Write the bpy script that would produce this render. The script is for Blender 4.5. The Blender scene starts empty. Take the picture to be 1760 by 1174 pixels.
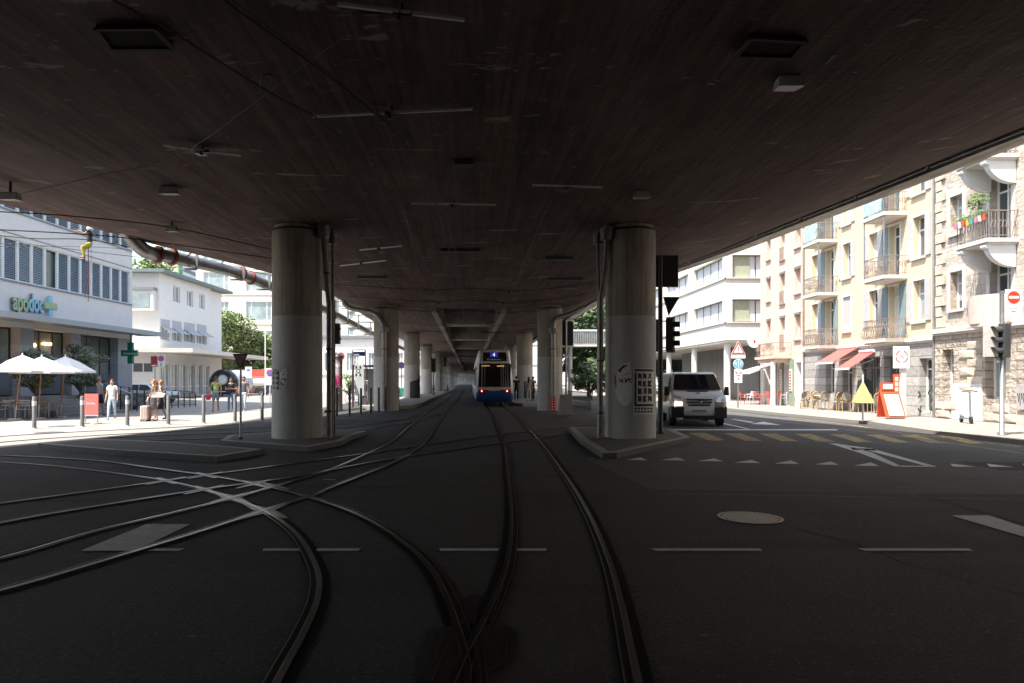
import bpy, math, random
from mathutils import Vector, Matrix
random.seed(7)
R = math.radians
scene = bpy.context.scene
COL = scene.collection
# ---------------------------------------------------------------- camera
F, CX, HY, CAMH = 1173.0, 806.0, 655.0, 1.6
cam = bpy.data.cameras.new('camera'); camo = bpy.data.objects.new('camera', cam); COL.objects.link(camo)
cam.sensor_width = 36.0; cam.lens = 36.0*F/1760.0
cam.shift_x = (880-CX)/1760.0; cam.shift_y = (HY-587)/1760.0
cam.clip_start = 0.05; cam.clip_end = 3000
camo.location = (0, 0, CAMH); camo.rotation_euler = (R(90), 0, 0)
scene.camera = camo
# ---------------------------------------------------------------- sky and sun
SUNV = Vector((-1.0, -0.8, 2.6)).normalized()      # towards the sun
w = bpy.data.worlds.new('World'); scene.world = w; w.use_nodes = True
nt = w.node_tree; bg = nt.nodes['Background']
sky = nt.nodes.new('ShaderNodeTexSky'); sky.sky_type = 'NISHITA'; sky.sun_disc = False
sky.sun_elevation = math.asin(SUNV.z); sky.sun_rotation = math.atan2(SUNV.x, SUNV.y)
sky.air_density = 1.3; sky.dust_density = 2.5; sky.ozone_density = 1.0
hs_ = nt.nodes.new('ShaderNodeHueSaturation'); hs_.inputs['Saturation'].default_value = 0.85
nt.links.new(sky.outputs[0], hs_.inputs['Color']); nt.links.new(hs_.outputs[0], bg.inputs[0]); bg.inputs[1].default_value = 0.105
sun = bpy.data.lights.new('sun', 'SUN'); suno = bpy.data.objects.new('sun', sun); COL.objects.link(suno)
sun.energy = 3.2; sun.angle = R(0.5); sun.color = (1.0, 0.94, 0.86)
suno.rotation_euler = SUNV.to_track_quat('Z', 'Y').to_euler()
suno.location = (-20, -16, 60)
scene.view_settings.view_transform = 'Standard'; scene.view_settings.look = 'None'
scene.view_settings.exposure = 1.95; scene.view_settings.gamma = 1.0
scene.cycles.max_bounces = 8; scene.cycles.diffuse_bounces = 5; scene.cycles.glossy_bounces = 3
scene.cycles.transmission_bounces = 4; scene.cycles.sample_clamp_indirect = 6.0
scene.cycles.use_denoising = True

def G(px, py, z=0.0):
    Y = (CAMH-z)*F/(py-HY); return Vector(((px-CX)/F*Y, Y, z))
def P(px, py, Y): return Vector(((px-CX)/F*Y, Y, CAMH-(py-HY)/F*Y))
def Zp(px, py, z):
    Y = (CAMH-z)*F/(py-HY); return Vector(((px-CX)/F*Y, Y, z))

# ---------------------------------------------------------------- materials
MATS = {}
def mk(name, col, rough=0.7, metal=0.0, var=0.12, scale=4.0, bump=0.0, bscale=None, col2=None, stretch=None, coat=0, spec=0.5, emit=None, trans=0.0, det=6):
    if name in MATS: return MATS[name]
    m = bpy.data.materials.new(name); m.use_nodes = True; MATS[name] = m
    t = m.node_tree; b = t.nodes['Principled BSDF']
    b.inputs['Roughness'].default_value = rough; b.inputs['Metallic'].default_value = metal
    b.inputs['Specular IOR Level'].default_value = spec
    if coat: b.inputs['Coat Weight'].default_value = coat; b.inputs['Coat Roughness'].default_value = 0.06
    if trans: b.inputs['Transmission Weight'].default_value = trans
    c = (*col, 1)
    if var > 0 or col2:
        tc = t.nodes.new('ShaderNodeTexCoord'); mp = t.nodes.new('ShaderNodeMapping')
        t.links.new(tc.outputs['Object'], mp.inputs[0])
        if stretch: mp.inputs['Scale'].default_value = stretch
        n = t.nodes.new('ShaderNodeTexNoise'); n.inputs['Scale'].default_value = scale; n.inputs['Detail'].default_value = det; n.inputs['Roughness'].default_value = 0.65
        t.links.new(mp.outputs[0], n.inputs[0])
        cr = t.nodes.new('ShaderNodeValToRGB')
        cr.color_ramp.elements[0].position = 0.32; cr.color_ramp.elements[1].position = 0.68
        a = [max(0, x*(1-var)) for x in col]; bb = list(col2) if col2 else [min(1, x*(1+var)) for x in col]
        cr.color_ramp.elements[0].color = (*a, 1); cr.color_ramp.elements[1].color = (*bb, 1)
        t.links.new(n.outputs[0], cr.inputs[0]); t.links.new(cr.outputs[0], b.inputs['Base Color'])
        if bump:
            n2 = t.nodes.new('ShaderNodeTexNoise'); n2.inputs['Scale'].default_value = bscale or scale*4; n2.inputs['Detail'].default_value = 4
            t.links.new(mp.outputs[0], n2.inputs[0])
            bp = t.nodes.new('ShaderNodeBump'); bp.inputs['Strength'].default_value = bump; bp.inputs['Distance'].default_value = 0.02
            t.links.new(n2.outputs[0], bp.inputs['Height']); t.links.new(bp.outputs[0], b.inputs['Normal'])
    else: b.inputs['Base Color'].default_value = c
    if emit:
        b.inputs['Emission Color'].default_value = (*emit[0], 1); b.inputs['Emission Strength'].default_value = emit[1]
    return m

def nodes(m): return m.node_tree, m.node_tree.nodes['Principled BSDF']
def mix_layer(m, fac_socket, col):
    """mix an extra colour over the base colour"""
    t, b = nodes(m); mx = t.nodes.new('ShaderNodeMix'); mx.data_type = 'RGBA'
    src = b.inputs['Base Color'].links[0].from_socket if b.inputs['Base Color'].links else None
    if src: t.links.new(src, mx.inputs[6])
    else: mx.inputs[6].default_value = b.inputs['Base Color'].default_value
    t.links.new(fac_socket, mx.inputs[0]); mx.inputs[7].default_value = (*col, 1)
    t.links.new(mx.outputs[2], b.inputs['Base Color']); return mx
def noise_fac(m, scale, lo, hi, stretch=(1, 1, 1), detail=5, rough=0.6, dist=0.0, loc=(0, 0, 0), coord='Object'):
    t, b = nodes(m); tc = t.nodes.new('ShaderNodeTexCoord'); mp = t.nodes.new('ShaderNodeMapping')
    t.links.new(tc.outputs[coord], mp.inputs[0]); mp.inputs['Scale'].default_value = stretch; mp.inputs['Location'].default_value = loc
    n = t.nodes.new('ShaderNodeTexNoise'); n.inputs['Scale'].default_value = scale; n.inputs['Detail'].default_value = detail
    n.inputs['Roughness'].default_value = rough; n.inputs['Distortion'].default_value = dist
    t.links.new(mp.outputs[0], n.inputs[0])
    r = t.nodes.new('ShaderNodeMapRange'); r.inputs['From Min'].default_value = lo; r.inputs['From Max'].default_value = hi
    t.links.new(n.outputs[0], r.inputs[0]); return r.outputs[0]
def voro_fac(m, scale, thr, stretch=(1, 1, 1)):
    t, b = nodes(m); tc = t.nodes.new('ShaderNodeTexCoord'); mp = t.nodes.new('ShaderNodeMapping')
    t.links.new(tc.outputs['Object'], mp.inputs[0]); mp.inputs['Scale'].default_value = stretch
    n = t.nodes.new('ShaderNodeTexVoronoi'); n.inputs['Scale'].default_value = scale
    t.links.new(mp.outputs[0], n.inputs[0])
    r = t.nodes.new('ShaderNodeMapRange'); r.inputs['From Min'].default_value = thr; r.inputs['From Max'].default_value = thr*0.6
    t.links.new(n.outputs['Distance'], r.inputs[0]); return r.outputs[0]
def mul(m, a, b_):
    t, _ = nodes(m); n = t.nodes.new('ShaderNodeMath'); n.operation = 'MULTIPLY'
    t.links.new(a, n.inputs[0])
    if isinstance(b_, (int, float)): n.inputs[1].default_value = b_
    else: t.links.new(b_, n.inputs[1])
    return n.outputs[0]
def wave_fac(m, scale, axis='X', lo=0.0, hi=1.0, profile='SIN', dist=0.0):
    t, b = nodes(m); tc = t.nodes.new('ShaderNodeTexCoord'); n = t.nodes.new('ShaderNodeTexWave')
    n.wave_type = 'BANDS'; n.bands_direction = axis; n.wave_profile = profile
    n.inputs['Scale'].default_value = scale; n.inputs['Distortion'].default_value = dist
    t.links.new(tc.outputs['Object'], n.inputs[0])
    r = t.nodes.new('ShaderNodeMapRange'); r.inputs['From Min'].default_value = lo; r.inputs['From Max'].default_value = hi
    t.links.new(n.outputs['Fac'], r.inputs[0]); return r.outputs[0]

# ---------------------------------------------------------------- mesh builder
def root_matrix(o):
    M = Matrix.Identity(4)
    while o is not None:
        M = Matrix.Translation(o.location) @ o.rotation_euler.to_matrix().to_4x4() @ M; o = o.parent
    return M
class MB:
    def __init__(s): s.v = []; s.f = []; s.sm = []
    def add(s, vs, fs, smooth=False):
        k = len(s.v); s.v += [Vector(p) for p in vs]
        for f in fs: s.f.append([i+k for i in f]); s.sm.append(smooth)
        return s
    def quad(s, a, b, c, d): return s.add([a, b, c, d], [(0, 1, 2, 3)])
    def poly(s, pts): return s.add(pts, [tuple(range(len(pts)))])
    def box(s, x0, y0, z0, x1, y1, z1):
        if x0 > x1: x0, x1 = x1, x0
        if y0 > y1: y0, y1 = y1, y0
        if z0 > z1: z0, z1 = z1, z0
        v = [(x0,y0,z0),(x1,y0,z0),(x1,y1,z0),(x0,y1,z0),(x0,y0,z1),(x1,y0,z1),(x1,y1,z1),(x0,y1,z1)]
        return s.add(v, [(0,3,2,1),(4,5,6,7),(0,1,5,4),(1,2,6,5),(2,3,7,6),(3,0,4,7)])
    def hexa(s, v):   # 8 corner points, bottom 4 then top 4
        return s.add(v, [(0,3,2,1),(4,5,6,7),(0,1,5,4),(1,2,6,5),(2,3,7,6),(3,0,4,7)])
    def bar(s, a, b, wx, wz, up=(0, 0, 1)):
        a = Vector(a); b = Vector(b); d = (b-a).normalized(); up = Vector(up)
        if abs(d.dot(up)) > 0.98: up = Vector((0, 1, 0))
        x = d.cross(up).normalized()*wx/2; z = x.cross(d).normalized()*wz/2
        return s.hexa([a-x-z, a+x-z, b+x-z, b-x-z, a-x+z, a+x+z, b+x+z, b-x+z])
    def cyl(s, a, b, r0, r1=None, n=12, caps=True):
        r1 = r0 if r1 is None else r1; a = Vector(a); b = Vector(b); d = (b-a).normalized()
        u = d.orthogonal().normalized(); w_ = d.cross(u); vs = []
        for p, r in ((a, r0), (b, r1)):
            for i in range(n):
                t = 2*math.pi*i/n; vs.append(p+u*math.cos(t)*r+w_*math.sin(t)*r)
        s.add(vs, [(i, (i+1) % n, n+(i+1) % n, n+i) for i in range(n)], True)
        if caps: s.add(vs[:n], [tuple(reversed(range(n)))]); s.add(vs[n:], [tuple(range(n))])
        return s
    def tube(s, pts, r, n=8, caps=True):
        pts = [Vector(p) for p in pts]; rr = r if isinstance(r, (list, tuple)) else [r]*len(pts)
        u = None; vs = []
        for i, p in enumerate(pts):
            d = ((pts[i+1]-p) if i == 0 else (p-pts[i-1]) if i == len(pts)-1 else (pts[i+1]-pts[i-1])).normalized()
            u = d.orthogonal().normalized() if u is None else (u-d*u.dot(d)).normalized()
            w_ = d.cross(u)
            for k in range(n):
                t = 2*math.pi*k/n; vs.append(p+u*math.cos(t)*rr[i]+w_*math.sin(t)*rr[i])
        fs = []
        for i in range(len(pts)-1):
            for k in range(n): fs.append((i*n+k, i*n+(k+1) % n, (i+1)*n+(k+1) % n, (i+1)*n+k))
        s.add(vs, fs, True)
        if caps: s.add(vs[:n], [tuple(reversed(range(n)))]); s.add(vs[-n:], [tuple(range(n))])
        return s
    def lathe(s, prof, c=(0, 0, 0), n=16, smooth=True):
        c = Vector(c); vs = []
        for r, z in prof:
            for k in range(n):
                t = 2*math.pi*k/n; vs.append(c+Vector((r*math.cos(t), r*math.sin(t), z)))
        fs = [(i*n+k, i*n+(k+1) % n, (i+1)*n+(k+1) % n, (i+1)*n+k) for i in range(len(prof)-1) for k in range(n)]
        s.add(vs, fs, smooth)
        s.add(vs[:n], [tuple(reversed(range(n)))]); s.add(vs[-n:], [tuple(range(n))])
        return s
    def prism(s, poly, z0, z1):
        n = len(poly); a = sum(poly[i][0]*poly[(i+1) % n][1]-poly[(i+1) % n][0]*poly[i][1] for i in range(n))
        if a < 0: poly = list(reversed(poly))
        vs = [(p[0], p[1], z0) for p in poly]+[(p[0], p[1], z1) for p in poly]
        return s.add(vs, [tuple(reversed(range(n))), tuple(range(n, 2*n))]+[(i, (i+1) % n, n+(i+1) % n, n+i) for i in range(n)])
    def ball(s, c, rx, ry=None, rz=None, n=10, m=7):
        ry = ry or rx; rz = rz or rx; c = Vector(c); vs = []
        for j in range(1, m):
            ph = math.pi*j/m
            for k in range(n):
                t = 2*math.pi*k/n; vs.append(c+Vector((rx*math.sin(ph)*math.cos(t), ry*math.sin(ph)*math.sin(t), rz*math.cos(ph))))
        vs += [c+Vector((0, 0, rz)), c-Vector((0, 0, rz))]; q = (m-1)*n
        fs = [(j*n+k, (j+1)*n+k, (j+1)*n+(k+1) % n, j*n+(k+1) % n) for j in range(m-2) for k in range(n)]
        fs += [(q, k, (k+1) % n) for k in range(n)]+[(q+1, (m-2)*n+(k+1) % n, (m-2)*n+k) for k in range(n)]
        return s.add(vs, fs, True)
    def xf(s, M): s.v = [M @ p for p in s.v]; return s
    def build(s, name, mat, parent=None, world=False, bevel=0.0):
        me = bpy.data.meshes.new(name); vs = s.v
        if parent is not None and world:
            Mi = root_matrix(parent).inverted(); vs = [Mi @ p for p in vs]
        me.from_pydata([tuple(p) for p in vs], [], s.f)
        me.polygons.foreach_set('use_smooth', s.sm); me.update()
        o = bpy.data.objects.new(name, me); COL.objects.link(o); o.parent = parent
        if mat: me.materials.append(mat)
        if bevel:
            b = o.modifiers.new('bevel', 'BEVEL'); b.width = bevel; b.segments = 2; b.limit_method = 'ANGLE'; b.angle_limit = R(40)
        return o
def tag(o, label=None, cat=None, group=None, kind=None):
    if label: o['label'] = label
    if cat: o['category'] = cat
    if group: o['group'] = group
    if kind: o['kind'] = kind
    return o
def thing(name, label, cat, loc=(0, 0, 0), rz=0.0, group=None):
    o = bpy.data.objects.new(name, None); COL.objects.link(o); o.location = loc; o.rotation_euler = (0, 0, rz)
    o.empty_display_size = 0.2
    return tag(o, label, cat, group)
def copy_tree(o, loc=None, rz=None, label=None, parent=None):
    c = o.copy(); COL.objects.link(c); c.parent = parent
    if loc is not None: c.location = loc
    if rz is not None: c.rotation_euler = (0, 0, rz)
    if label: c['label'] = label
    for ch in list(o.children): copy_tree(ch, parent=c)
    return c
def text(txt, mat, parent, M, size=1.0, name='lettering', ext=0.004, bold=0.0, align='CENTER', sx=1.0):
    cu = bpy.data.curves.new('lettering', 'FONT'); cu.body = txt; cu.size = size; cu.extrude = ext; cu.offset = bold
    cu.align_x = align; cu.align_y = 'CENTER'; cu.resolution_u = 3
    o = bpy.data.objects.new('tmp', cu); COL.objects.link(o)
    dg = bpy.context.evaluated_depsgraph_get(); dg.update()
    me = bpy.data.meshes.new_from_object(o.evaluated_get(dg)); bpy.data.objects.remove(o)
    me.transform(Matrix.Diagonal((sx, 1, 1, 1)))
    if parent is not None: M = root_matrix(parent).inverted() @ M
    me.transform(M); me.materials.clear(); me.materials.append(mat)
    q = bpy.data.objects.new(name, me); COL.objects.link(q); q.parent = parent; return q
def face_cam(p, rz=0.0):   # text standing upright, readable from -Y (camera side)
    return Matrix.Translation(p) @ Matrix.Rotation(rz, 4, 'Z') @ Matrix.Rotation(R(90), 4, 'X')
def face_px(p): return face_cam(p, R(90))     # readable from +X (on a wall whose outside is +X)
def face_nx(p): return face_cam(p, R(-90))    # readable from -X

# common materials
STEEL = mk('galvanised_steel', (0.42, 0.43, 0.44), 0.42, 0.9, 0.15, 12)
DKMETAL = mk('dark_paint_metal', (0.035, 0.037, 0.04), 0.45, 0.3, 0.25, 8)
GREYMETAL = mk('grey_paint_metal', (0.22, 0.225, 0.23), 0.5, 0.4, 0.2, 8)
WHITE = mk('white_paint', (0.72, 0.72, 0.70), 0.45, 0, 0.04, 3)
BLACK = mk('black_plastic', (0.015, 0.015, 0.017), 0.5, 0, 0.2, 8)
RUBBER = mk('rubber', (0.02, 0.02, 0.021), 0.85, 0, 0.2, 20)
RED = mk('signal_red', (0.62, 0.03, 0.02), 0.5, 0, 0.08, 3)
GLASS = mk('window_glass', (0.06, 0.075, 0.08), 0.06, 0.0, 0.3, 0.6, spec=0.9)
PALEGLASS = mk('pale_window_glass', (0.25, 0.3, 0.31), 0.08, 0.0, 0.25, 0.9, spec=0.9)
WIRE = mk('wire', (0.02, 0.02, 0.02), 0.6, 0.2, 0.0)
MARK = mk('road_paint', (0.62, 0.64, 0.64), 0.75, 0, 0.18, 9, bump=0.3)
YELLOWP = mk('yellow_road_paint', (0.40, 0.29, 0.11), 0.75, 0, 0.2, 9)
mix_layer(YELLOWP, noise_fac(YELLOWP, 5, 0.42, 0.6, detail=8), (0.16, 0.13, 0.08))

# asphalt
ASPH = mk('asphalt', (0.048, 0.0485, 0.050), 0.84, 0, 0.5, 34, bump=0.6, bscale=110, spec=0.3, det=8, col2=(0.1, 0.1, 0.1))
mix_layer(ASPH, mul(ASPH, noise_fac(ASPH, 0.3, 0.48, 0.66, (1, 1, 1), 6), 0.6), (0.024, 0.0235, 0.023))
mix_layer(ASPH, mul(ASPH, noise_fac(ASPH, 1.1, 0.5, 0.62, (1, 0.16, 1), 5, loc=(3, 9, 0)), 0.5), (0.07, 0.069, 0.066))
mix_layer(ASPH, mul(ASPH, noise_fac(ASPH, 1.0, 0.52, 0.66, (0.14, 1, 1), 5, loc=(13, 4, 0)), 0.5), (0.022, 0.0215, 0.021))
mix_layer(ASPH, mul(ASPH, voro_fac(ASPH, 22, 0.2), 0.75), (0.19, 0.185, 0.175))
mix_layer(ASPH, mul(ASPH, voro_fac(ASPH, 0.9, 0.035, (1, 2.4, 1)), 0.8), (0.2, 0.195, 0.18))
PAVE = mk('pavement_asphalt', (0.25, 0.235, 0.215), 0.85, 0, 0.15, 40, bump=0.3, bscale=120, det=4)
mix_layer(PAVE, mul(PAVE, noise_fac(PAVE, 0.6, 0.5, 0.7, (1, 0.3, 1)), 0.5), (0.18, 0.17, 0.16))
KERB = mk('granite_kerb', (0.3, 0.295, 0.28), 0.75, 0, 0.3, 30, bump=0.4)
COBBLE = mk('island_setts', (0.11, 0.108, 0.1), 0.85, 0, 0.3, 20, bump=0.5)
_t, _b = nodes(COBBLE); _v = _t.nodes.new('ShaderNodeTexVoronoi'); _v.inputs['Scale'].default_value = 9; _v.feature = 'DISTANCE_TO_EDGE'
_tc = _t.nodes.new('ShaderNodeTexCoord'); _t.links.new(_tc.outputs['Object'], _v.inputs[0])
_bp = _t.nodes.new('ShaderNodeBump'); _bp.inputs['Strength'].default_value = 0.8; _bp.inputs['Distance'].default_value = 0.03
_t.links.new(_v.outputs['Distance'], _bp.inputs['Height']); _t.links.new(_bp.outputs[0], _b.inputs['Normal'])

# ---------------------------------------------------------------- ground, road, pavements
tag(MB().quad((-600, -200, 0), (600, -200, 0), (600, 1500, 0), (-600, 1500, 0)).build('road', ASPH), kind='structure')
# light from the right opening painted into a paler asphalt sheet beyond the seam
ASPH2 = ASPH.copy(); ASPH2.name = 'asphalt_painted_light'
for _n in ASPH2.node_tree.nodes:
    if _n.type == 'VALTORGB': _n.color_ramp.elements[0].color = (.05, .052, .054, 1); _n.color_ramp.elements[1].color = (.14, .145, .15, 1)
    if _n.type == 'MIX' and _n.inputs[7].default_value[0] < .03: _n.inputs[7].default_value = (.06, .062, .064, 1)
tag(MB().poly([(x, y, .0022) for x, y in ((2.7, 10.1), (7.5, 9.55), (13.75, 9.3), (13.8, 40), (13.8, 60), (8.4, 60), (8.2, 24), (6.2, 20), (3.2, 16.8), (2.4, 14.0))]).build('painted_light_road', ASPH2), kind='structure')
# pale tram square on the left
pl = [(-9.6, 21.5), (-9.0, 27), (-8.8, 34), (-8.9, 110), (-120, 110), (-120, 10), (-12.2, 10), (-11.3, 16)]
tag(MB().poly([(x, y, 0.004) for x, y in pl]).build('plaza', PAVE), kind='structure')
# raised pavements: prism with kerb part
def pavement(name, poly, h, mat=PAVE, kerbw=0.18):
    o = tag(MB().prism(poly, -0.05, h-0.004).build(name, mat), kind='structure')
    n = len(poly); k = MB()
    area = sum(poly[i][0]*poly[(i+1) % n][1]-poly[(i+1) % n][0]*poly[i][1] for i in range(n))
    if area < 0: poly = list(reversed(poly))
    inner = []
    for i in range(n):
        a, b, c = Vector(poly[i-1]), Vector(poly[i]), Vector(poly[(i+1) % n])
        d1 = (b-a).normalized(); d2 = (c-b).normalized(); n1 = Vector((-d1.y, d1.x)); n2 = Vector((-d2.y, d2.x))
        bis = (n1+n2); bis = bis/max(0.25, bis.dot(n1)); inner.append(b+bis*kerbw)
    for i in range(n):
        a, b = Vector(poly[i]), Vector(poly[(i+1) % n]); ia, ib = inner[i], inner[(i+1) % n]
        L = (b-a).length; m = max(1, int(L/1.1)) if L < 80 else 1
        for q in range(m):
            g = 0.006/max(L/m, .05); t0, t1 = q/m+g, (q+1)/m-g
            pa, pb, qa, qb = a.lerp(b, t0), a.lerp(b, t1), ia.lerp(ib, t0), ia.lerp(ib, t1)
            e = (Vector((-(b-a).y, (b-a).x)).normalized())*0.003
            k.hexa([(pa-e).to_3d()+Vector((0,0,-.04)), (pb-e).to_3d()+Vector((0,0,-.04)), qb.to_3d()+Vector((0,0,-.04)), qa.to_3d()+Vector((0,0,-.04)),
                    (pa-e*-4).to_3d()+Vector((0,0,h)), (pb-e*-4).to_3d()+Vector((0,0,h)), qb.to_3d()+Vector((0,0,h)), qa.to_3d()+Vector((0,0,h))])
    k.build('kerb', KERB, o)
    return o
# right pavement
rp = [(13.6, -10), (13.9, 14), (13.9, 20.2), (14.7, 25), (14.6, 30), (14.2, 38), (14.1, 48), (14.4, 62), (15, 110), (40, 110), (40, -10)]
SIDE = mk('pale_pavement', (0.235, 0.215, 0.195), 0.85, 0, 0.12, 12, bump=0.2, bscale=60)
pavement('pavement', rp, 0.12, SIDE)
# traffic islands
isl1 = [G(65, 771)[:2], G(160, 762)[:2], G(300, 768)[:2], G(452, 781)[:2], G(372, 795)[:2], G(200, 783)[:2]]
pavement('traffic_island', [tuple(p) for p in isl1], 0.12, COBBLE, 0.16)
isl2 = [G(378, 765)[:2], G(530, 777)[:2], G(588, 766)[:2], G(603, 757)[:2], (-3.05, 20.3), (-5.0, 20.8), (-6.6, 18.7)]
pavement('traffic_island', [tuple(p) for p in isl2], 0.12, COBBLE, 0.18)
isl3 = [G(996, 762)[:2], G(1036, 789)[:2], G(1060, 788)[:2], G(1188, 759)[:2], (6.3, 21.2), (3.2, 22.0)]
pavement('traffic_island', [tuple(p) for p in isl3], 0.12, COBBLE, 0.2)
# platforms under the viaduct
pavement('tram_platform', [(-3.3, 40), (-3.05, 44), (-3.05, 150), (-8.2, 150), (-8.2, 60), (-7.0, 44), (-6.0, 38.2), (-4.5, 37.4)], 0.2, PAVE, 0.25)
pavement('tram_platform', [(2.95, 44), (2.95, 150), (8.0, 150), (8.0, 46), (3.4, 43)], 0.2, PAVE, 0.25)

# road paint
def flat(name, polys, mat, z=0.008, **kw):
    b = MB()
    for p in polys: b.poly([(q[0], q[1], z) for q in p])
    return tag(b.build(name, mat), kind='structure')
def gp(pts): return [G(*p)[:2] for p in pts]
dash = []
for x0, x1 in ((236, 313), (455, 521), (547, 617), (758, 855), (889, 937), (1123, 1305), (1480, 1664)):
    a, b = G(x0, 945), G(x1, 945); wd = 0.1
    ym = 6.45
    dash.append([(a.x, ym-wd/2+.0), (b.x, ym-wd/2), (b.x+0.02, ym+wd/2), (a.x-0.02, ym+wd/2)])
flat('lane_marking', dash, MARK)
flat('stop_bar', [gp([(138, 948), (232, 948), (327, 902), (252, 902)]), gp([(1634, 887), (1700, 887), (1790, 917), (1790, 933)])], MARK)
tri = []
for x0, x1, y0, y1 in ((1076, 1113, 787, 791), (1136, 1178, 787, 791.5), (1199, 1243, 788.5, 793), (1262, 1307, 791, 796), (1331, 1374, 792, 797.5), (1400, 1442, 794, 799), (1468, 1511, 795.5, 801)):
    tri.append(gp([(x0, y1), (x1, y1+0.6), ((x0+x1)/2+7, y0)]))
for x0, x1, y0, y1 in ((1633, 1677, 797.5, 803), (1696, 1742, 797.5, 803.5), (1757, 1800, 797.5, 804)):
    tri.append(gp([(x0, y0), (x1, y1), (x0+5, y1-.5)]))
flat('give_way_teeth', tri, MARK)
flat('arrow_marking', [gp([(1424, 762), (1440, 763), (1500, 779), (1549, 802), (1537, 802), (1480, 780)]),
      gp([(1440, 763.5), (1500, 772), (1611, 803), (1597, 803), (1496, 776)]), gp([(1545, 801), (1600, 801.4), (1602, 803), (1549, 803)]),
      gp([(1462, 770), (1508, 773), (1506, 775), (1465, 773.5)]),
      gp([(1290, 729), (1312, 725), (1343, 731)]), gp([(1256, 720.6), (1262, 720.6), (1298, 726), (1290, 727)]),
      gp([(1240, 728), (1246, 728), (1290, 737.6), (1282, 737.6)]),
      gp([(1120, 738), (1438, 738), (1440, 740), (1118, 740)])], MARK)
zeb = []
for k in range(9):
    xa = 1183+k*60.5
    ya, yb = 744.5+k*0.55, 757.5+k*0.75
    wdt = 30-k*0.4
    sh = 34+k*3.2
    zeb.append(gp([(xa, ya), (xa+wdt, ya), (xa+wdt+sh, yb), (xa+sh, yb)]))
zeb = [z for z in zeb if z[0][0] < 14]
flat('crossing_stripes', zeb, YELLOWP)
def strip(pts, wd, z):
    """flat ribbon following a list of ground points"""
    b = MB(); n = len(pts); L = []; Rr = []
    for i, p in enumerate(pts):
        d = (pts[min(i+1, n-1)]-pts[max(i-1, 0)]).normalized(); nn = Vector((-d.y, d.x, 0))
        L.append(p+nn*wd/2+Vector((0, 0, z-p.z))); Rr.append(p-nn*wd/2+Vector((0, 0, z-p.z)))
    b.add(L+Rr, [(i, i+1, n+i+1, n+i)[::-1] for i in range(n-1)]); return b
flat('edge_line', [], YELLOWP) if False else None
yl = [Vector((13.35, 16.5, 0)), Vector((13.3, 21, 0)), Vector((13.9, 25, 0)), Vector((14.0, 30, 0))]
tag(strip(yl, 0.1, 0.008).build('yellow_kerb_line', YELLOWP), kind='structure')
yl = [Vector((8.6, 27.6, 0)), Vector((11.3, 27.3, 0)), Vector((12.0, 24.5, 0)), Vector((12.7, 22, 0)), Vector((12.9, 19, 0)), Vector((12.4, 16, 0))]
tag(strip([Vector((12.0,29,0)), Vector((12.4,25,0)), Vector((12.5,20,0)), Vector((12.2,15,0))], 0.09, 0.008).build('cycle_lane_line', YELLOWP), kind='structure')
crk = [G(x, y+random.uniform(-.4, .4)) for x, y in ((1150, 849), (1250, 851), (1340, 852), (1440, 854), (1520, 856), (1600, 856.5), (1700, 858), (1790, 860))]
tag(strip(crk, 0.018, 0.006).build('asphalt_seam', mk('seam_sand', (0.3, 0.28, 0.25), 0.9)), kind='structure')

rc_ = random.Random(5); SEALM = mk('crack_sealant', (0.012, 0.012, 0.012), 0.9, spec=.1)
for (x0, y0, x1, y1, n_) in ((4.3, 3.9, 3.6, 7.5, 14), (8.5, 5.2, 13, 5.6, 14), (5.2, 10, 12, 12.5, 16), (-8, 8.2, -5, 9.3, 10)):
    pts_ = [Vector((x0+(x1-x0)*i/n_+rc_.uniform(-.09, .09), y0+(y1-y0)*i/n_+rc_.uniform(-.09, .09), 0)) for i in range(n_+1)]
    tag(strip(pts_, 0.014, 0.0042).build('crack', SEALM), kind='structure')
PATCHM = mk('asphalt_repair', (0.022, 0.0215, 0.021), 0.8, 0, 0.5, 45, bump=.5, bscale=140, spec=.25, det=8)
flat('road_patch', [[(6.2, 7.6), (8.6, 7.5), (8.7, 9.6), (6.3, 9.7)], [(9.5, 12.2), (12.6, 12.1), (12.7, 13.4), (9.6, 13.5)]], PATCHM, 0.0036)
# ---------------------------------------------------------------- tram tracks
def cr(pts, seg=8):
    P_ = [pts[0]*2-pts[1]]+pts+[pts[-1]*2-pts[-2]]; out = []
    for i in range(1, len(P_)-2):
        a, b, c, d = P_[i-1:i+3]
        for k in range(seg):
            t = k/seg; out.append(0.5*((2*b)+(c-a)*t+(2*a-5*b+4*c-d)*t*t+(3*b-a-3*c+d)*t**3))
    out.append(pts[-1]); return out
RAIL = mk('polished_rail', (0.12, 0.113, 0.108), 0.32, 0.95, 0.2, 20)
EDGE = mk('bright_running_edge', (0.6, 0.59, 0.57), 0.22, 1.0, 0.0)
LIP = mk('worn_rail_lip', (0.13, 0.125, 0.12), 0.35, 0.85, 0.25, 20)
GROOVE = mk('rail_groove', (0.005, 0.005, 0.005), 0.95, 0, 0.0)
BITU = mk('bitumen_joint', (0.013, 0.0125, 0.0125), 0.9, 0, 0.3, 30, spec=0.1)
def offset(pts, d):
    n = len(pts); o = []
    for i, p in enumerate(pts):
        t = (pts[min(i+1, n-1)]-pts[max(i-1, 0)]).normalized(); o.append(p+Vector((-t.y, t.x, 0))*d)
    return o
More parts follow.
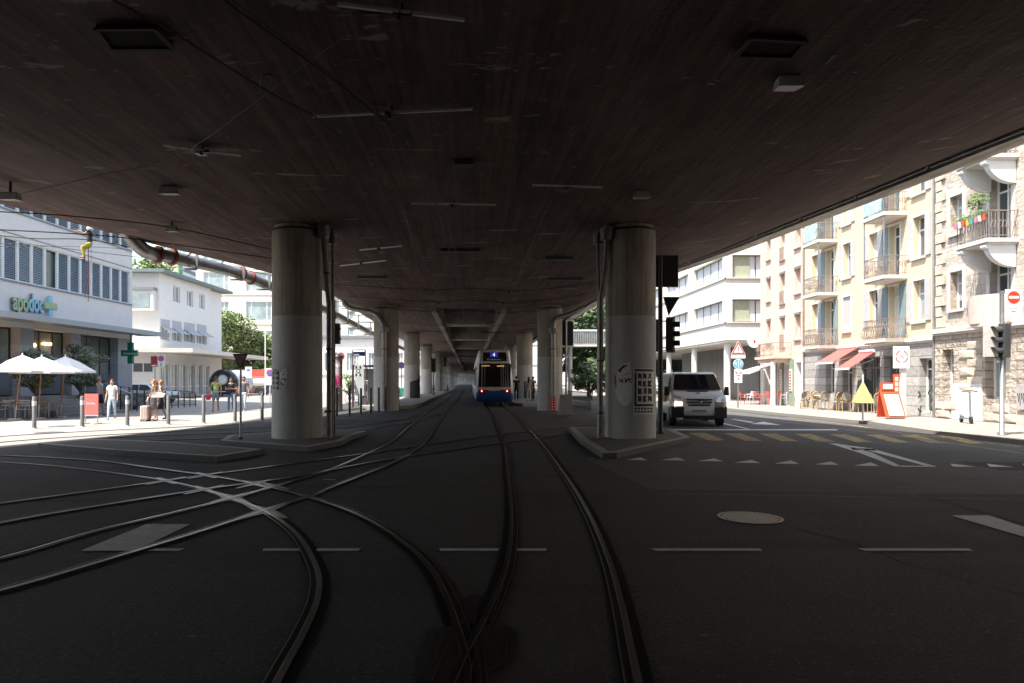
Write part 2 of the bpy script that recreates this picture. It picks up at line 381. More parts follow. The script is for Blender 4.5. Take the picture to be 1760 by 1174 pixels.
def rail(px, parent, side=1, bright=RAIL, lvl=0.0, world=None, wd=1.0):
    pts = [G(*q) for q in px] if world is None else [Vector((x, y, 0)) for x, y in world]
    pts = cr(pts, 8)
    strip(pts, 0.17*wd, 0.006+lvl).build('joint', BITU, parent)
    h = strip(pts, 0.045*wd, 0.014+lvl); L = offset(pts, .0225*wd); Rr = offset(pts, -.0225*wd)
    for S in (L, Rr):   # side walls of the rail head
        n = len(S); h.add([p+Vector((0, 0, 0.014+lvl)) for p in S]+[p for p in S], [(i, i+1, n+i+1, n+i) for i in range(n-1)])
    h.build('rail_head', bright, parent)
    strip(offset(pts, side*0.018*wd), 0.009*wd, 0.0152+lvl).build('running_edge', EDGE, parent)
    strip(offset(pts, side*0.042*wd), 0.038*wd, 0.0083+lvl).build('groove', GROOVE, parent)
    strip(offset(pts, side*0.07*wd), 0.014*wd, 0.013+lvl).build('guard_lip', LIP, parent)
# curved left track
t1 = thing('tram_track', 'double rail curve sweeping from the bottom edge away to the left, over the crossing', 'tram track')
rail([(463, 1200), (489, 1150), (524, 1085), (547, 1025), (543, 975), (508, 917), (455, 879), (398, 857), (352, 842), (286, 827), (239, 819.5), (135, 806), (0, 795), (-300, 783)], t1, 1)
rail([(806, 1215), (800, 1130), (772, 1040), (744, 985), (700, 939), (624, 890), (529, 855), (437, 833), (354, 818), (255, 804.5), (159, 792), (0, 783.5), (-300, 774)], t1, -1, lvl=0.0006)
t2 = thing('tram_track', 'track running straight ahead from the bottom centre to the waiting tram', 'tram track')
rail([(740, 1260), (800, 1125), (835, 1060), (865, 990), (877, 930), (878, 870), (872, 810), (866, 765), (853, 730), (843, 706)], t2, -1, lvl=0.0012)
rail([(1102, 1200), (1085, 1120), (1068, 1040), (1045, 960), (1010, 880), (970, 815), (925, 755), (892, 722), (873, 704)], t2, 1, lvl=0.0018)
# continuation under the tram
Q = G(843, 706); rail(None, t2, -1, world=[(Q.x, Q.y), (1.07, 50), (1.07, 80), (1.0, 150)], lvl=0.0012)
Q = G(873, 704); rail(None, t2, 1, world=[(Q.x, Q.y), (2.07, 50), (2.07, 80), (2.0, 150)], lvl=0.0018)
t3 = thing('tram_track', 'track curving in from the lower left edge to the left side of the viaduct tunnel', 'tram track')
rail([(-200, 1060), (0, 1018), (215, 955), (358, 911), (455, 879), (529, 855), (597, 828), (678, 795), (728, 763), (752, 730), (768, 708), (784, 690)], t3, 1, lvl=0.0024)
rail([(-200, 1000), (0, 961), (159, 915), (294, 883), (398, 857), (473, 836), (557, 811), (620, 785), (672, 759), (703, 733), (735, 708), (768, 688)], t3, -1, lvl=0.003)
Q = G(784, 690); rail(None, t3, 1, world=[(Q.x, Q.y), (-0.9, 70), (-0.9, 150)], lvl=0.0024)
Q = G(768, 688); rail(None, t3, -1, world=[(Q.x, Q.y), (-1.9, 70), (-1.9, 150)], lvl=0.003)
t4 = thing('tram_track', 'faint thin track crossing from the left edge to the right column in the middle distance', 'tram track')
rail([(-250, 955), (0, 901), (159, 873), (350, 843), (422, 833), (517, 819), (620, 799), (711, 784), (866, 762), (918, 755), (990, 744), (1032, 738)], t4, 1, lvl=0.0036, bright=LIP)
rail([(-250, 900), (0, 866.5), (159, 845), (286, 827), (354, 817.6), (457, 803.6), (600, 784), (748, 763), (860, 748), (940, 738), (1010, 729)], t4, -1, lvl=0.0042, bright=LIP)
t5 = thing('tram_track', 'sunlit flush track across the pale square at the far left', 'tram track')
rail([(-200, 768), (0, 751), (150, 742), (300, 735), (420, 729)], t5, 1, lvl=0.0048, bright=LIP, wd=0.8)
rail([(-200, 784), (0, 761), (150, 750), (300, 742), (460, 734), (600, 728)], t5, -1, lvl=0.0054, bright=LIP, wd=0.8)
t6 = thing('tram_track', 'pair of narrow shaded rails passing behind the left kerb island', 'tram track')
rail([(180, 760), (300, 756.5), (456, 750), (600, 741), (690, 728), (760, 712)], t6, 1, lvl=0.006, bright=RAIL, wd=0.8)
rail([(186, 753), (300, 748), (456, 742), (600, 733), (700, 719), (745, 704)], t6, -1, lvl=0.0066, bright=RAIL, wd=0.8)
# polished crossing plates at the diamond
cp = thing('track_crossing', 'brightly worn steel crossing where the curved and straight rails intersect', 'track crossing')
PL = mk('crossing_steel', (0.24, 0.24, 0.24), 0.4, 0.9, 0.3, 18)
dA = (G(455, 879)-G(352, 843)).normalized(); dC = (G(455, 879)-G(358, 911)).normalized()
for i, (x, y) in enumerate(((455, 879), (398, 857), (529, 855), (473, 836.5), (437, 833), (352, 842.5), (286, 827.3), (354, 817.8))):
    c = G(x, y); b = MB(); L = 0.62 if i < 2 else 0.45; w_ = .10 if i < 2 else .06; k_ = 0
    for d in (dA, -dA, dC, -dC):
        q = Vector((-d.y, d.x, 0)); z = Vector((0, 0, .012+.0005*k_)); k_ += 1
        b.poly([c-q*w_+z, c-q*w_+d*.12+z, c+d*L-q*0.03+z, c+d*L+q*0.03+z, c+q*w_+d*.12+z, c+q*w_+z])
    b.build('wing_plate', PL, cp)
# point machine covers either side of the frog
pm = thing('points_casing', 'black iron switch cover straddling the rail frog at the bottom', 'rail switch')
IRON = mk('black_iron', (0.009, 0.009, 0.01), 0.38, 0.6, 0.3, 30, bump=0.2)
b = MB(); b.poly([G(736, 1085)+Vector((0,0,.011)), G(716, 1160)+Vector((0,0,.011)), G(760, 1190)+Vector((0,0,.011)), G(798, 1190)+Vector((0,0,.011)), G(792, 1078)+Vector((0,0,.011))][::1])
b.poly([G(812, 1078)+Vector((0,0,.011)), G(872, 1076)+Vector((0,0,.011)), G(885, 1090)+Vector((0,0,.011)), G(876, 1142)+Vector((0,0,.011)), G(835, 1162)+Vector((0,0,.011)), G(815, 1190)+Vector((0,0,.011))][::-1])
b.poly([G(806, 1023)+Vector((0,0,.011)), G(822, 1023)+Vector((0,0,.011)), G(818, 1075)+Vector((0,0,.011)), G(790, 1075)+Vector((0,0,.011))])
b.build('cover_plate', IRON, pm)
def gl(pts, wd, mat=RAIL, z=0.016): strip([G(*p) for p in pts], wd, z).build('check_rail', mat, pm)
gl([(752, 1008), (765, 1035), (776, 1066)], .012); gl([(866, 1008), (853, 1045), (843, 1070)], .012); gl([(793, 1027), (806, 1054)], .008, LIP)
gl([(826, 1097), (834, 1130), (838, 1190)], .012, LIP); gl([(785, 1088), (760, 1130), (742, 1174)], .012, LIP)
gl([(763, 1085), (748, 1140)], .006, LIP); gl([(745, 1092), (735, 1120)], .006, LIP); gl([(872, 1085), (870, 1140), (838, 1158)], .008, LIP); gl([(835, 1078), (830, 1110)], .01)

# manhole
mh = thing('manhole_cover', 'round ribbed metal manhole cover in the dark road', 'manhole cover', G(1289, 890.5))
MHM = mk('manhole_iron', (0.34, 0.32, 0.28), 0.5, 0.35, 0.25, 12)
MB().lathe([(0.345, 0.0), (0.345, 0.006), (0.33, 0.007)], n=40).build('recess', BLACK, mh)
b = MB()
for i in range(-7, 8):
    x = i*0.044; L = math.sqrt(max(0, 0.31**2-x*x))
    b.box(x-.012, -L, 0.0075, x+.012, L, 0.0095)
b.build('ribs', MHM, mh)
b = MB(); n = 40
b.add([(math.cos(2*math.pi*i/n)*r, math.sin(2*math.pi*i/n)*r, .0098) for r in (.33, .36) for i in range(n)], [(i, (i+1) % n, n+(i+1) % n, n+i)[::-1] for i in range(n)])
b.build('rim', MHM, mh)
for k, (x, y, s_) in enumerate(((567, 825, .22), (740, 840, .3), (1430, 690+38, .2))):
    pass
# flush manholes on the sunny square
for k, (x, y) in enumerate(((106, 733), (84, 744))):
    tag(MB().lathe([(0.42, 0.004), (0.42, 0.012), (0.36, 0.013)], c=G(x, y), n=24).build('drain_cover', mk('cast_iron', (0.12, 0.115, 0.11), 0.6, 0.5)),
        ['flat round iron lid in the sunny square, the one nearer the red board', 'flat round iron lid in the sunny square, the one nearer the camera'][k], 'manhole cover', 'lids in the square')
# small worn metal plate flush in the road
tag(MB().box(-.1, -.05, 0.0, .1, .05, .008).build('valve_cap', MHM), 'tiny pale rectangular cap between the two centre tracks', 'valve cap').location = G(566, 825)
# ================================================================ viaduct
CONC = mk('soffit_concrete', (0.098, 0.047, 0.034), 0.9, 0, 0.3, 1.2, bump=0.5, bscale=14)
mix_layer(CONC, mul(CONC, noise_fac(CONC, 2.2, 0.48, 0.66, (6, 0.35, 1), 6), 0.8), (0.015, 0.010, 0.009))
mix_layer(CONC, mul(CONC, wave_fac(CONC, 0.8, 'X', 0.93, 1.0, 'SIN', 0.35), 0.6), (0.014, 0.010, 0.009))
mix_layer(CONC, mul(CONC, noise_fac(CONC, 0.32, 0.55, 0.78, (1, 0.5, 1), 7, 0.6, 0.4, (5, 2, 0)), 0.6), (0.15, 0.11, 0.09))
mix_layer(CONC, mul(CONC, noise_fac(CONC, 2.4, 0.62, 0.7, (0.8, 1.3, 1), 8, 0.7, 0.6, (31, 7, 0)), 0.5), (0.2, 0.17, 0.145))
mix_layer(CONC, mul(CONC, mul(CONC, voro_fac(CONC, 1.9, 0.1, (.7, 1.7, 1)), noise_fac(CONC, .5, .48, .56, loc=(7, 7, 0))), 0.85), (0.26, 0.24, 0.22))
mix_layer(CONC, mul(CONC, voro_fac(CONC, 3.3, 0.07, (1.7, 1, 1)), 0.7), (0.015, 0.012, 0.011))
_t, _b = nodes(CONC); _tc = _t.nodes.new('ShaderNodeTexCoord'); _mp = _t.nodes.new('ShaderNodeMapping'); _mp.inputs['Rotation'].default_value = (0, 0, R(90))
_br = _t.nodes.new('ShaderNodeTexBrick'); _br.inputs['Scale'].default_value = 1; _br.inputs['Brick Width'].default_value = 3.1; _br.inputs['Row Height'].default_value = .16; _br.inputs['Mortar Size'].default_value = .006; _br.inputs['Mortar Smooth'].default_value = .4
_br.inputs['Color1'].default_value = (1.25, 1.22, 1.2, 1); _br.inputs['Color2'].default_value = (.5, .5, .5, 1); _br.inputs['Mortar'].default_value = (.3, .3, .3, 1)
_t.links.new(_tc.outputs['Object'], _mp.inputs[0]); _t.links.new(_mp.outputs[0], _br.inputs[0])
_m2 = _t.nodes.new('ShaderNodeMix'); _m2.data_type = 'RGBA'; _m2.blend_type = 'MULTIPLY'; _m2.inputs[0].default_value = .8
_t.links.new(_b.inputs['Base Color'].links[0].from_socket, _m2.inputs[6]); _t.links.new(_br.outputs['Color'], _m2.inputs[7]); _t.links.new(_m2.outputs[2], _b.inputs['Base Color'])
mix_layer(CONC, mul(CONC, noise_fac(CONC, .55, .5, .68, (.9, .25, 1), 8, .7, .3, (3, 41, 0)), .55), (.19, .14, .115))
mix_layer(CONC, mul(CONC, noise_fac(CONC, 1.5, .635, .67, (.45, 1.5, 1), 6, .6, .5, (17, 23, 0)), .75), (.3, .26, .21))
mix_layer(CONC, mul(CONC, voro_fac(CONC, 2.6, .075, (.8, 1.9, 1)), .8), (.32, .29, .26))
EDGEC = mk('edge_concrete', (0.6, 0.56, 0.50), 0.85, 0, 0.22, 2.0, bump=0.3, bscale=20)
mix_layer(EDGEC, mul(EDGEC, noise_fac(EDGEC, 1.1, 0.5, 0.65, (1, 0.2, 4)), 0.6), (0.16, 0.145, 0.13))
ZC = 5.65
EL = [(-60, -60), (-12, -60), (0, -46), (8, -24), (13.5, -14.5), (18.4, -12.65), (23.3, -11.25), (25.6, -10.4), (30.2, -8.75), (34, -8.0), (38, -7.7), (60, -7.8), (160, -7.9), (330, -7.9)]  # nearest points flare far out of view, shaped to shade the foreground
ER = [(-60, 50), (-12, 50), (0, 30), (5.5, 20), (8.5, 12.15), (14.1, 11.4), (17.2, 11.1), (25.5, 10.2), (30.6, 9.4), (36, 8.6), (41, 8.25), (60, 8.3), (160, 8.3), (330, 8.3)]  # same added flare on the right, keeps side light off the near road
def interp(T, y):
    for (a, b), (c, d) in zip(T, T[1:]):
        if a <= y <= c: return b+(d-b)*(y-a)/(c-a)
    return T[-1][1] if y > T[-1][0] else T[0][1]
EDGEZ = 6.45; SLOT0 = 38.0; SLW = 1.85
def soff(x, y):
    e = interp(ER, y) if x > 0 else -interp(EL, y); base = 5.6
    t = max(0, (abs(x)-base)/(e-(1.25 if x > 0 else .3)-base)); return ZC+(EDGEZ-.12-ZC)*min(1, t)**1.5
vd = thing('road_viaduct', 'huge dark concrete road viaduct spanning overhead on round columns', 'viaduct')
ys = sorted(set([-60, -24,  -40, -25, -12, -5, 0, 4, 5.5, 8, 8.5, 11, 13.5, 14.1, 17, 19, 21, 23.3, 25.6, 28, 30.4, 32, 34, 36, 38, 41, 45, 50, 60, 80, 100, 130, 160, 230, 330]))
def xs_at(y):
    l, r = interp(EL, y), interp(ER, y)
    l += .25; r -= 1.25; L = [l+(-5.6-l)*k/6 for k in range(6)]; Rr = [5.6+(r-5.6)*k/6 for k in range(1, 7)]
    return L+[-5.6, -4, -SLW, SLW, 4, 5.6]+Rr
b = MB(); rows = []
for y in ys:
    rows.append([(x, y, soff(x, y)) for x in xs_at(y)])
n = len(rows[0]); islot = 8
for i in range(len(ys)-1):
    for k in range(n-1):
        if k == islot and ys[i] >= SLOT0: continue
        b.add([rows[i][k], rows[i][k+1], rows[i+1][k+1], rows[i+1][k]], [(0, 3, 2, 1)], True)
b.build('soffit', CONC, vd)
# central recess with cross beams
b = MB(); zt = 7.15; yend = 330
b.quad((-SLW, SLOT0, ZC), (-SLW, SLOT0, zt), (-SLW, yend, zt), (-SLW, yend, ZC)); b.quad((SLW, SLOT0, ZC), (SLW, yend, ZC), (SLW, yend, zt), (SLW, SLOT0, zt))
b.quad((-SLW, SLOT0, ZC), (SLW, SLOT0, ZC), (SLW, SLOT0, zt), (-SLW, SLOT0, zt)); b.quad((-SLW, SLOT0, zt), (SLW, SLOT0, zt), (SLW, yend, zt), (-SLW, yend, zt))
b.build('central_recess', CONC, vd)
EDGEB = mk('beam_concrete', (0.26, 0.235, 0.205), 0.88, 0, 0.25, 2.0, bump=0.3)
for yb in (50.5, 69, 88, 107, 126, 145, 165):
    MB().box(-SLW+.002, yb, 5.82, SLW-.002, yb+2.6, zt-.002).build('cross_beam', EDGEB, vd)
for yb in (42, 59.5, 78.5, 97.5):
    MB().box(-SLW+.002, yb, 6.75, SLW-.002, yb+.5, zt-.002).build('cross_beam', EDGEB, vd)
for s_ in (-1, 1):    # downstand edges of the recess
    MB().box(s_*(SLW), SLOT0+.1, ZC-.16, s_*(SLW+.28), 200, ZC-.002).build('recess_edge', EDGEB, vd)
# edge beams
for T, s_ in ((EL, -1), (ER, 1)):
    def ring(y, off, z): return Vector((interp(T, y)+s_*off, y, z))
    def sweep(pr, name, mat):
        b = MB(); R_ = [[ring(y, o_, z) for o_, z in pr] for y in ys]; m = len(pr)
        for i in range(len(ys)-1):
            for k in range(m):
                b.add([R_[i][k], R_[i][(k+1) % m], R_[i+1][(k+1) % m], R_[i+1][k]], [(0, 1, 2, 3) if s_ < 0 else (3, 2, 1, 0)])
        return b.build(name, mat, vd)
    if s_ < 0:
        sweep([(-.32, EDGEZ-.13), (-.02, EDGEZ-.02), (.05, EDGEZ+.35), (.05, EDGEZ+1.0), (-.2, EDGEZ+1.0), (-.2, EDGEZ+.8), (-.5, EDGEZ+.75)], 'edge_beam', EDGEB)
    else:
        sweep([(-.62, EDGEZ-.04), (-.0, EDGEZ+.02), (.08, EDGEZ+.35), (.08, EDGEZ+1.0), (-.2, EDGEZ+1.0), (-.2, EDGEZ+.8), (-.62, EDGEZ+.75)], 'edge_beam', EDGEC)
        sweep([(-1.27, EDGEZ-.13), (-1.26, EDGEZ+.03), (-.61, EDGEZ+.03), (-.61, EDGEZ+.7), (-1.27, EDGEZ+.7)], 'dark_groove', mk('groove_black', (.012, .011, .011), .8, spec=.1))
        y = -4.0
        while y < 70:
            y2 = y+2.3; MB().cyl(ring(y, -.98, EDGEZ-.06), ring(y2, -.98, EDGEZ-.06), .035, n=8).build('tube_lamp', mk('lamp_tube_shell', (.5, .5, .5), .4), vd); y = y2+.12
# top slab closing the deck
b = MB()
for i in range(len(ys)-1):
    y0, y1 = ys[i], ys[i+1]
    b.quad((interp(EL, y0), y0, EDGEZ+.45), (interp(ER, y0), y0, EDGEZ+.45), (interp(ER, y1), y1, EDGEZ+.45), (interp(EL, y1), y1, EDGEZ+.45))
b.xf(Matrix.Translation((0, 0, 0.35))).build('deck_surface', ASPH, vd)
# ---------------------------------------------------------------- columns
COLUP = mk('raw_column_concrete', (0.40, 0.36, 0.305), 0.88, 0, 0.25, 1.5, bump=0.4, bscale=18, stretch=(1, 1, .6))
mix_layer(COLUP, mul(COLUP, noise_fac(COLUP, 2.5, 0.46, 0.62, (5, 5, 0.22), 5), 0.6), (0.24, 0.205, 0.165))
COLLO = mk('painted_column', (0.5, 0.495, 0.47), 0.75, 0, 0.08, 1.5, bump=0.15, bscale=20)
mix_layer(COLLO, mul(COLLO, noise_fac(COLLO, 2.0, 0.5, 0.68, (4, 4, 0.4), 5), 0.5), (0.38, 0.37, 0.34))
mix_layer(COLLO, mul(COLLO, voro_fac(COLLO, 9, 0.09, (1, 1, .35)), 0.5), (0.2, 0.19, 0.17))
COLDK = mk('dark_coat', (0.06, 0.065, 0.07), 0.6, 0, 0.15, 4)
CGR = 'round concrete columns carrying the viaduct'
def column(x, y, label, zb=0.12, r=0.65, zsplit=3.28, dark=None, big=True):
    t = thing('viaduct_column', label, 'column', (x, y, zb), 0, CGR)
    n = 48 if big else 28
    zt_ = soff(x, y)-zb
    b = MB(); b.lathe([(r*1.0, zsplit-zb+.0), (r*1.0, zt_-.30), (r*.985, zt_-.295), (r*.985, zt_-.14), (r*.9, zt_-.135), (r*.9, zt_+.03)], n=n); b.build('raw_shaft', COLUP, t)
    b = MB(); b.lathe([(r+.003, -.02), (r+.003, zsplit-zb-.0)], n=n); b.build('painted_shaft', COLLO, t)
    b = MB(); b.lathe([(r*.99, zt_-.135), (r*.99, zt_-.09), (r*.8, zt_-.085)], n=n); b.build('bearing_ring', DKMETAL, t)
    if dark:
        b = MB(); m = 20
        for i in range(m):
            a0, a1 = R(-90-10+110*i/m), R(-90-10+110*(i+1)/m)
            rr = r+.009
            b.quad((rr*math.cos(a0), rr*math.sin(a0), 0), (rr*math.cos(a1), rr*math.sin(a1), 0), (rr*math.cos(a1), rr*math.sin(a1), dark+i*.02), (rr*math.cos(a0), rr*math.sin(a0), dark+i*.02-.02))
        b.build('dark_coating', COLDK, t)
    return t
cL = column(-4.54, 18.05, 'nearest left concrete column with stencil graffiti, beside the yield sign')
cR = column(4.27, 18.05, 'nearest right concrete column with the white smear reading NYC and a poster')
c2L = column(-4.5, 37.15, 'second left column with a bent drain pipe and dark bollards in front', 0.0, .68, 2.9)
c2R = column(4.40, 37.15, 'second right column with a bent drain pipe and a red and white sticker', 0.0, .68, 2.9)
nm = ['third', 'fourth', 'fifth', 'sixth', 'seventh', 'eighth', 'ninth', 'tenth', 'eleventh', 'twelfth', 'thirteenth', 'fourteenth']
for k in range(12):
    y = 56.3+19.1*k
    column(-4.7, y, '%s left column along the tram tracks%s' % (nm[k], ', with a dark base coat' if k == 0 else ''), .2, .66, 2.9, 1.35 if k == 0 else None, False)
    column(4.6, y, '%s right column along the tram tracks%s' % (nm[k], ', with a dark base coat' if k == 0 else ''), .2, .66, 2.9, 1.35 if k == 0 else None, False)
# slabs leaning at 2nd columns
# drain pipes ---------------------------------------------------------------
PIPE = mk('grey_drain_pipe', (0.30, 0.28, 0.26), 0.4, 0.5, 0.3, 6)
def cyl_px(mb, x, y0, y1, Y, r, n=12): mb.cyl(P(x, y0, Y), P(x, y1, Y), r, n=n)
def rainpipe(name, label, Y, path, r, boxes, clamps, mat=PIPE):
    base = P(path[-1][0], path[-1][1], Y)
    t = thing('drain_pipe', label, 'drain pipe', base)
    MB().tube(cr([P(x, y, Y) for x, y in path], 4), r, 14).build('pipe', mat, t, world=True)
    for (x, y0, y1, w_) in boxes:
        MB().cyl(P(x, y1, Y), P(x, y0, Y), w_, n=16).build('collar', GREYMETAL, t, world=True)
    for (x, y) in clamps:
        p = P(x, y, Y); MB().cyl(p-Vector((0, 0, .02)), p+Vector((0, 0, .02)), r*1.35, n=14).build('clamp', DKMETAL, t, world=True)
    return t
rainpipe('p', 'fat grey drain pipe bending down beside the nearest left column', 17.75, [(554, 372), (555, 388), (557, 420), (561, 470), (565, 515), (566, 530), (566, 600), (566, 753)], 0.072, [(555, 388, 408, .165)], [(566, 600), (566, 707), (562, 470)])
rainpipe('p', 'thinner straight pipe behind the fat drain pipe at the left column', 18.3, [(572, 372), (572, 405), (572, 560), (571, 752)], 0.045, [(572, 402, 420, .12)], [(572, 620)], GREYMETAL)
rainpipe('p', 'fat grey drain pipe slanting down beside the nearest right column', 17.75, [(1044, 372), (1043, 395), (1043, 420), (1039, 470), (1033, 510), (1032, 530), (1032, 600), (1031, 753)], 0.072, [(1043, 393, 413, .165)], [(1032, 620), (1032, 710)])
rainpipe('p', 'thinner straight pipe left of the fat drain pipe at the right column', 18.4, [(1028, 378), (1028, 415), (1029, 500), (1029, 752)], 0.045, [(1028, 404, 420, .14)], [(1029, 650)], GREYMETAL)
rainpipe('p', 'drain pipe arching over onto the front of the second left column', 36.3, [(590, 519), (603, 530), (640, 537), (652, 548), (659, 562), (660, 580), (660, 640), (660, 703)], 0.13, [(660, 563, 571, .26)], [(660, 600)])
rainpipe('p', 'drain pipe arching down onto the front of the second right column', 36.3, [(1003, 528), (985, 538), (958, 547), (951, 560), (951, 580), (951, 640), (951, 703)], 0.13, [(951, 564, 573, .26)], [(951, 600)])
stk = thing('graffiti_sticker', 'red and white patterned wrap at the foot of the second right pipe', 'sticker', P(951, 703, 36.1))
b = MB(); p0 = P(951, 703, 36.3); b.lathe([(.17, 0), (.17, .72)], c=(p0.x, p0.y, 0.02), n=16); b.build('red_wrap', RED, stk, world=True)
b = MB()
for k in range(5):
    for j in (-1, 1): b.cyl((p0.x+j*.07, p0.y-.19, .1+k*.14), (p0.x+j*.07, p0.y-.12, .1+k*.14), .035, n=8)
b.build('white_blobs', WHITE, stk, world=True)
# graffiti on right column --------------------------------------------------
def on_col(c, px, z, r=None, rad=0.66):
    """point on the camera side of a column for a pixel column px"""
    cx, cy = c.location.x, c.location.y; k = (px-CX)/F; rr = rad+(r or 0.004)
    # intersect ray (k*t, t) with circle
    A = k*k+1; B = -2*(k*cx+cy); C_ = cx*cx+cy*cy-rr*rr; D = B*B-4*A*C_
    t = (-B-math.sqrt(max(0, D)))/(2*A); return Vector((k*t, t, z))
def col_patch(c, outline, off, mat, name, parent, zt_=None):
    """outline: list of (px, py) ; laid on the cylinder as a fan of thin slices"""
    xs = [p[0] for p in outline]; x0, x1 = min(xs), max(xs); n = max(3, int((x1-x0)/1.5)); b = MB()
    def spans(x):
        ys_ = []
        for i in range(len(outline)):
            a, d = outline[i], outline[(i+1) % len(outline)]
            if (a[0] <= x < d[0]) or (d[0] <= x < a[0]): ys_.append(a[1]+(d[1]-a[1])*(x-a[0])/(d[0]-a[0]))
        return sorted(ys_)
    for i in range(n):
        xa, xb = x0+(x1-x0)*i/n, x0+(x1-x0)*(i+1)/n; xm = (xa+xb)/2; s = spans(xm)
        for j in range(0, len(s)-1, 2):
            q = []
            for x, y in ((xa, s[j+1]), (xb, s[j+1]), (xb, s[j]), (xa, s[j])):
                o_ = on_col(c, x, 0, off); o_.z = CAMH-(y-HY)/F*o_.y; q.append(o_)
            b.quad(*q)
    return b.build(name, mat, parent, world=True)
FINK = mk('faded_ink', (.06, .055, .055), .8, 0, .5, 25); SMEAR = mk('white_smear', (0.74, 0.75, 0.73), 0.8, 0, 0.08, 8); INK = mk('black_ink', (0.02, 0.02, 0.02), 0.7); PAPER = mk('poster_paper', (0.78, 0.76, 0.74), 0.8, 0, .1, 20)
g = cR
col_patch(g, [(1058, 662), (1061, 640), (1066, 628), (1074, 624), (1083, 622), (1084, 630), (1086, 645), (1087, 668), (1086, 690), (1079, 696), (1070, 697), (1062, 688), (1058, 676)], .004, SMEAR, 'white_smear', g)
for o_ in ([(1062, 637), (1070, 628), (1080, 627), (1070, 634), (1066, 641)], [(1066, 647), (1080, 641), (1084, 641), (1072, 645)],
           [(1063, 657), (1065, 650), (1069, 655), (1069, 650), (1071, 650), (1071, 658), (1069, 658), (1065, 654), (1065, 658)],
           [(1073, 650), (1075, 650), (1077, 653), (1080, 649), (1082, 650), (1077, 657), (1075, 659), (1075, 655)],
           [(1082, 651), (1086, 650.5), (1086, 652), (1083.5, 653), (1083, 656), (1086.3, 656.5), (1086.3, 658), (1082.5, 658), (1081, 655)]):
    col_patch(g, o_, .008, INK, 'ink_stroke', g)
col_patch(g, [(1056, 645), (1059, 645), (1060, 668), (1057, 668)], .004, mk('faded_red', (.35, .06, .06), .8), 'red_scrawl', g)
col_patch(g, [(1088.5, 632), (1124, 634), (1124, 712), (1088.5, 713)], .005, PAPER, 'poster', g)
col_patch(g, [(1090.5, 640), (1093.5, 640), (1094, 695), (1091, 695)], .009, FINK, 'poster_bar', g)
col_patch(g, [(1090.5, 634), (1123, 635), (1123, 638.6), (1090.5, 638)], .009, FINK, 'poster_bar', g)
col_patch(g, [(1090.5, 694.5), (1123, 694.5), (1123, 698), (1090.5, 698.5)], .009, FINK, 'poster_bar', g)
for r_ in range(4):
    for c_ in range(3):
        x, y = 1096+c_*8.6, 641+r_*13
        random.seed(r_*7+c_)
        col_patch(g, [(x+random.uniform(0, 1.4), y), (x+6.5, y+random.uniform(0, 2)), (x+random.uniform(5, 7.5), y+6), (x+6.8, y+10.8), (x+3, y+random.uniform(8, 11)), (x+.5, y+11), (x+random.uniform(0, 2), y+5)], .009, FINK, 'stencil_portrait', g)
for r_ in range(2):
    for c_ in range(6): col_patch(g, [(1090.7+c_*5.4, 700.5+r_*5.4), (1094.6+c_*5.4, 700.5+r_*5.4), (1094.2+c_*5.4, 704.6+r_*5.4), (1092.4+c_*5.4, 703+r_*5.4), (1091+c_*5.4, 704.8+r_*5.4)], .009, FINK, 'poster_letter', g)
g = cL
for k in range(4):
    y = 637+k*8.6
    col_patch(g, [(478.6, y), (478.6, y+8.3), (473.5, y+4.2)], .006, INK, 'stencil_diamond', g)
    col_patch(g, [(468.9, y+1), (471.5, y+4.2), (468.9, y+7)], .006, INK, 'stencil_diamond', g)
col_patch(g, [(469.4, 637), (472, 634.5), (476, 637), (478, 639), (475, 638), (472, 636)], .006, INK, 'stencil_arc', g)
col_patch(g, [(481, 641), (487, 635), (492, 632), (494, 640), (494, 655), (490, 663), (484, 661), (481, 650)], .004, SMEAR, 'pale_patch', g)
for o_ in ([(481.5, 656), (483, 656), (486, 660), (489, 659), (489, 661), (486, 662), (484, 661)], [(484, 652), (491, 650), (491.5, 656), (488.5, 656.5), (488.5, 655), (490, 655), (490, 652), (486, 653.5)],
           [(485, 643.5), (488, 642), (488.5, 644), (486, 644.5)], [(488, 639), (489.5, 639), (489, 641)]):
    col_patch(g, o_, .008, INK, 'ink_stroke', g)

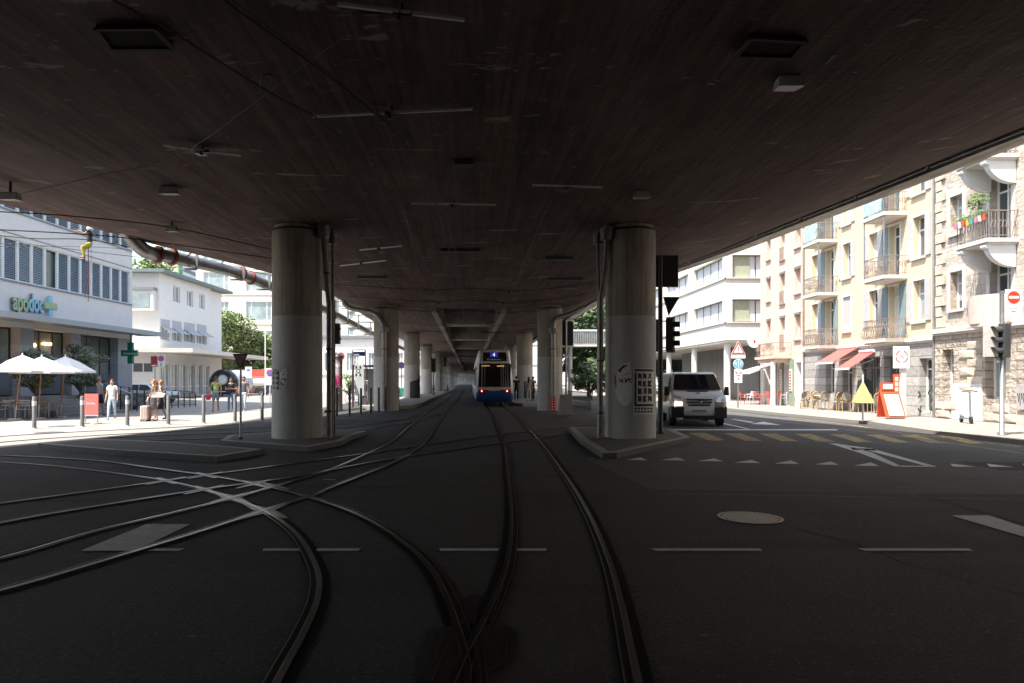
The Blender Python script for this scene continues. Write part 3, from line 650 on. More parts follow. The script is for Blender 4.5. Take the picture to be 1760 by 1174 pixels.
# ---------------------------------------------------------------- ceiling fittings
LAMPM = mk('lamp_housing', (0.36, 0.36, 0.36), 0.5, 0.3)
LENS = mk('lamp_lens', (0.7, 0.7, 0.68), 0.4)
def ceilp(x, y, z): return Zp(x, y, z)
TR = mk('aluminium_track', (0.8, 0.8, 0.8), 0.6, 0.0, .1)
for k, (xa, ya, xb, yb, lab) in enumerate(((580, 7, 798, 34, 'long aluminium bar at the top edge of the ceiling'), (538, 200, 812, 187, 'long aluminium bar below the first one, tilting up to the right'),
        (280, 249, 415, 267, 'aluminium bar sloping down right on the left part of the ceiling'), (915, 318, 1035, 322, 'aluminium bar left of the right column top'),
        (707, 350, 853, 352, 'aluminium bar on the ceiling between the column tops'), (618, 430, 690, 423, 'faint aluminium bar right of the left column top'), (585, 457, 663, 448, 'faint bar behind the left pipe'))):
    a, c = ceilp(xa, ya, 5.56), ceilp(xb, yb, 5.56); m = (a+c)/2
    t = thing('insulated_bar', lab, 'wire bar', m, 0, 'bars hung under the deck')
    MB().bar(a, c, .035, .035).build('bar', TR, t, world=True)
    q = a.lerp(c, .5); MB().cyl((q.x, q.y, 5.56), (q.x, q.y, 5.67), .018, n=8).build('hanger', DKMETAL, t, world=True)
    MB().bar(q-Vector((.1, 0, .01)), q+Vector((.1, .03, -.01)), .05, .05).build('clamp', DKMETAL, t, world=True)
    MB().lathe([(.03, -.07), (.035, -.04), (.025, 0), (.03, .02)], c=(q.x-.03, q.y, 5.54), n=10).build('insulator', mk('brown_insulator', (.07, .04, .03), .3), t, world=True)
    d = (a-c).normalized(); MB().tube([q+Vector((0, 0, -.02)), q+d*.2+Vector((-.02, .06, -.0)), q+d*.42+Vector((-.05, .1, .0))], .012, 6).build('stay', DKMETAL, t, world=True)
for k, (x, y, s_, lab) in enumerate(((345, 262, .4, 'small ceiling lamp near the sloping bar on the left'), (292, 331, 1, 'boxy white floodlight near the left edge of the deck'), (1355, 147, .85, 'bright white floodlight on the right of the ceiling'), (1103, 338, .9, 'small floodlight above the right column'), (18, 341, 1, 'lamp at the far left edge of the deck'), (296, 396, .8, 'little lamp close to the left deck rim'))):
    p = ceilp(x, y, 5.55); zc = soff(p.x, p.y)
    t = thing('ceiling_floodlight', lab, 'floodlight', (p.x, p.y, zc), 0, 'floodlights on the soffit')
    h = p.z-zc
    MB().box(-.02, -.02, h+.1, .02, .02, .0).build('bracket', DKMETAL, t)
    MB().hexa([(-.2*s_, -.1, h-.05), (.2*s_, -.1, h-.05), (.17*s_, .14, h-.02), (-.17*s_, .14, h-.02), (-.17*s_, -.06, h+.12), (.17*s_, -.06, h+.12), (.15*s_, .12, h+.12), (-.15*s_, .12, h+.12)]).build('housing', LAMPM, t)
    MB().hexa([(-.18*s_, -.112, h-.045), (.18*s_, -.112, h-.045), (.18*s_, -.10, h-.05), (-.18*s_, -.10, h-.05), (-.155*s_, -.075, h+.1), (.155*s_, -.075, h+.1), (.155*s_, -.06, h+.1), (-.155*s_, -.06, h+.1)]).build('lens', LENS, t)
    if k == 2: MB().tube([(.2, .1, h+.1), (.3, -.3, h+.12), (.26, -.7, -.02)], .012, 6).build('cable', GREYMETAL, t)
for k, pts in enumerate((((165, 42), (265, 41), (298, 76), (190, 77)), ((1290, 58), (1386, 64), (1362, 92), (1266, 89)))):
    q = [ceilp(x, y, ZC) for x, y in pts]; q = [Vector((p.x, p.y, soff(p.x, p.y))) for p in q]; c = sum(q, Vector())/4
    t = thing('ceiling_hatch', 'black recessed hatch panel in the %s of the concrete ceiling' % ('upper left', 'upper right')[k], 'hatch', c, 0, 'hatches in the soffit')
    MB().hexa([p+Vector((0, 0, -.05)) for p in q]+[p+Vector((0, 0, .06)) for p in q]).build('panel', mk('hatch_panel', (.012, .011, .011), .8, spec=.1), t, world=True)
    for i in range(4): MB().bar(q[i]+Vector((0, 0, -.055)), q[(i+1) % 4]+Vector((0, 0, -.055)), .05, .03).build('frame', mk('hatch_frame', (.03, .024, .02), .8), t, world=True)
for k, (x, y, L) in enumerate(((797, 277, .35), (792, 428, 1.2), (960, 442, .9), (970, 478, 1.4), (640, 475, 1.1))):
    p = ceilp(x, y, ZC); tag(MB().box(-L/2, -.12, -.09, L/2, .12, .02).build('junction_box', COLDK), 'dark flat box fixed under the deck, number %s from the camera' % ('first', 'second', 'third', 'fourth', 'fifth')[(0, 1, 2, 4, 3)[k]] if False else ['small dark box high above the middle of the tracks', 'dark box on the ceiling behind the centre bar', 'dark box on the ceiling left of the right pipe', 'wide dark box on the ceiling beyond the right pipe', 'dark box on the ceiling right of the left pipe'][k], 'junction box', 'boxes on the soffit').location = (p.x, p.y, soff(p.x, p.y))
# hook on wire
# ---------------------------------------------------------------- overhead wires
def wire(pts, r=0.012, label='thin black overhead wire', grp='overhead tram wires', seg=5):
    p = cr(pts, seg) if len(pts) > 2 else pts
    c = p[0].copy(); o = MB().tube([q-c for q in p], r, 5, False).build('overhead_wire', WIRE); o.location = c
    return tag(o, label, 'wire', grp)
def wz(pts, z): return [Zp(x, y, z) for x, y in pts]
wire(wz([(130, -40), (195, 0), (295, 55), (465, 160), (565, 218), (640, 300), (695, 365), (720, 470)], 5.3), .012, 'long wire curving down from the upper left to the centre of the ceiling')
wire(wz([(340, -40), (385, 0), (530, 105), (625, 180), (700, 262), (770, 420), (800, 560)], 5.25), .012, 'left one of the twin wires starting at the top left third')
wire(wz([(350, -40), (398, 0), (540, 105), (640, 187), (715, 270), (782, 430), (803, 570)], 5.25), .012, 'right one of the twin wires starting at the top left third')
wire(wz([(40, 332), (170, 302), (300, 270), (440, 175), (530, 107), (595, 62)], 5.4), .009, 'cross stay running from the left lamp up to the top bar')
wire(wz([(447, 158), (450, 133), (465, 128), (477, 140), (476, 148)], 5.35), .012, 'hooked wire end curling near the upper left wires')
wire(wz([(-60, 362), (0, 364), (130, 372), (300, 392), (480, 432)], 5.2), .012, 'uppermost dark wire over the left square')
wire(wz([(-60, 392), (0, 395), (130, 402), (240, 412), (480, 446)], 5.1), .012, 'second dark wire over the left square')
wire([Vector((-19, 26, 7.2)), P(0, 405, 25), P(60, 410, 25), P(150, 412, 25.5), P(240, 428, 27), P(500, 480, 38)], .022, 'thick dark wire the climber straddles')
wire([P(-40, 418, 25), P(60, 421, 25), P(160, 433, 25.5), P(240, 442, 26), P(480, 468, 36)], .012, 'lowest wire beneath the climber')
wire([P(-40, 424, 26), P(130, 424, 26), P(240, 431, 28), P(420, 455, 38)], .009, 'faint grey wire behind the climber')
for sx, lab in ((1.57, 'contact wire above the waiting tram'), (-1.4, 'contact wire above the empty left track')):
    wire([Vector((sx-.0, 14, 5.1)), Vector((sx+.1, 30, 5.1)), Vector((sx, 50, 5.1)), Vector((sx, 150, 5.0))], .012, lab, seg=2)
for k, y in enumerate((27, 31, 35.6, 44, 50, 62, 74, 86)):
    b = MB(); zz = 5.28
    pts = [Vector((-5.5, y+.4, 5.5)), Vector((-3, y, zz)), Vector((-1.4, y-.1, zz-.1)), Vector((0, y, zz)), Vector((1.57, y+.1, zz-.1)), Vector((3.4, y, zz)), Vector((5.2, y-.3, 5.5))]
    t = thing('span_wire', 'cross span with insulators over both tracks, %s from the camera' % ('first', 'second', 'third', 'fourth', 'fifth', 'sixth', 'seventh', 'eighth')[k], 'span wire', (0, y, zz), 0, 'cross spans over the tracks')
    MB().tube(cr(pts, 3), .012, 5, False).build('wire', WIRE, t, world=True)
    for q in (pts[2], pts[4]):
        MB().lathe([(.03, -.09), (.07, -.07), (.03, -.03), (.07, 0), (.03, .03)], c=q, n=8).build('insulator', BLACK, t, world=True)
        MB().bar(q+Vector((-.5, .1, .12)), q+Vector((.1, 0, -.05)), .03, .03).build('registration_arm', DKMETAL, t, world=True)
# long pipe in brackets along the left side, beyond the deck edge ------------
bp_ = thing('insulated_pipeline', 'large grey heating pipe hung on brackets under the left deck edge, with red rings', 'pipeline')
PIPEM = mk('pipe_cladding', (0.27, 0.26, 0.25), 0.35, 0.7, 0.2, 2)
cl = [P(150, 345, 21), P(205, 385, 21.5), P(240, 424, 22.3), P(262, 436, 23.5), P(300, 443, 25), P(400, 467, 29.5), P(470, 494, 33), P(560, 533, 40)]
cl += [Vector((-8.35, 45, cl[-1].z-.02)), Vector((-8.4, 60, cl[-1].z-.05)), Vector((-8.4, 110, cl[-1].z-.05))]
MB().tube(cr(cl, 6), [0.235]*len(cr(cl, 6)), 18).build('pipe', PIPEM, bp_)
RRED = mk('rust_red_ring', (0.22, 0.05, 0.035), 0.6)
for x, y, Y in ((271, 438, 23.8), (296, 442, 24.8), (415, 471, 30.1), (431, 478, 31)):
    p = P(x, y, Y); d = Vector((.55, 1, -.1)).normalized(); MB().cyl(p-d*.05, p+d*.05, .31, n=20).build('flange', RRED, bp_)
for x, y, Y in ((325, 449, 26), (407, 469, 29.8), (452, 487, 32), (583, 541, 41.5), (598, 549, 45.5), (611, 556, 50), (624, 563, 56), (635, 568, 62)):
    p = P(x, y, Y); b = MB(); r_ = .3
    if Y > 41: p = Vector((-8.38, Y, cl[-1].z))
    b.bar(p+Vector((r_, 0, -r_)), p+Vector((r_, 0, .75)), .09, .07); b.bar(p+Vector((-r_, 0, -r_)), p+Vector((r_, 0, -r_)), .09, .07); b.bar(p+Vector((-.1, 0, .72)), p+Vector((r_+.6, 0, .72)), .07, .07)
    b.build('bracket', GREYMETAL, bp_)
for x, y, Y in ((341, 424, 25.5), (395, 440, 28.8)):
    p = P(x, y, Y); t = thing('floodlight', 'floodlight on an arm beside the heating pipe, %s one' % ('nearer' if x < 350 else 'farther'), 'floodlight', p, 0, 'floodlights along the pipe')
    MB().bar((-.35, 0, -.05), (.35, .2, .12), .03, .03).build('arm', STEEL, t); MB().box(-.18, -.1, -.16, .18, .1, -.02).build('housing', DKMETAL, t)
    MB().bar((-.1, 0, -.1), (-.45, 0, -.38), .04, .04).build('strut', DKMETAL, t)

# ---------------------------------------------------------------- added wall, unseen behind the viewer, cuts light under the deck
ab_ = thing('added_shade_wall', 'concrete abutment wall closing the space under the viaduct behind the junction', 'wall', (0, -25, 0))
MB().box(-60, -25, 0, 50, -24, 5.7).build('wall', CONC, ab_, world=True)
# ================================================================ buildings
class Fac:
    def __init__(s, o, du, dn): s.o = Vector(o); s.u = Vector(du).normalized(); s.n = Vector(dn).normalized()   # n points INTO the wall
    def T(s, u, d, z): return s.o+s.u*u+s.n*d+Vector((0, 0, z))
    def box(s, mb, u0, u1, d0, d1, z0, z1):
        T = s.T; return mb.hexa([T(u0,d0,z0), T(u1,d0,z0), T(u1,d1,z0), T(u0,d1,z0), T(u0,d0,z1), T(u1,d0,z1), T(u1,d1,z1), T(u0,d1,z1)])
    def wall(s, mb, u0, u1, z0, z1, ops, depth=.22, d=0.0):
        us = sorted(set([u0, u1]+[x for o in ops for x in (o[0], o[1])])); zs = sorted(set([z0, z1]+[x for o in ops for x in (o[2], o[3])]))
        us = [x for x in us if u0 <= x <= u1]; zs = [x for x in zs if z0 <= x <= z1]
        for a, b in zip(us, us[1:]):
            for c, e in zip(zs, zs[1:]):
                um, zm = (a+b)/2, (c+e)/2
                if any(o[0] < um < o[1] and o[2] < zm < o[3] for o in ops): continue
                mb.quad(s.T(a, d, c), s.T(b, d, c), s.T(b, d, e), s.T(a, d, e))
        for (a, b, c, e) in ops:
            q = d+depth
            mb.quad(s.T(a, d, c), s.T(a, d, e), s.T(a, q, e), s.T(a, q, c)); mb.quad(s.T(b, d, c), s.T(b, d, e), s.T(b, q, e), s.T(b, q, c))
            mb.quad(s.T(a, d, c), s.T(b, d, c), s.T(b, q, c), s.T(a, q, c)); mb.quad(s.T(a, d, e), s.T(b, d, e), s.T(b, q, e), s.T(a, q, e))
        return mb
    def window(s, par, a, b, c, e, d=.22, fw=.06, mull=(), trans=(), glass=GLASS, frame=WHITE, name='window', label=None, curtain=None, thick=.05):
        m = MB(); s.box(m, a, a+fw, d-thick, d, c, e); s.box(m, b-fw, b, d-thick, d, c, e); s.box(m, a+fw, b-fw, d-thick, d, c, c+fw); s.box(m, a+fw, b-fw, d-thick, d, e-fw, e)
        for q in mull: x = a+(b-a)*q; s.box(m, x-fw*.5, x+fw*.5, d-thick+.004, d, c+fw, e-fw)
        for q in trans: z = c+(e-c)*q; s.box(m, a+fw, b-fw, d-thick+.007, d, z-fw*.5, z+fw*.5)
        w_ = m.build(name, frame, par, world=True)
        if label: w_['label'] = label
        g = MB(); s.box(g, a+.01, b-.01, d-.01, d+.03, c+.01, e-.01); g.build('pane', glass, w_, world=True)
        if curtain:
            g = MB(); s.box(g, a+fw, b-fw, d-.018, d-.012, c+fw+(e-c)*curtain[1], e-fw); g.build('blind', curtain[0], w_, world=True)
        return w_
    def rot(s): return math.atan2(s.u.y, s.u.x)

def stone_mat(name, c1, c2, bw, bh, mortar, bump=.8, msize=.02):
    m = mk(name, c1, .9, 0, .18, 5, col2=c2); t, b = nodes(m)
    tc = t.nodes.new('ShaderNodeTexCoord'); sp = t.nodes.new('ShaderNodeSeparateXYZ'); cb = t.nodes.new('ShaderNodeCombineXYZ')
    t.links.new(tc.outputs['Object'], sp.inputs[0]); t.links.new(sp.outputs['Y'], cb.inputs['X']); t.links.new(sp.outputs['Z'], cb.inputs['Y'])
    br = t.nodes.new('ShaderNodeTexBrick'); br.inputs['Scale'].default_value = 1; br.inputs['Brick Width'].default_value = bw; br.inputs['Row Height'].default_value = bh
    br.inputs['Mortar Size'].default_value = msize; br.inputs['Mortar Smooth'].default_value = .3; br.inputs['Color1'].default_value = (1,1,1,1); br.inputs['Color2'].default_value = (.72,.72,.72,1); br.inputs['Mortar'].default_value = (*mortar, 1)
    t.links.new(cb.outputs[0], br.inputs[0])
    mx = t.nodes.new('ShaderNodeMix'); mx.data_type = 'RGBA'; mx.blend_type = 'MULTIPLY'; mx.inputs[0].default_value = 1
    t.links.new(b.inputs['Base Color'].links[0].from_socket, mx.inputs[6]); t.links.new(br.outputs['Color'], mx.inputs[7]); t.links.new(mx.outputs[2], b.inputs['Base Color'])
    n = t.nodes.new('ShaderNodeTexNoise'); n.inputs['Scale'].default_value = 7; n.inputs['Detail'].default_value = 5; t.links.new(tc.outputs['Object'], n.inputs[0])
    ad = t.nodes.new('ShaderNodeMath'); ad.operation = 'SUBTRACT'; t.links.new(n.outputs[0], ad.inputs[0]); t.links.new(br.outputs['Fac'], ad.inputs[1])
    bp = t.nodes.new('ShaderNodeBump'); bp.inputs['Strength'].default_value = bump; bp.inputs['Distance'].default_value = .08
    t.links.new(ad.outputs[0], bp.inputs['Height']); t.links.new(bp.outputs[0], b.inputs['Normal']); return m

YELW = mk('yellow_render', (0.60, 0.50, 0.335), 0.9, 0, 0.06, 1.5, bump=.1, bscale=40)
PINKW = mk('salmon_render', (0.62, 0.455, 0.365), 0.9, 0, 0.06, 1.5, bump=.1, bscale=40)
GRND = stone_mat('grooved_render', (.40, .385, .36), (.48, .46, .43), 30, .42, (.45, .43, .41), .3)
STONE = stone_mat('rusticated_stone', (.42, .365, .30), (.54, .475, .40), .8, .31, (.5, .46, .42), 1.0)
STONEUP = stone_mat('dressed_stone', (.48, .42, .35), (.56, .50, .43), 1.1, .42, (.75, .7, .65), .5)
TRIMM = mk('pale_stone_trim', (.56, .53, .48), .85, 0, .1, 4)
SHUT = mk('grey_shutter', (.43, .43, .425), .6, 0, .08, 4); _f = wave_fac(SHUT, 9, 'Z', .55, .95); mix_layer(SHUT, mul(SHUT, _f, .45), (.26, .26, .26))
TEAL = mk('teal_shutter', (.2, .27, .275), .6, 0, .08, 4); _f = wave_fac(TEAL, 9, 'Z', .55, .95); mix_layer(TEAL, mul(TEAL, _f, .45), (.12, .16, .165))
IRONM = mk('wrought_iron', (.3, .24, .21), .55, .3, .2)
SHOPDK = mk('dark_interior', (.03, .028, .026), .7, 0, .5, 3)
BLUEB = mk('blue_banner', (.22, .48, .6), .7, 0, .3, 4, col2=(.5, .66, .7))
fr = Fac((18.4, 0, 0), (.02, 1, 0), (1, 0, 0))
def uy(px): return 18.4/((px-CX)/F-.02)
def railing(par, f, u0, u1, d, z, h=.9, belly=0.0, step=.1, curls=True):
    m = MB(); b0 = f.T(u0, 0, z), f.T(u0, -d, z), f.T(u1, -d, z), f.T(u1, 0, z)
    path = [(u0, 0), (u0, -d), (u1, -d), (u1, 0)]
    for (ua, da), (ub, db) in zip(path, path[1:]):
        L = math.hypot(ub-ua, db-da); n_ = max(2, int(L/step))
        m.bar(f.T(ua, da, z+h), f.T(ub, db, z+h), .04, .03); m.bar(f.T(ua, da, z+.1), f.T(ub, db, z+.1), .025, .025)
        nx = (-(1 if db == da else 0) if True else 0)
        for k in range(n_+1):
            t = k/n_; u = ua+(ub-ua)*t; q = da+(db-da)*t
            if belly:
                ou = (-belly if ua == ub == u0 else belly if ua == ub == u1 else 0); od = (-belly if da == db else 0)
                m.tube([f.T(u, q, z), f.T(u+ou, q+od, z+.18), f.T(u+ou*.8, q+od*.8, z+.35), f.T(u, q, z+.6), f.T(u, q, z+h)], .011, 5, False)
            else: m.tube([f.T(u, q, z), f.T(u, q, z+h)], .009, 4, False)
            if curls and k < n_:
                c = [f.T(u+(ub-ua)/n_*(.5+.4*math.cos(a)), q+(db-da)/n_*(.5+.4*math.cos(a)), z+.5+.13*math.sin(a)) for a in [2*math.pi*i/7 for i in range(8)]]
                m.tube(c, .008, 4, False)
    return m.build('railing', IRONM, par, world=True)
def shutters(f, par, a, b, c, e, mat=SHUT, wd=.36, sides=(1, 1)):
    for s_, ok in ((-1, sides[0]), (1, sides[1])):
        if not ok: continue
        m = MB()
        if s_ < 0: f.box(m, a-wd-.03, a-.03, -.05, -.012, c, e)
        else: f.box(m, b+.03, b+wd+.03, -.05, -.012, c, e)
        m.build('shutter', mat, par, world=True)
def sill(f, par, a, b, z, mat=TRIMM, d=.1, h=.09): m = MB(); f.box(m, a-.08, b+.08, -d, .02, z-h, z-.002); return m.build('sill', mat, par, world=True)

# ---- yellow house ---------------------------------------------------------
Y0, Y1, Y2 = 27.65, 39.06, 45.2
yb = thing('apartment_house', 'pale yellow house with wrought iron balconies above a cafe with red awnings', 'apartment house', fr.T(Y0, 0, .12))
cols = [('w', 28.38, 29.17), ('d', 30.1, 30.9), ('w2', 31.75, 32.5), ('w', 34.1, 34.85), ('d', 35.75, 36.6), ('w2', 37.4, 38.15)]
ops = []
for k in range(5):
    zb = 4.12+2.7*k
    for ty, a, b in cols:
        ops.append((a, b, zb-.62 if ty == 'd' else zb, zb+1.74))
m = MB(); fr.wall(m, Y0, Y1, 3.34, 16.6, ops, .3); m.build('wall', YELW, yb, world=True)
gops = [(27.95, 28.75, .3, 2.55), (29.75, 31.3, .55, 2.75), (31.6, 33.5, .14, 2.75), (34.0, 34.9, .14, 2.5), (35.7, 36.6, .95, 2.6)]
m = MB(); fr.wall(m, Y0, Y1, .12, 3.34, gops, .35, -.0); m.build('ground_floor_wall', GRND, yb, world=True)
m = MB(); fr.box(m, Y0+.01, Y1-.01, .36, 9, .12, 16.5); m.build('inner_block', SHOPDK, yb, world=True)
m = MB(); fr.box(m, Y0-.0, Y1+.0, -.55, 9, 16.6, 16.9); m.build('roof', mk('roof_tiles', (.2, .1, .07), .9), yb, world=True)
m = MB(); fr.box(m, Y0+.12, Y1-.03, -.12, -.002, 3.28, 3.42); fr.box(m, Y0+.12, Y1-.03, -.07, -.002, 3.2, 3.278); m.build('cornice', TRIMM, yb, world=True)
for k in range(5):
    zb = 4.12+2.7*k
    for j, (ty, a, b) in enumerate(cols):
        z0 = zb-.62 if ty == 'd' else zb
        m = MB(); fr.box(m, a-.09, a-.001, -.02, .01, z0, zb+1.83); fr.box(m, b+.001, b+.09, -.02, .01, z0, zb+1.83); fr.box(m, a-.001, b+.001, -.02, .01, zb+1.741, zb+1.83)
        w_ = fr.window(yb, a, b, z0, zb+1.74, .3, .07, mull=(.5,), trans=(.68,) if ty != 'd' else (.8,), glass=PALEGLASS if (k+j) % 3 == 0 else GLASS, name='balcony_door' if ty == 'd' else 'window', curtain=(mk('curtain', (.6, .6, .58), .9), .0) if (k*3+j) % 4 == 1 else None)
        m.build('surround', WHITE, w_, world=True)
        if ty == 'w':
            sill(fr, w_, a, b, zb)
            if not (k == 0 and j == 3): shutters(fr, yb, a, b, zb, zb+1.74)
            else:
                m = MB(); fr.box(m, a+.02, b-.02, .05, .1, zb+.02, zb+1.72); m.build('shutter', SHUT, yb, world=True)['label'] = 'closed grey shutters'
        elif ty == 'w2': shutters(fr, yb, a, b, zb, zb+1.74, SHUT, .34)
        else: shutters(fr, yb, a, b, z0+.05, zb+1.74, TEAL, .42, (0, 1) if k else (1, 1))
BAL = mk('balcony_slab_paint', (.57, .53, .47), .85, 0, .06, 3)
for k in range(4):
    for (a, b) in ((29.55, 31.2), (35.35, 37.0)):
        z = 3.4+2.75*k
        m = MB(); fr.box(m, a, b, -1.05, -.002, z-.1, z+.06); fr.box(m, a+.06, b-.06, -.98, -.002, z-.16, z-.1); s_ = m.build('balcony_slab', BAL, yb, world=True)
        railing(s_, fr, a+.04, b-.04, 1.0, z+.06, .85, belly=.14 if k == 0 else 0.0)
        if 0 < k < 3:
            m = MB(); 
            for u in (a+.06, b-.06): m.tube([fr.T(u, -.99, z+.06), fr.T(u, -.99, z+2.65)], .03, 8)
            m.build('post', GREYMETAL, s_, world=True)
        if k == 2:
            m = MB(); fr.box(m, a+.15, b-.1, -1.06, -1.04, z+.12, z+.92); m.build('banner', BLUEB, s_, world=True)
m = MB(); m.tube([fr.T(Y0+.08, -.07, .12), fr.T(Y0+.08, -.07, 16.5)], .05, 8); m.tube([fr.T(Y1-.05, -.07, .12), fr.T(Y1-.05, -.07, 16.5)], .045, 8); m.build('downpipe', GREYMETAL, yb, world=True)
# shop fronts
for (a, b, c, e), mu in zip(gops, ((.5,), (.35, .7), (.45, .55), (.5,), (.5,))):
    fr.window(yb, a, b, c, e, .35, .07, mull=mu, trans=(.8,), glass=GLASS, frame=GREYMETAL if b-a > 1 else WHITE, name='shop_window')
# graffiti tag on the white door
m = MB(); random.seed(4)
for k in range(7):
    u = 28.0+random.uniform(-.25, .75); z = .7+random.uniform(-.3, .8); pts = [fr.T(u, -.008, z)]
    for q in range(5): u += random.uniform(-.16, .16); z += random.uniform(-.2, .22); pts.append(fr.T(u, -.008, max(.2, z)))
    m.tube(cr(pts, 4), .018, 4, False)
m.build('graffiti_tag', INK, yb, world=True)
def awning(label, u0, u1, z1, z0, d):
    t = thing('awning', label, 'awning', fr.T(u0, 0, z0), 0, 'red awnings of the cafe')
    CL = mk('red_awning_cloth', (.5, .09, .075), .8, 0, .08, 3)
    m = MB(); a, b, c, e = fr.T(u0, -.08, z1), fr.T(u1, -.08, z1), fr.T(u1, -d, z0), fr.T(u0, -d, z0); dn = Vector((0, 0, -.025))
    m.hexa([e+dn, c+dn, b+dn, a+dn, e, c, b, a]); m.build('cloth', CL, t, world=True)
    m = MB(); m.bar(e+dn, c+dn, .05, .09); m.build('front_bar', WHITE, t, world=True)
    for p, q in ((a, e), (b, c)): MB().bar(p-Vector((0, 0, .35)), q-Vector((0, 0, .03)), .03, .03).build('arm', STEEL, t, world=True)
    m = MB(); m.cyl(a+Vector((-.0, 0, .05)), b+Vector((0, 0, .05)), .07, n=10); m.build('roller', WHITE, t, world=True)
awning('red awning nearer the camera, in front of the cafe door', 31.95, 33.15, 2.97, 2.2, 1.25)
awning('red awning farther from the camera, left of the cafe door', 33.35, 35.05, 3.24, 2.52, 1.3)
# ---- stone house ----------------------------------------------------------
sb = thing('apartment_house', 'rough cut stone house with arched brackets under its flowered balcony', 'apartment house', fr.T(23, 0, .12))
S0 = 8.0
ops, wins = [], []
for k in range(5):
    zb = 4.38+2.95*k
    for (a, b) in ((26.15, 26.85), (20.9, 21.6), (18.6, 19.3), (14.0, 14.7), (11.5, 12.2)): ops.append((a, b, zb, zb+1.48)); wins.append((a, b, zb, zb+1.48, 'w'))
    for (a, b) in ((23.75, 24.75), (16.2, 17.2)): ops.append((a, b, zb-.75, zb+1.55)); wins.append((a, b, zb-.75, zb+1.55, 'd'))
m = MB(); fr.wall(m, S0, Y0-.002, 3.58, 18.5, ops, .32); m.build('wall', STONEUP, sb, world=True)
gops = [(26.55, 27.2, 1.0, 2.85), (23.9, 24.9, .95, 3.0), (22.3, 23.1, .95, 2.85), (19.5, 20.5, .95, 2.85), (16.5, 17.5, .95, 2.85), (13, 14, .95, 2.85)]
m = MB(); fr.wall(m, S0, Y0-.002, .12, 3.58, gops, .4, -.08); m.build('ground_floor_wall', STONE, sb, world=True)
m = MB(); fr.box(m, S0, Y0-.01, .42, 9, .12, 18.4); m.build('inner_block', SHOPDK, sb, world=True)
m = MB(); fr.box(m, S0-.3, Y0, -.6, 9, 18.5, 18.9); m.build('roof', MATS['roof_tiles'], sb, world=True)
m = MB(); fr.box(m, S0, Y0-.004, -.24, -.002, 3.5, 3.68); fr.box(m, S0, Y0-.004, -.16, -.082, 3.42, 3.498); m.build('string_course', TRIMM, sb, world=True)
m = MB()
random.seed(3)
for k in range(10):      # rock faced courses of the ground floor
    for u0 in [S0+i*.85+(k % 2)*.42 for i in range(23)]:
        u1 = min(u0+.83, Y0-.02); z0 = .14+k*.33; z1 = z0+.31
        if z1 > 3.42 or u1-u0 < .2: continue
        if any(a-.06 < u1 and b+.06 > u0 and c-.06 < z1 and e+.06 > z0 for a, b, c, e in gops): continue
        if k < 3 and 24.95 < (u0+u1)/2 < 26.6: continue
        dd = random.uniform(.03, .085); c0 = [fr.T(u0+.02, -.081, z0), fr.T(u1-.02, -.081, z0), fr.T(u1-.02, -.081, z1), fr.T(u0+.02, -.081, z1)]
        c1 = [fr.T(u0+.1, -.08-dd, z0+.06), fr.T(u1-.1, -.08-dd*random.uniform(.5, 1.2), z0+.05), fr.T(u1-.08, -.08-dd, z1-.04), fr.T(u0+.1, -.08-dd*.8, z1-.03)]
        m.add(c0+c1, [(4, 5, 6, 7), (0, 1, 5, 4), (1, 2, 6, 5), (2, 3, 7, 6), (3, 0, 4, 7)])
m.build('rock_faced_blocks', mk('rock_face', (.48, .42, .345), .92, 0, .2, 3, bump=.8, bscale=12), sb, world=True)
m = MB()
for k in range(34):      # quoins at the edge of the house
    z0 = 3.75+k*.42; L = .35 if k % 2 else .55
    if z0 > 17.5: break
    fr.box(m, Y0-L, Y0-.02, -.05-.02*(k % 3), -.002, z0+.02, z0+.39)
m.build('quoins', MATS['rock_face'], sb, world=True)
m = MB(); fr.box(m, 25.0, 26.6, -.13, -.079, .13, 1.5); m.build('whitewashed_panel', mk('whitewash', (.6, .58, .56), .85, 0, .12, 5), sb, world=True)
ROLL = mk('roller_blind', (.36, .35, .35), .8, 0, .05, 3)
for q, (a, b, c, e, ty) in enumerate(wins):
    w_ = fr.window(sb, a, b, c, e, .32, .07, mull=(.5,), trans=(.7,) if ty == 'w' else (.78,), curtain=(ROLL, .2) if ty == 'w' else None, name='window' if ty == 'w' else 'balcony_door')
    if ty == 'w': sill(fr, w_, a, b, c)
    m = MB(); fr.box(m, a-.16, a-.001, -.03, .01, c, e); fr.box(m, b+.001, b+.16, -.03, .01, c, e); fr.box(m, a-.16, b+.16, -.035, .01, e+.001, e+.2); m.build('surround', TRIMM, w_, world=True)
for (a, b, c, e) in gops: fr.window(sb, a, b, c, e, .3, .08, mull=(.5,), trans=(.66,), name='ground_floor_window', glass=PALEGLASS if a < 24 else GLASS)
BRK = mk('white_bracket', (.62, .62, .62), .7, 0, .04, 3)
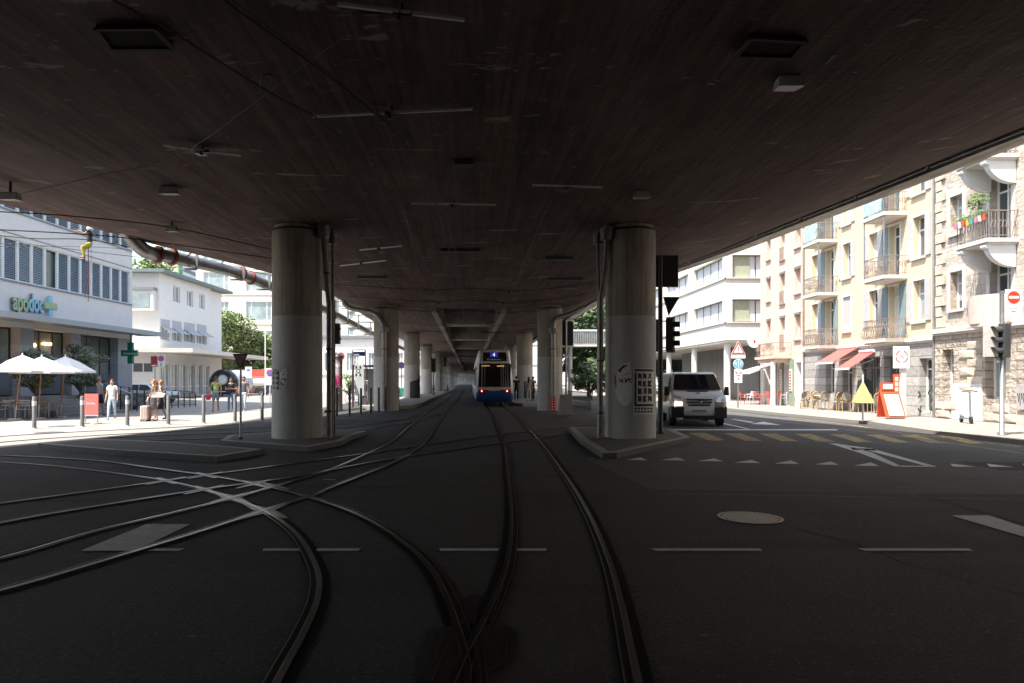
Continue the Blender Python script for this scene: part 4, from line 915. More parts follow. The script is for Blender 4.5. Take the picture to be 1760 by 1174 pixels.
for k in range(4):
    for (a, b) in ((23.4, 25.0), (15.9, 17.5)):
        z = 3.62+2.9*k
        if k == 0:
            m = MB(); n_ = 12
            for i in range(n_):
                t0, t1 = math.pi*i/n_, math.pi*(i+1)/n_; uc = (a+b)/2; ru = (b-a)/2
                p = [fr.T(uc-ru*math.cos(t), -1.0*math.sin(t)**.7, 0) for t in (t0, t1)]; r_ = [fr.T(uc-(ru-.12)*math.cos(t), -.88*math.sin(t)**.7, 0) for t in (t0, t1)]
                m.hexa([p[0]+Vector((0,0,z)), p[1]+Vector((0,0,z)), r_[1]+Vector((0,0,z)), r_[0]+Vector((0,0,z)), p[0]+Vector((0,0,z+1)), p[1]+Vector((0,0,z+1)), r_[1]+Vector((0,0,z+1)), r_[0]+Vector((0,0,z+1))])
            m.build('balcony_parapet', mk('pinkish_parapet', (.5, .41, .36), .85, 0, .1, 4), sb, world=True)
            m = MB(); fr.box(m, a+.1, b-.1, -.95, -.002, z-.1, z-.002); m.build('balcony_slab', TRIMM, sb, world=True); continue
        m = MB(); fr.box(m, a, b, -1.12, -.002, z-.14, z); fr.box(m, a+.05, b-.05, -1.05, -.002, z-.2, z-.141); s_ = m.build('balcony_slab', TRIMM, sb, world=True)
        for u in (a+.12, b-.34):
            m = MB(); n_ = 10; pr = [(-.02, 0), (-1.0, 0)]+[(-1.0+.98*(1-math.cos(math.pi/2*i/n_)), -.78*math.sin(math.pi/2*i/n_)) for i in range(n_+1)]
            for du in (0, .22): m.poly([fr.T(u+du, d, z-.2+zz) for d, zz in pr])
            for i in range(len(pr)):
                p, q = pr[i], pr[(i+1) % len(pr)]; m.quad(fr.T(u, p[0], z-.2+p[1]), fr.T(u+.22, p[0], z-.2+p[1]), fr.T(u+.22, q[0], z-.2+q[1]), fr.T(u, q[0], z-.2+q[1]))
            m.cyl(fr.T(u-.02, -1.0, z-.27), fr.T(u+.24, -1.0, z-.27), .09, n=12)
            m.build('bracket', BRK, s_, world=True)
        railing(s_, fr, a+.05, b-.05, 1.05, z, .95, step=.13)
# flower boxes with plants on the lit balcony
LEAF = mk('leaf_green', (.07, .13, .035), .7, 0, .5, 3, col2=(.16, .24, .06))
def leaves(mb, c, rx, ry, rz, n_, s_, rnd, shell=.35):
    c = Vector(c)
    for _ in range(n_):
        while True:
            p = Vector((rnd.uniform(-1, 1), rnd.uniform(-1, 1), rnd.uniform(-1, 1)))
            if shell < p.length < 1: break
        p = c+Vector((p.x*rx, p.y*ry, p.z*rz)); a = Vector((rnd.gauss(0, 1), rnd.gauss(0, 1), rnd.gauss(0, .6))).normalized(); b_ = a.orthogonal().normalized(); q = s_*rnd.uniform(.6, 1.3)
        e = a.cross(b_); mb.add([p-a*q, p+b_*q*.45, p+a*q, p-b_*q*.45+e*q*.15], [(0, 1, 2, 3)])
rnd = random.Random(11)
zf = 3.62+2.9
fb = thing('flower_pots', 'colourful pots and plants crowding the railing of the stone balcony', 'potted plants', fr.T(24.2, -1.1, zf+.9))
for i in range(8):
    u = 23.5+i*.2; m = MB(); leaves(m, fr.T(u, -1.12, zf+.85+.08*(i % 2)), .13, .12, .16, 40, .05, rnd, 0); m.build('plant', LEAF, fb, world=True)
    col = ((.55, .1, .05), (.6, .6, .55), (.5, .2, .3), (.1, .35, .3), (.6, .45, .1))[i % 5]
    m = MB(); c = fr.T(u, -1.13, zf+.62); m.lathe([(.06, 0), (.09, .2)], c=c, n=10); m.build('pot', mk('pot%d' % (i % 5), col, .6, 0, .05), fb, world=True)
m = MB(); c = fr.T(24.2, -.8, zf)
m.tube([c, c+Vector((.05, .1, .8)), c+Vector((0, 0, 1.5))], .02, 5); leaves(m, c+Vector((0, 0, 1.5)), .3, .4, .35, 120, .09, rnd, 0); m.build('small_tree', LEAF, fb, world=True)
# ---- pink house -----------------------------------------------------------
pb = thing('apartment_house', 'narrow salmon pink house with slim windows and green shop pillars', 'apartment house', fr.T(Y1, 0, .12))
ops = []
for k in range(5):
    for j, (a, b) in enumerate(((39.5, 40.2), (41.55, 42.2), (43.6, 44.2))): ops.append((a, b, 4.02+2.68*k-(.35 if j == 1 else 0), 5.5+2.68*k))
m = MB(); fr.wall(m, Y1+.002, Y2, 2.95, 16.4, ops, .28); m.build('wall', PINKW, pb, world=True)
gops = [(39.4, 40.1, .3, 2.7), (40.9, 41.6, .14, 2.6), (42.0, 42.6, .14, 2.6), (43.2, 44.6, .5, 2.6)]
m = MB(); fr.wall(m, Y1+.002, Y2, .12, 2.95, gops, .4); m.build('ground_floor_wall', WHITE, pb, world=True)
m = MB(); fr.box(m, Y1+.01, Y2-.01, .42, 9, .12, 16.3); m.build('inner_block', SHOPDK, pb, world=True)
m = MB(); m.quad(fr.T(Y2, 0, .12), fr.T(Y2, 9, .12), fr.T(Y2, 9, 16.4), fr.T(Y2, 0, 16.4)); m.build('end_wall', PINKW, pb, world=True)
m = MB(); fr.box(m, Y1+.002, Y2+.2, -.5, 9, 16.4, 16.7); m.build('roof', MATS['roof_tiles'], pb, world=True)
for q, (a, b, c, e) in enumerate(ops):
    w_ = fr.window(pb, a, b, c, e, .28, .06, mull=(.5,), glass=PALEGLASS if q % 2 else GLASS); sill(fr, w_, a, b, c, mk('brown_sill', (.3, .2, .16), .8), .1, .07)
    m = MB(); fr.box(m, a-.1, b+.1, -.09, .0, e+.1, e+.17); fr.box(m, a-.03, b+.03, -.05, .0, e+.002, e+.1); m.build('window_hood', TRIMM, w_, world=True)
    if q % 3 == 1: 
        m = MB()
        for i in range(9): u = a+(b-a)*i/8; m.tube([fr.T(u, -.06, c), fr.T(u, -.06, c+.75)], .012, 4, False)
        m.bar(fr.T(a, -.06, c+.75), fr.T(b, -.06, c+.75), .03, .03); m.build('window_railing', IRONM, w_, world=True)
for (a, b, c, e) in gops: fr.window(pb, a, b, c, e, .4, .07, mull=(.5,), name='shop_window')
GRN = mk('sage_green', (.2, .26, .18), .7)
for (a, b) in ((40.25, 40.7), (41.65, 41.95), (42.7, 43.1)):
    m = MB(); fr.box(m, a, b, -.12, -.002, .12, 2.9); p_ = m.build('green_pillar', GRN, pb, world=True)
    m = MB(); fr.box(m, a+.06, b-.06, -.16, -.121, 1.0, 2.3); sg = m.build('vertical_sign', WHITE, p_, world=True)
    m = MB()
    for k in range(7): fr.box(m, a+.1, b-.1, -.165, -.161, 1.06+k*.17, 1.16+k*.17); 
    for k in range(7): fr.box(m, (a+b)/2-.03, (a+b)/2+.03, -.168, -.1655, 1.08+k*.17, 1.14+k*.17)
    m.build('red_lettering', RED, sg, world=True)
m = MB(); m.cyl(fr.T(41.0, -.95, .12), fr.T(41.0, -.95, 2.75), .14, n=12); m.build('white_pillar', WHITE, pb, world=True)
m = MB(); fr.box(m, 40.6, 43.4, -1.1, -.002, 2.95, 3.1); fr.box(m, 40.75, 43.3, -.95, -.002, 2.72, 2.949); s_ = m.build('balcony_slab', PINKW, pb, world=True); railing(s_, fr, 40.65, 43.35, 1.05, 3.1, .8, step=.16)
m = MB(); a = fr.T(43.2, -.1, 2.6); b_ = fr.T(45.3, -.1, 2.6); c = fr.T(45.3, -1.5, 2.2); e = fr.T(43.2, -1.5, 2.2); m.hexa([e-Vector((0,0,.15)), c-Vector((0,0,.15)), b_-Vector((0,0,.04)), a-Vector((0,0,.04)), e, c, b_, a]); tag(m.build('awning', mk('cream_awning', (.6, .6, .56), .8)), 'pale cream awning left of the pink house shop door', 'awning')
# ---- modern white office --------------------------------------------------
ob = thing('office_building', 'white modern office raised on round columns beyond the pink house', 'office building', (21, 50, 0))
OFF = mk('white_cladding', (.66, .64, .58), .7, 0, .04, 2); OLIVE = mk('olive_panel', (.33, .35, .26), .6); SUNSH = mk('white_sunblind', (.6, .62, .64), .7, 0, .05, 3)
fs = Fac((18.8, 50, 0), (0, 1, 0), (1, 0, 0)); fe = Fac((18.8, 50, 0), (1, 0, 0), (0, 1, 0))
zs0 = [4.6+3.25*k for k in range(5)]
sops = [(a, a+6.6, z+1.35, z+3.0) for z in zs0 for a in (.6, 8.6, 16.6, 24.6, 32.6)]; eops = [(.5, 9.5, z+1.35, z+3.0) for z in zs0]
m = MB(); fs.wall(m, 0, 42, 4.6, 21, sops, .35); m.build('side_wall', OFF, ob, world=True)
m = MB(); fe.wall(m, 0, 10, 4.6, 21, eops, .35); m.build('end_wall', OFF, ob, world=True)
m = MB(); m.box(19.2, 50.4, 4.5, 30, 92, 21.2); m.build('inner_block', OFF, ob, world=True)
m = MB(); m.box(18.85, 50.05, 4.45, 30, 92, 4.598); m.build('underside', TRIMM, ob, world=True)
m = MB(); m.box(22.5, 53, 0, 29, 72, 4.45); m.build('ground_floor_wall', mk('smoked_glass_wall', (.1, .1, .095), .3, 0, .3, 1, stretch=(1, 3, .2)), ob, world=True)
for (a, b, c, e) in sops: fs.window(ob, a, b, c, e, .33, .05, mull=(.25, .5, .75), frame=DKMETAL, glass=SUNSH)
for (a, b, c, e) in eops:
    w_ = fe.window(ob, a, b, c, e, .33, .05, mull=(.2, .3, .7, .8), frame=DKMETAL, glass=SUNSH)
    for x in (.02, .3, .78): m = MB(); fe.box(m, a+(b-a)*x, a+(b-a)*(x+.13), .24, .27, c+.06, e-.06); m.build('olive_panel', OLIVE, w_, world=True)
for z in zs0:
    m = MB(); fs.box(m, -.1, 42, -.1, -.002, z+1.25, z+1.345); m.box(18.7, 49.9, z+1.25, 28.8, 49.998, z+1.345); m.build('ledge', TRIMM, ob, world=True)
for k in range(6): MB().cyl((19.3, 51+k*7.4, 0), (19.3, 51+k*7.4, 4.5), .24, n=14).build('round_support', WHITE, ob, world=True)
for k in range(1, 3): MB().cyl((19.3+k*4, 50.7, 0), (19.3+k*4, 50.7, 4.5), .24, n=14).build('round_support', WHITE, ob, world=True)
# ---- pharmacy building on the left ----------------------------------------
fl = Fac((-23, 0, 0), (.065, 1, 0), (-1, 0, 0))
LC = 25.6; LE = 41.2; kk = math.hypot(.065, 1)
def L_(y): return y*kk
PANEL = mk('pale_facade_panel', (.68, .655, .63), .6, 0, .04, 1.5)
ab = thing('commercial_building', 'pale banded office block with louvred window strips and a pharmacy below', 'commercial building', fl.T(L_(LC), 0, 0))
strips = []; WH = 1.92
for k in range(5):
    z0 = 6.22+3.23*k; strips.append((L_(LC)+.6, L_(LE)-.25, z0, z0+WH))
m = MB(); fl.wall(m, L_(LC), L_(LE), 4.5, 22, strips, .25); m.build('wall', PANEL, ab, world=True)
m = MB(); A = fl.T(L_(LC), .3, 0); B = fl.T(L_(LE), .3, 0); C_ = Vector((-38, 56, 0)); D = Vector((-42, 23, 0))
poly = [(A.x, A.y+.01), (B.x, B.y-.01), (C_.x, C_.y), (D.x, D.y)]; m.prism(poly, 4.5, 21.9); m.build('inner_block', PANEL, ab, world=True)
m = MB(); m.prism([(A.x-3.5, A.y), (B.x-3.5, B.y), (C_.x, C_.y), (D.x, D.y)], 0, 4.49); m.build('inner_core', SHOPDK, ab, world=True)
m = MB(); E0 = fl.T(L_(LE), 0, 0); m.quad(E0+Vector((0, 0, 0)), C_+Vector((0, 0, 0)), C_+Vector((0, 0, 22)), E0+Vector((0, 0, 22))); m.build('end_wall', PANEL, ab, world=True)
m = MB(); E1 = fl.T(L_(LC), 0, 0); m.quad(E1, D, D+Vector((0, 0, 22)), E1+Vector((0, 0, 22))); m.build('near_end_wall', PANEL, ab, world=True)
m = MB(); fl.box(m, L_(LC)-.4, L_(LE)+.5, -.45, 9, 22.0, 22.4); m.build('roof', GREYMETAL, ab, world=True)
BLIND = mk('venetian_blind', (.30, .36, .43), .5, .2, .1, 3); BL2 = mk('pale_venetian_blind', (.45, .52, .56), .45, .3, .1, 3); BL3 = mk('dark_window_glass', (.07, .11, .1), .1, 0, .3, 1, spec=.8)
for k in range(5):
    z0 = 6.22+3.23*k; a, b = strips[k][:2]; nb = 16; wd = (b-a)/nb
    for i in range(nb):
        u0, u1 = a+i*wd, a+(i+1)*wd; q = (i*7+k*5) % 11
        m = MB(); fl.box(m, u0+.01, u0+.07, .03, .12, z0, z0+WH); fl.box(m, u1-.07, u1-.01, .03, .12, z0, z0+WH); fl.box(m, u0+.07, u1-.07, .05, .12, z0, z0+.05); fl.box(m, u0+.07, u1-.07, .05, .12, z0+WH-.05, z0+WH)
        w_ = m.build('window', WHITE, ab, world=True)
        g = MB(); fl.box(g, u0+.05, u1-.05, .2, .24, z0, z0+WH); g.build('pane', BL3, w_, world=True)
        if not (k == 0 and i == 8):
            m = MB(); n_ = 22 if k < 2 else 11
            for s_ in range(n_):
                z = z0+.06+(WH-.12)*s_/n_; h_ = (WH-.12)/n_
                m.quad(fl.T(u0+.09, .09, z), fl.T(u1-.09, .09, z), fl.T(u1-.09, .14, z+h_*.72), fl.T(u0+.09, .14, z+h_*.72))
            m.build('venetian_blind', BL2 if q in (1, 5, 9) else BLIND, w_, world=True)
    m = MB(); fl.box(m, a-.2, b+.2, -.05, -.002, z0-.08, z0-.002); m.build('sill_rail', GREYMETAL, ab, world=True)
    m = MB(); fl.box(m, L_(LC)+.2, L_(LE)-.02, -.03, -.002, z0+WH+.22, z0+WH+.25); m.build('panel_joint', GREYMETAL, ab, world=True)
# canopy and shop level
m = MB(); fl.box(m, L_(LC)-.3, L_(LE)+1.2, -1.6, -.002, 4.36, 4.5); fl.box(m, L_(LC)-.3, L_(LE)+1.2, -1.62, -1.601, 4.3, 4.56); m.build('canopy', mk('canopy_grey', (.36, .39, .41), .5, .2, .05), ab, world=True)
m = MB(); fl.box(m, L_(LC), L_(LE), -.02, .6, 4.1, 4.36); m.build('fascia', PANEL, ab, world=True)
BAND = mk('banded_pier', (.32, .35, .4), .5, 0, .05, 2); 
PIER = [(L_(LC), L_(LC)+.7), (L_(28.6), L_(29.3)), (L_(31.85), L_(32.75)), (L_(35.55), L_(36.3)), (L_(39.7), L_(LE)-.01)]
for i, (a, b) in enumerate(PIER):
    m = MB(); fl.box(m, a, b, 0, .6, 0, 4.1); pz = m.build('pier', BAND, ab, world=True)
    for za, zb2 in ((2.6, 3.3), (0, 1.3)): m = MB(); fl.box(m, a-.003, b+.003, -.004, .61, za, zb2); m.build('pale_band', mk('pier_band', (.4, .44, .5), .5), pz, world=True)
WARM = mk('warm_bulb', (.8, .5, .2), .5, 0, 0, emit=((1, .55, .2), 5.0))
INT = mk('shop_interior_wall', (.2, .2, .17), .8, 0, .5, .8)
for i in range(4):
    a, b = PIER[i][1], PIER[i+1][0]
    fl.window(ab, a+.03, b-.03, .9, 4.08, .5, .07, mull=(.36, .72), frame=DKMETAL, glass=mk('shop_glass', (.17, .21, .2), .08, 0, .5, .5, spec=.8), name='shop_window')
    for q in (.2, .5, .62):
        if i in (1, 2):
            u = a+(b-a)*q; m = MB(); m.ball(fl.T(u, .4, 3.35+.12*(q > .3)), .1 if q < .3 else .07); m.build('pendant_bulb', WARM, ab, world=True)
    for q in (.3, .62):
        if i in (1, 2):
            u = a+(b-a)*q; m = MB(); fl.box(m, u-.22, u+.22, .425, .44, 1.5, 2.9); m.build('framed_poster', mk('poster_pale', (.45, .5, .42), .7, 0, .2, 2), ab, world=True)
    m = MB()
    n_ = 26
    for k in range(n_):
        u = a+.1+(b-a-.2)*k/n_; fl.box(m, u, u+.05, .38, .4, .95, 2.0)
    m.build('slatted_screen', mk('screen_slat', (.22, .26, .29), .6), ab, world=True)
# stairs and terrace
st = thing('entrance_steps', 'grey stone steps up to the pharmacy terrace', 'steps', fl.T(L_(31), -3, 0))
for k in range(6): m = MB(); fl.box(m, L_(29.8)+k*.02, L_(34.6), -3.4+k*.36, -.1, k*.15, (k+1)*.15-.0); m.build('step', mk('step_stone', (.24, .24, .235), .85, 0, .15, 6), st, world=True)
tr_ = thing('terrace', 'raised grey terrace along the shop windows', 'terrace', fl.T(L_(26), -1, 0))
m = MB(); fl.box(m, L_(25.7), L_(29.78), -.9, -.05, 0, .88); fl.box(m, L_(34.62), L_(41), -1.2, -.05, 0, .88); m.build('terrace_block', MATS['step_stone'], tr_, world=True)
hr = thing('handrail', 'black metal ramp railing along the pharmacy wall', 'railing', fl.T(L_(36), -2.6, 0))
for k in range(13):
    m = MB(); u = L_(34.2)+k*.75; z = 1.9-.045*k; m.bar(fl.T(u, -2.9, 0), fl.T(u, -2.9, z-.55), .05, .05); m.build('post', DKMETAL, hr, world=True)
m = MB(); 
for q in (0, .5, 1.0): m.bar(fl.T(L_(34.2), -2.9, 1.35-q), fl.T(L_(34.2)+9, -2.9, .8+.1-q*.8), .04, .04)
m.build('rails', DKMETAL, hr, world=True)
m = MB()
for k in range(80): u = L_(34.2)+k*.112; m.bar(fl.T(u, -2.9, .12), fl.T(u, -2.9, 1.3-.005*k), .012, .012)
m.build('infill_bars', DKMETAL, hr, world=True)
hs = thing('handrail', 'steel handrail slanting beside the stone steps', 'railing', fl.T(L_(34), -3, 0))
m = MB(); m.tube([fl.T(L_(34.7), -3.6, 0), fl.T(L_(34.7), -3.6, .95), fl.T(L_(34.7), -1.2, 1.9)], .025, 6); m.tube([fl.T(L_(34.7), -1.2, .9), fl.T(L_(34.7), -1.2, 1.9)], .025, 6); m.build('rail', STEEL, hs, world=True)
# sign apodoc+ : letters free standing in front of the band
GL = mk('sign_green', (.36, .45, .27), .5); BLU = mk('sign_blue', (.25, .52, .62), .5); DKL = mk('letter_side', (.15, .17, .16), .5)
sg = thing('shop_sign', 'raised letters apodoc and a two tone cross on the pale band', 'shop sign', fl.T(L_(32), -.05, 5.2))
def fl_px(px, py, d=-.12):
    k = (px-CX)/F; Y = (-23-d)/(k-.065); Y = (-23+(-d))/(k-.065); return Vector((k*Y, Y, CAMH-(py-HY)/F*Y))
rzl = fl.rot()
for wrd, x0, col in (('apo', 34.5, GL), ('doc', 61, BLU)):
    p = fl_px(x0, 520 if wrd == 'apo' else 523); M_ = Matrix.Translation(p) @ Matrix.Rotation(rzl, 4, 'Z') @ Matrix.Rotation(R(90), 4, 'X')
    text(wrd, DKL, sg, M_ @ Matrix.Translation((0, -.01, -.03)), 1.18, 'letter_backs', ext=.04, bold=.035, sx=.58)
    text(wrd, col, sg, M_ @ Matrix.Translation((0, 0, .05)), 1.18, 'letters_'+('green' if wrd == 'apo' else 'blue'), ext=.01, bold=.03, sx=.58)
p = fl_px(84, 526); 
def cross_box(mb, cx, cz, hw, hh, y0, y1): 
    u = Vector((math.cos(rzl), math.sin(rzl), 0)); nn = Vector((math.sin(rzl), -math.cos(rzl), 0))
    q = [p+u*(cx+sx*hw)+nn*y+Vector((0, 0, cz+sz*hh)) for sz in (-1, 1) for (sx, y) in ((-1, y0), (1, y0), (1, y1), (-1, y1))]; mb.hexa(q)
m = MB(); cross_box(m, 0, 0, .12, .5, 0, .12); m.build('cross_upright', BLU, sg, world=True)
m = MB(); cross_box(m, 0.0, 0, .45, .16, .01, .135); m.build('cross_bar', GL, sg, world=True)
# green pharmacy cross hanging at the corner
gc = thing('pharmacy_cross', 'dark green pharmacy cross reading Amavita at the building corner', 'pharmacy cross', P(224, 607, 39.5)); PG = mk('pharmacy_green', (.0, .16, .1), .4)
m = MB(); m.box(-.1-.02, -.1, -.62, .17, .1, .62); m.box(-.5, -.095, -.17, .42, .095, .17); m.build('cross', PG, gc)
text('Amavita', mk('sign_mint', (.4, .75, .6), .5), gc, face_cam(P(223, 607.5, 39.38)), .24, 'lettering', .003)
m = MB(); m.box(-.03, .0, .6, .03, .05, 1.1); m.box(-.03, -.02, 1.05, .03, 1.2, 1.1); m.build('hanger', GREYMETAL, gc)
# ---- white low building with canopy (tyre garage) -------------------------
eb = thing('garage_building', 'white two storey garage with a flat roof, bay window and wide canopy', 'garage', (-29.5, 65, 0))
fw = Fac((-29.5, 65, 0), (.05, 1, 0), (-1, 0, 0)); ff = Fac((-29.5, 65, 0), (-1, 0, 0), (0, 1, 0))
WR = mk('white_render', (.72, .7, .67), .85, 0, .04, 2)
def ew(px, py):
    k = (px-CX)/F; Y = (-29.5-.05*65)/(k-.05); return (Y-65)*math.hypot(.05, 1), CAMH-(py-HY)/F*Y
w1 = []
for (xa, xb, ya, yb_) in ((297.5, 310, 492, 520), (321, 332, 500, 527), (342.5, 352, 506, 531)):
    ua, _ = ew(xa, 0); ub, _ = ew(xb, 0); _, z1 = ew((xa+xb)/2, ya); _, z0 = ew((xa+xb)/2, yb_); w1.append((ua, ub, z0, z1))
w2 = []
for (xa, xb, ya, yb_) in ((276, 292, 549, 585), (296, 312, 552, 587), (316, 335, 555, 589), (338, 355, 558, 592)):
    ua, _ = ew(xa, 0); ub, _ = ew(xb, 0); _, z1 = ew((xa+xb)/2, ya); _, z0 = ew((xa+xb)/2, yb_); w2.append((ua, ub, z0, z1))
EU = ew(362, 0)[0]
doors = [(.6+i*(EU-.6)/6, .6+(i+.86)*(EU-.6)/6, .1, 3.3) for i in range(6)]
m = MB(); fw.wall(m, 0, EU, 0, 11.9, w1+w2+doors, .25); m.build('side_wall', WR, eb, world=True)
fo = [(2.6, 6.5, 5.4, 7.4), (.6, 4.6, 2.4, 3.4)]
m = MB(); ff.wall(m, 0, 10, 0, 11.9, fo, .25); m.build('front_wall', WR, eb, world=True)
m = MB(); m.prism([(-29.8, 65.3), (-39, 65.3), (-39, 80), (-29, 80)], 0, 11.85); m.build('inner_block', WR, eb, world=True)
for q in w1: fw.window(eb, *q, .22, .09, mull=(.5,), glass=PALEGLASS)
for q in w2:
    w_ = fw.window(eb, *q, .22, .09, mull=(.33, .66), glass=PALEGLASS)
    m = MB(); a, b, c, e = q; zz = c+(e-c)*.62; A_, B_, C2, D2 = fw.T(a, -.03, zz), fw.T(b, -.03, zz), fw.T(b, -.9, zz-.55), fw.T(a, -.9, zz-.55); dn = Vector((0, 0, .05)); m.hexa([D2, C2, B_, A_, D2+dn, C2+dn, B_+dn, A_+dn]); m.build('drop_awning', mk('grey_awning', (.4, .42, .44), .8), w_, world=True)
    m = MB(); fw.box(m, a, b, .02, .06, zz, e); m.build('roller_box', MATS['grey_awning'], w_, world=True)
for q in doors: fw.window(eb, *q, .22, .1, mull=(.5,), trans=(.3,), glass=PALEGLASS, name='folding_door')
for q in fo: ff.window(eb, *q, .2, .1, mull=(.25, .5, .75), glass=GLASS)
m = MB(); ff.box(m, .3, 5.6, -.6, -.002, 8.3, 10.2); bw = m.build('bay_window', WHITE, eb, world=True)
m = MB(); ff.box(m, .6, 2.7, -.64, -.601, 8.55, 9.85); ff.box(m, 3.0, 5.3, -.64, -.601, 8.55, 9.85); m.build('pane', PALEGLASS, bw, world=True)
m = MB(); ff.box(m, .2, 5.7, -.75, 0, 10.2, 10.45); m.build('bay_cap', GREYMETAL, bw, world=True)
m = MB(); m.prism([(-28.7, 64.2), (-40, 64.2), (-40, 81), (-28, 81)], 11.9, 12.2); m.build('roof', mk('roof_edge_green', (.15, .19, .18), .6), eb, world=True)
m = MB(); m.prism([(-25.5, 63), (-37.5, 61.5), (-37.5, 65), (-29.6, 65), (-28.8, 83), (-25.3, 86)], 4.25, 4.65); m.build('canopy', mk('canopy_cream', (.6, .56, .5), .8, 0, .05, 2), eb, world=True)
es = thing('roof_sign', 'white rooftop sign with green mark reading EUROMASTER', 'roof sign', P(335, 480, 72)); u_ = Vector((.05, 1, 0)).normalized()
a = P(314, 476, 69.5); b_ = P(337, 483, 73.0); h = 2.0
def sbox(mb, t0, t1, z0, z1, th=.15):
    A1, B1 = a.lerp(b_, t0), a.lerp(b_, t1); A1.z = B1.z = 0; nn = Vector((th, 0, 0)); mb.hexa([A1+Vector((0,0,z0)), B1+Vector((0,0,z0)), B1-nn+Vector((0,0,z0)), A1-nn+Vector((0,0,z0)), A1+Vector((0,0,z1)), B1+Vector((0,0,z1)), B1-nn+Vector((0,0,z1)), A1-nn+Vector((0,0,z1))])
m = MB(); sbox(m, -.0, 1, 12.25, 13.55); m.build('board', WHITE, es, world=True)
m = MB(); sbox(m, -.24, -.01, 12.2, 13.6); m.build('green_mark', mk('mark_green', (.12, .28, .1), .5), es, world=True)
pm_ = a.lerp(b_, .5); pm_.z = 12.95; ang = math.atan2((b_-a).y, (b_-a).x)
text('EUROMASTER', mk('sign_navy', (.08, .08, .16), .5), es, Matrix.Translation(pm_+Vector((.03, -.03, 0))) @ Matrix.Rotation(ang, 4, 'Z') @ Matrix.Rotation(R(90), 4, 'X'), 0.52, 'lettering', .01, sx=.95)
# ---- background blocks ----------------------------------------------------
def block(name, label, x0, x1, Y, depth, z1, wallm, rows, cols_, win, glass=PALEGLASS, base=0, cat='building', frame=WHITE, z0w=None):
    t = thing(name, label, cat, ((x0+x1)/2, Y, 0)); f = Fac((x0, Y, 0), (1, 0, 0), (0, 1, 0)); W = x1-x0; ops = []
    for r_ in range(rows):
        for c_ in range(cols_):
            u = W*(c_+.5)/cols_; z = (base+ (z1-base)*(r_+.5)/rows) if z0w is None else z0w[0]+z0w[1]*r_
            ops.append((u-win[0]/2, u+win[0]/2, z-win[1]/2, z+win[1]/2))
    m = MB(); f.wall(m, 0, W, 0, z1, ops, .3); m.build('wall', wallm, t, world=True)
    m = MB(); m.box(x0, Y+.31, 0, x1, Y+depth, z1-.05); m.build('inner_block', wallm, t, world=True)
    m = MB(); m.box(x0-.4, Y-.4, z1, x1+.4, Y+depth+.3, z1+.4); m.build('roof', GREYMETAL, t, world=True)
    for q in ops: w_ = f.window(t, *q, .28, .12, mull=(.2, .8), glass=glass, frame=frame)
    for r_ in range(rows):
        z = ops[r_*cols_][2]; m = MB(); f.box(m, .2, W-.2, -.12, -.002, z-.6, z-.35); m.build('ledge', TRIMM, t, world=True)
    return t
block('apartment_block', 'tall cream block with wide windows behind the tree, beyond the garage', -52, -24, 112, 14, 30, mk('cream_render', (.66, .61, .52), .85, 0, .04, 1), 6, 4, (4.2, 3.2), base=1)
block('warehouse', 'long white ribbed building behind the tram shelter', -21, -8.6, 96, 20, 7.6, WR, 1, 4, (1.8, 2.6), base=1)
block('apartment_block', 'pale block seen between the far left columns', -40, -10, 170, 14, 24, MATS['cream_render'], 6, 7, (1.8, 2), base=0)
block('apartment_block', 'white block behind the trees on the right, beyond the office', 8.5, 60, 150, 14, 22, OFF, 5, 9, (2.6, 1.8), base=0)
block('apartment_block', 'pale block closing the street at the end of the tram tunnel', -20, 20, 316, 8, 7.5, mk('hazy_wall', (.3, .3, .3), .9), 2, 8, (1.8, 1.4), base=0)
# ================================================================ trees
BARK = mk('bark', (.12, .095, .07), .9, 0, .3, 8, bump=.6)
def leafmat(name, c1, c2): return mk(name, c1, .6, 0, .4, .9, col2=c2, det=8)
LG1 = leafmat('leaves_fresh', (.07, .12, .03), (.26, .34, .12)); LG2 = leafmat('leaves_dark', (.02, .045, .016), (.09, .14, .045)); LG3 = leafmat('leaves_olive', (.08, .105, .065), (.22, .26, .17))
def tree(label, x, y, h, r, trunk, seed, mat=LG1, n=4200, leaf=.2, name='tree', zb=0, clusters=26, group=None, sq=1.0):
    rnd = random.Random(seed); t = thing(name, label, 'tree', (x, y, zb), 0, group)
    m = MB(); m.tube([(0, 0, -.05), (rnd.uniform(-.1, .1), 0, trunk*.5), (rnd.uniform(-.2, .2), 0, trunk), (0, .1, h*.7)], [.045*h*.55, .035*h*.5, .03*h*.45, .04], 10)
    cs = []
    for k in range(clusters):
        a = rnd.uniform(0, 6.28); zz = rnd.uniform(0, 1); rad = r*(.25+.75*math.sin(math.pi*(.15+.75*zz)))*rnd.uniform(.35, .95)
        c = Vector((math.cos(a)*rad, math.sin(a)*rad, trunk+(h-trunk)*(.1+.82*zz))); cs.append((c, r*rnd.uniform(.22, .42)))
        if k % 2 == 0: m.tube([(0, 0, trunk*rnd.uniform(.75, 1.1)), c*.5+Vector((0, 0, trunk*.45)), c], [.022*h*.4, .05, .02], 6)
    m.build('trunk', BARK, t)
    m = MB(); per = n//clusters
    for c, q in cs: leaves(m, c, q, q, q*.75*sq, per, leaf, rnd, .2)
    leaves(m, (0, 0, (trunk+h)/2), r*.9, r*.9, (h-trunk)*.48, per*2, leaf, rnd, .1)
    m.build('crown', mat, t); return t
def wx(px, Y): return (px-CX)/F*Y
tree('tall leafy green tree at the corner of the white garage', wx(382, 92), 92, 11.5, 5.0, 3, 1, LG1, 9000, .26)
tree('lower bright tree right of the tall one, behind the yield sign', wx(428, 100), 100, 7.4, 4.4, 2.5, 2, LG1, 6000, .26)
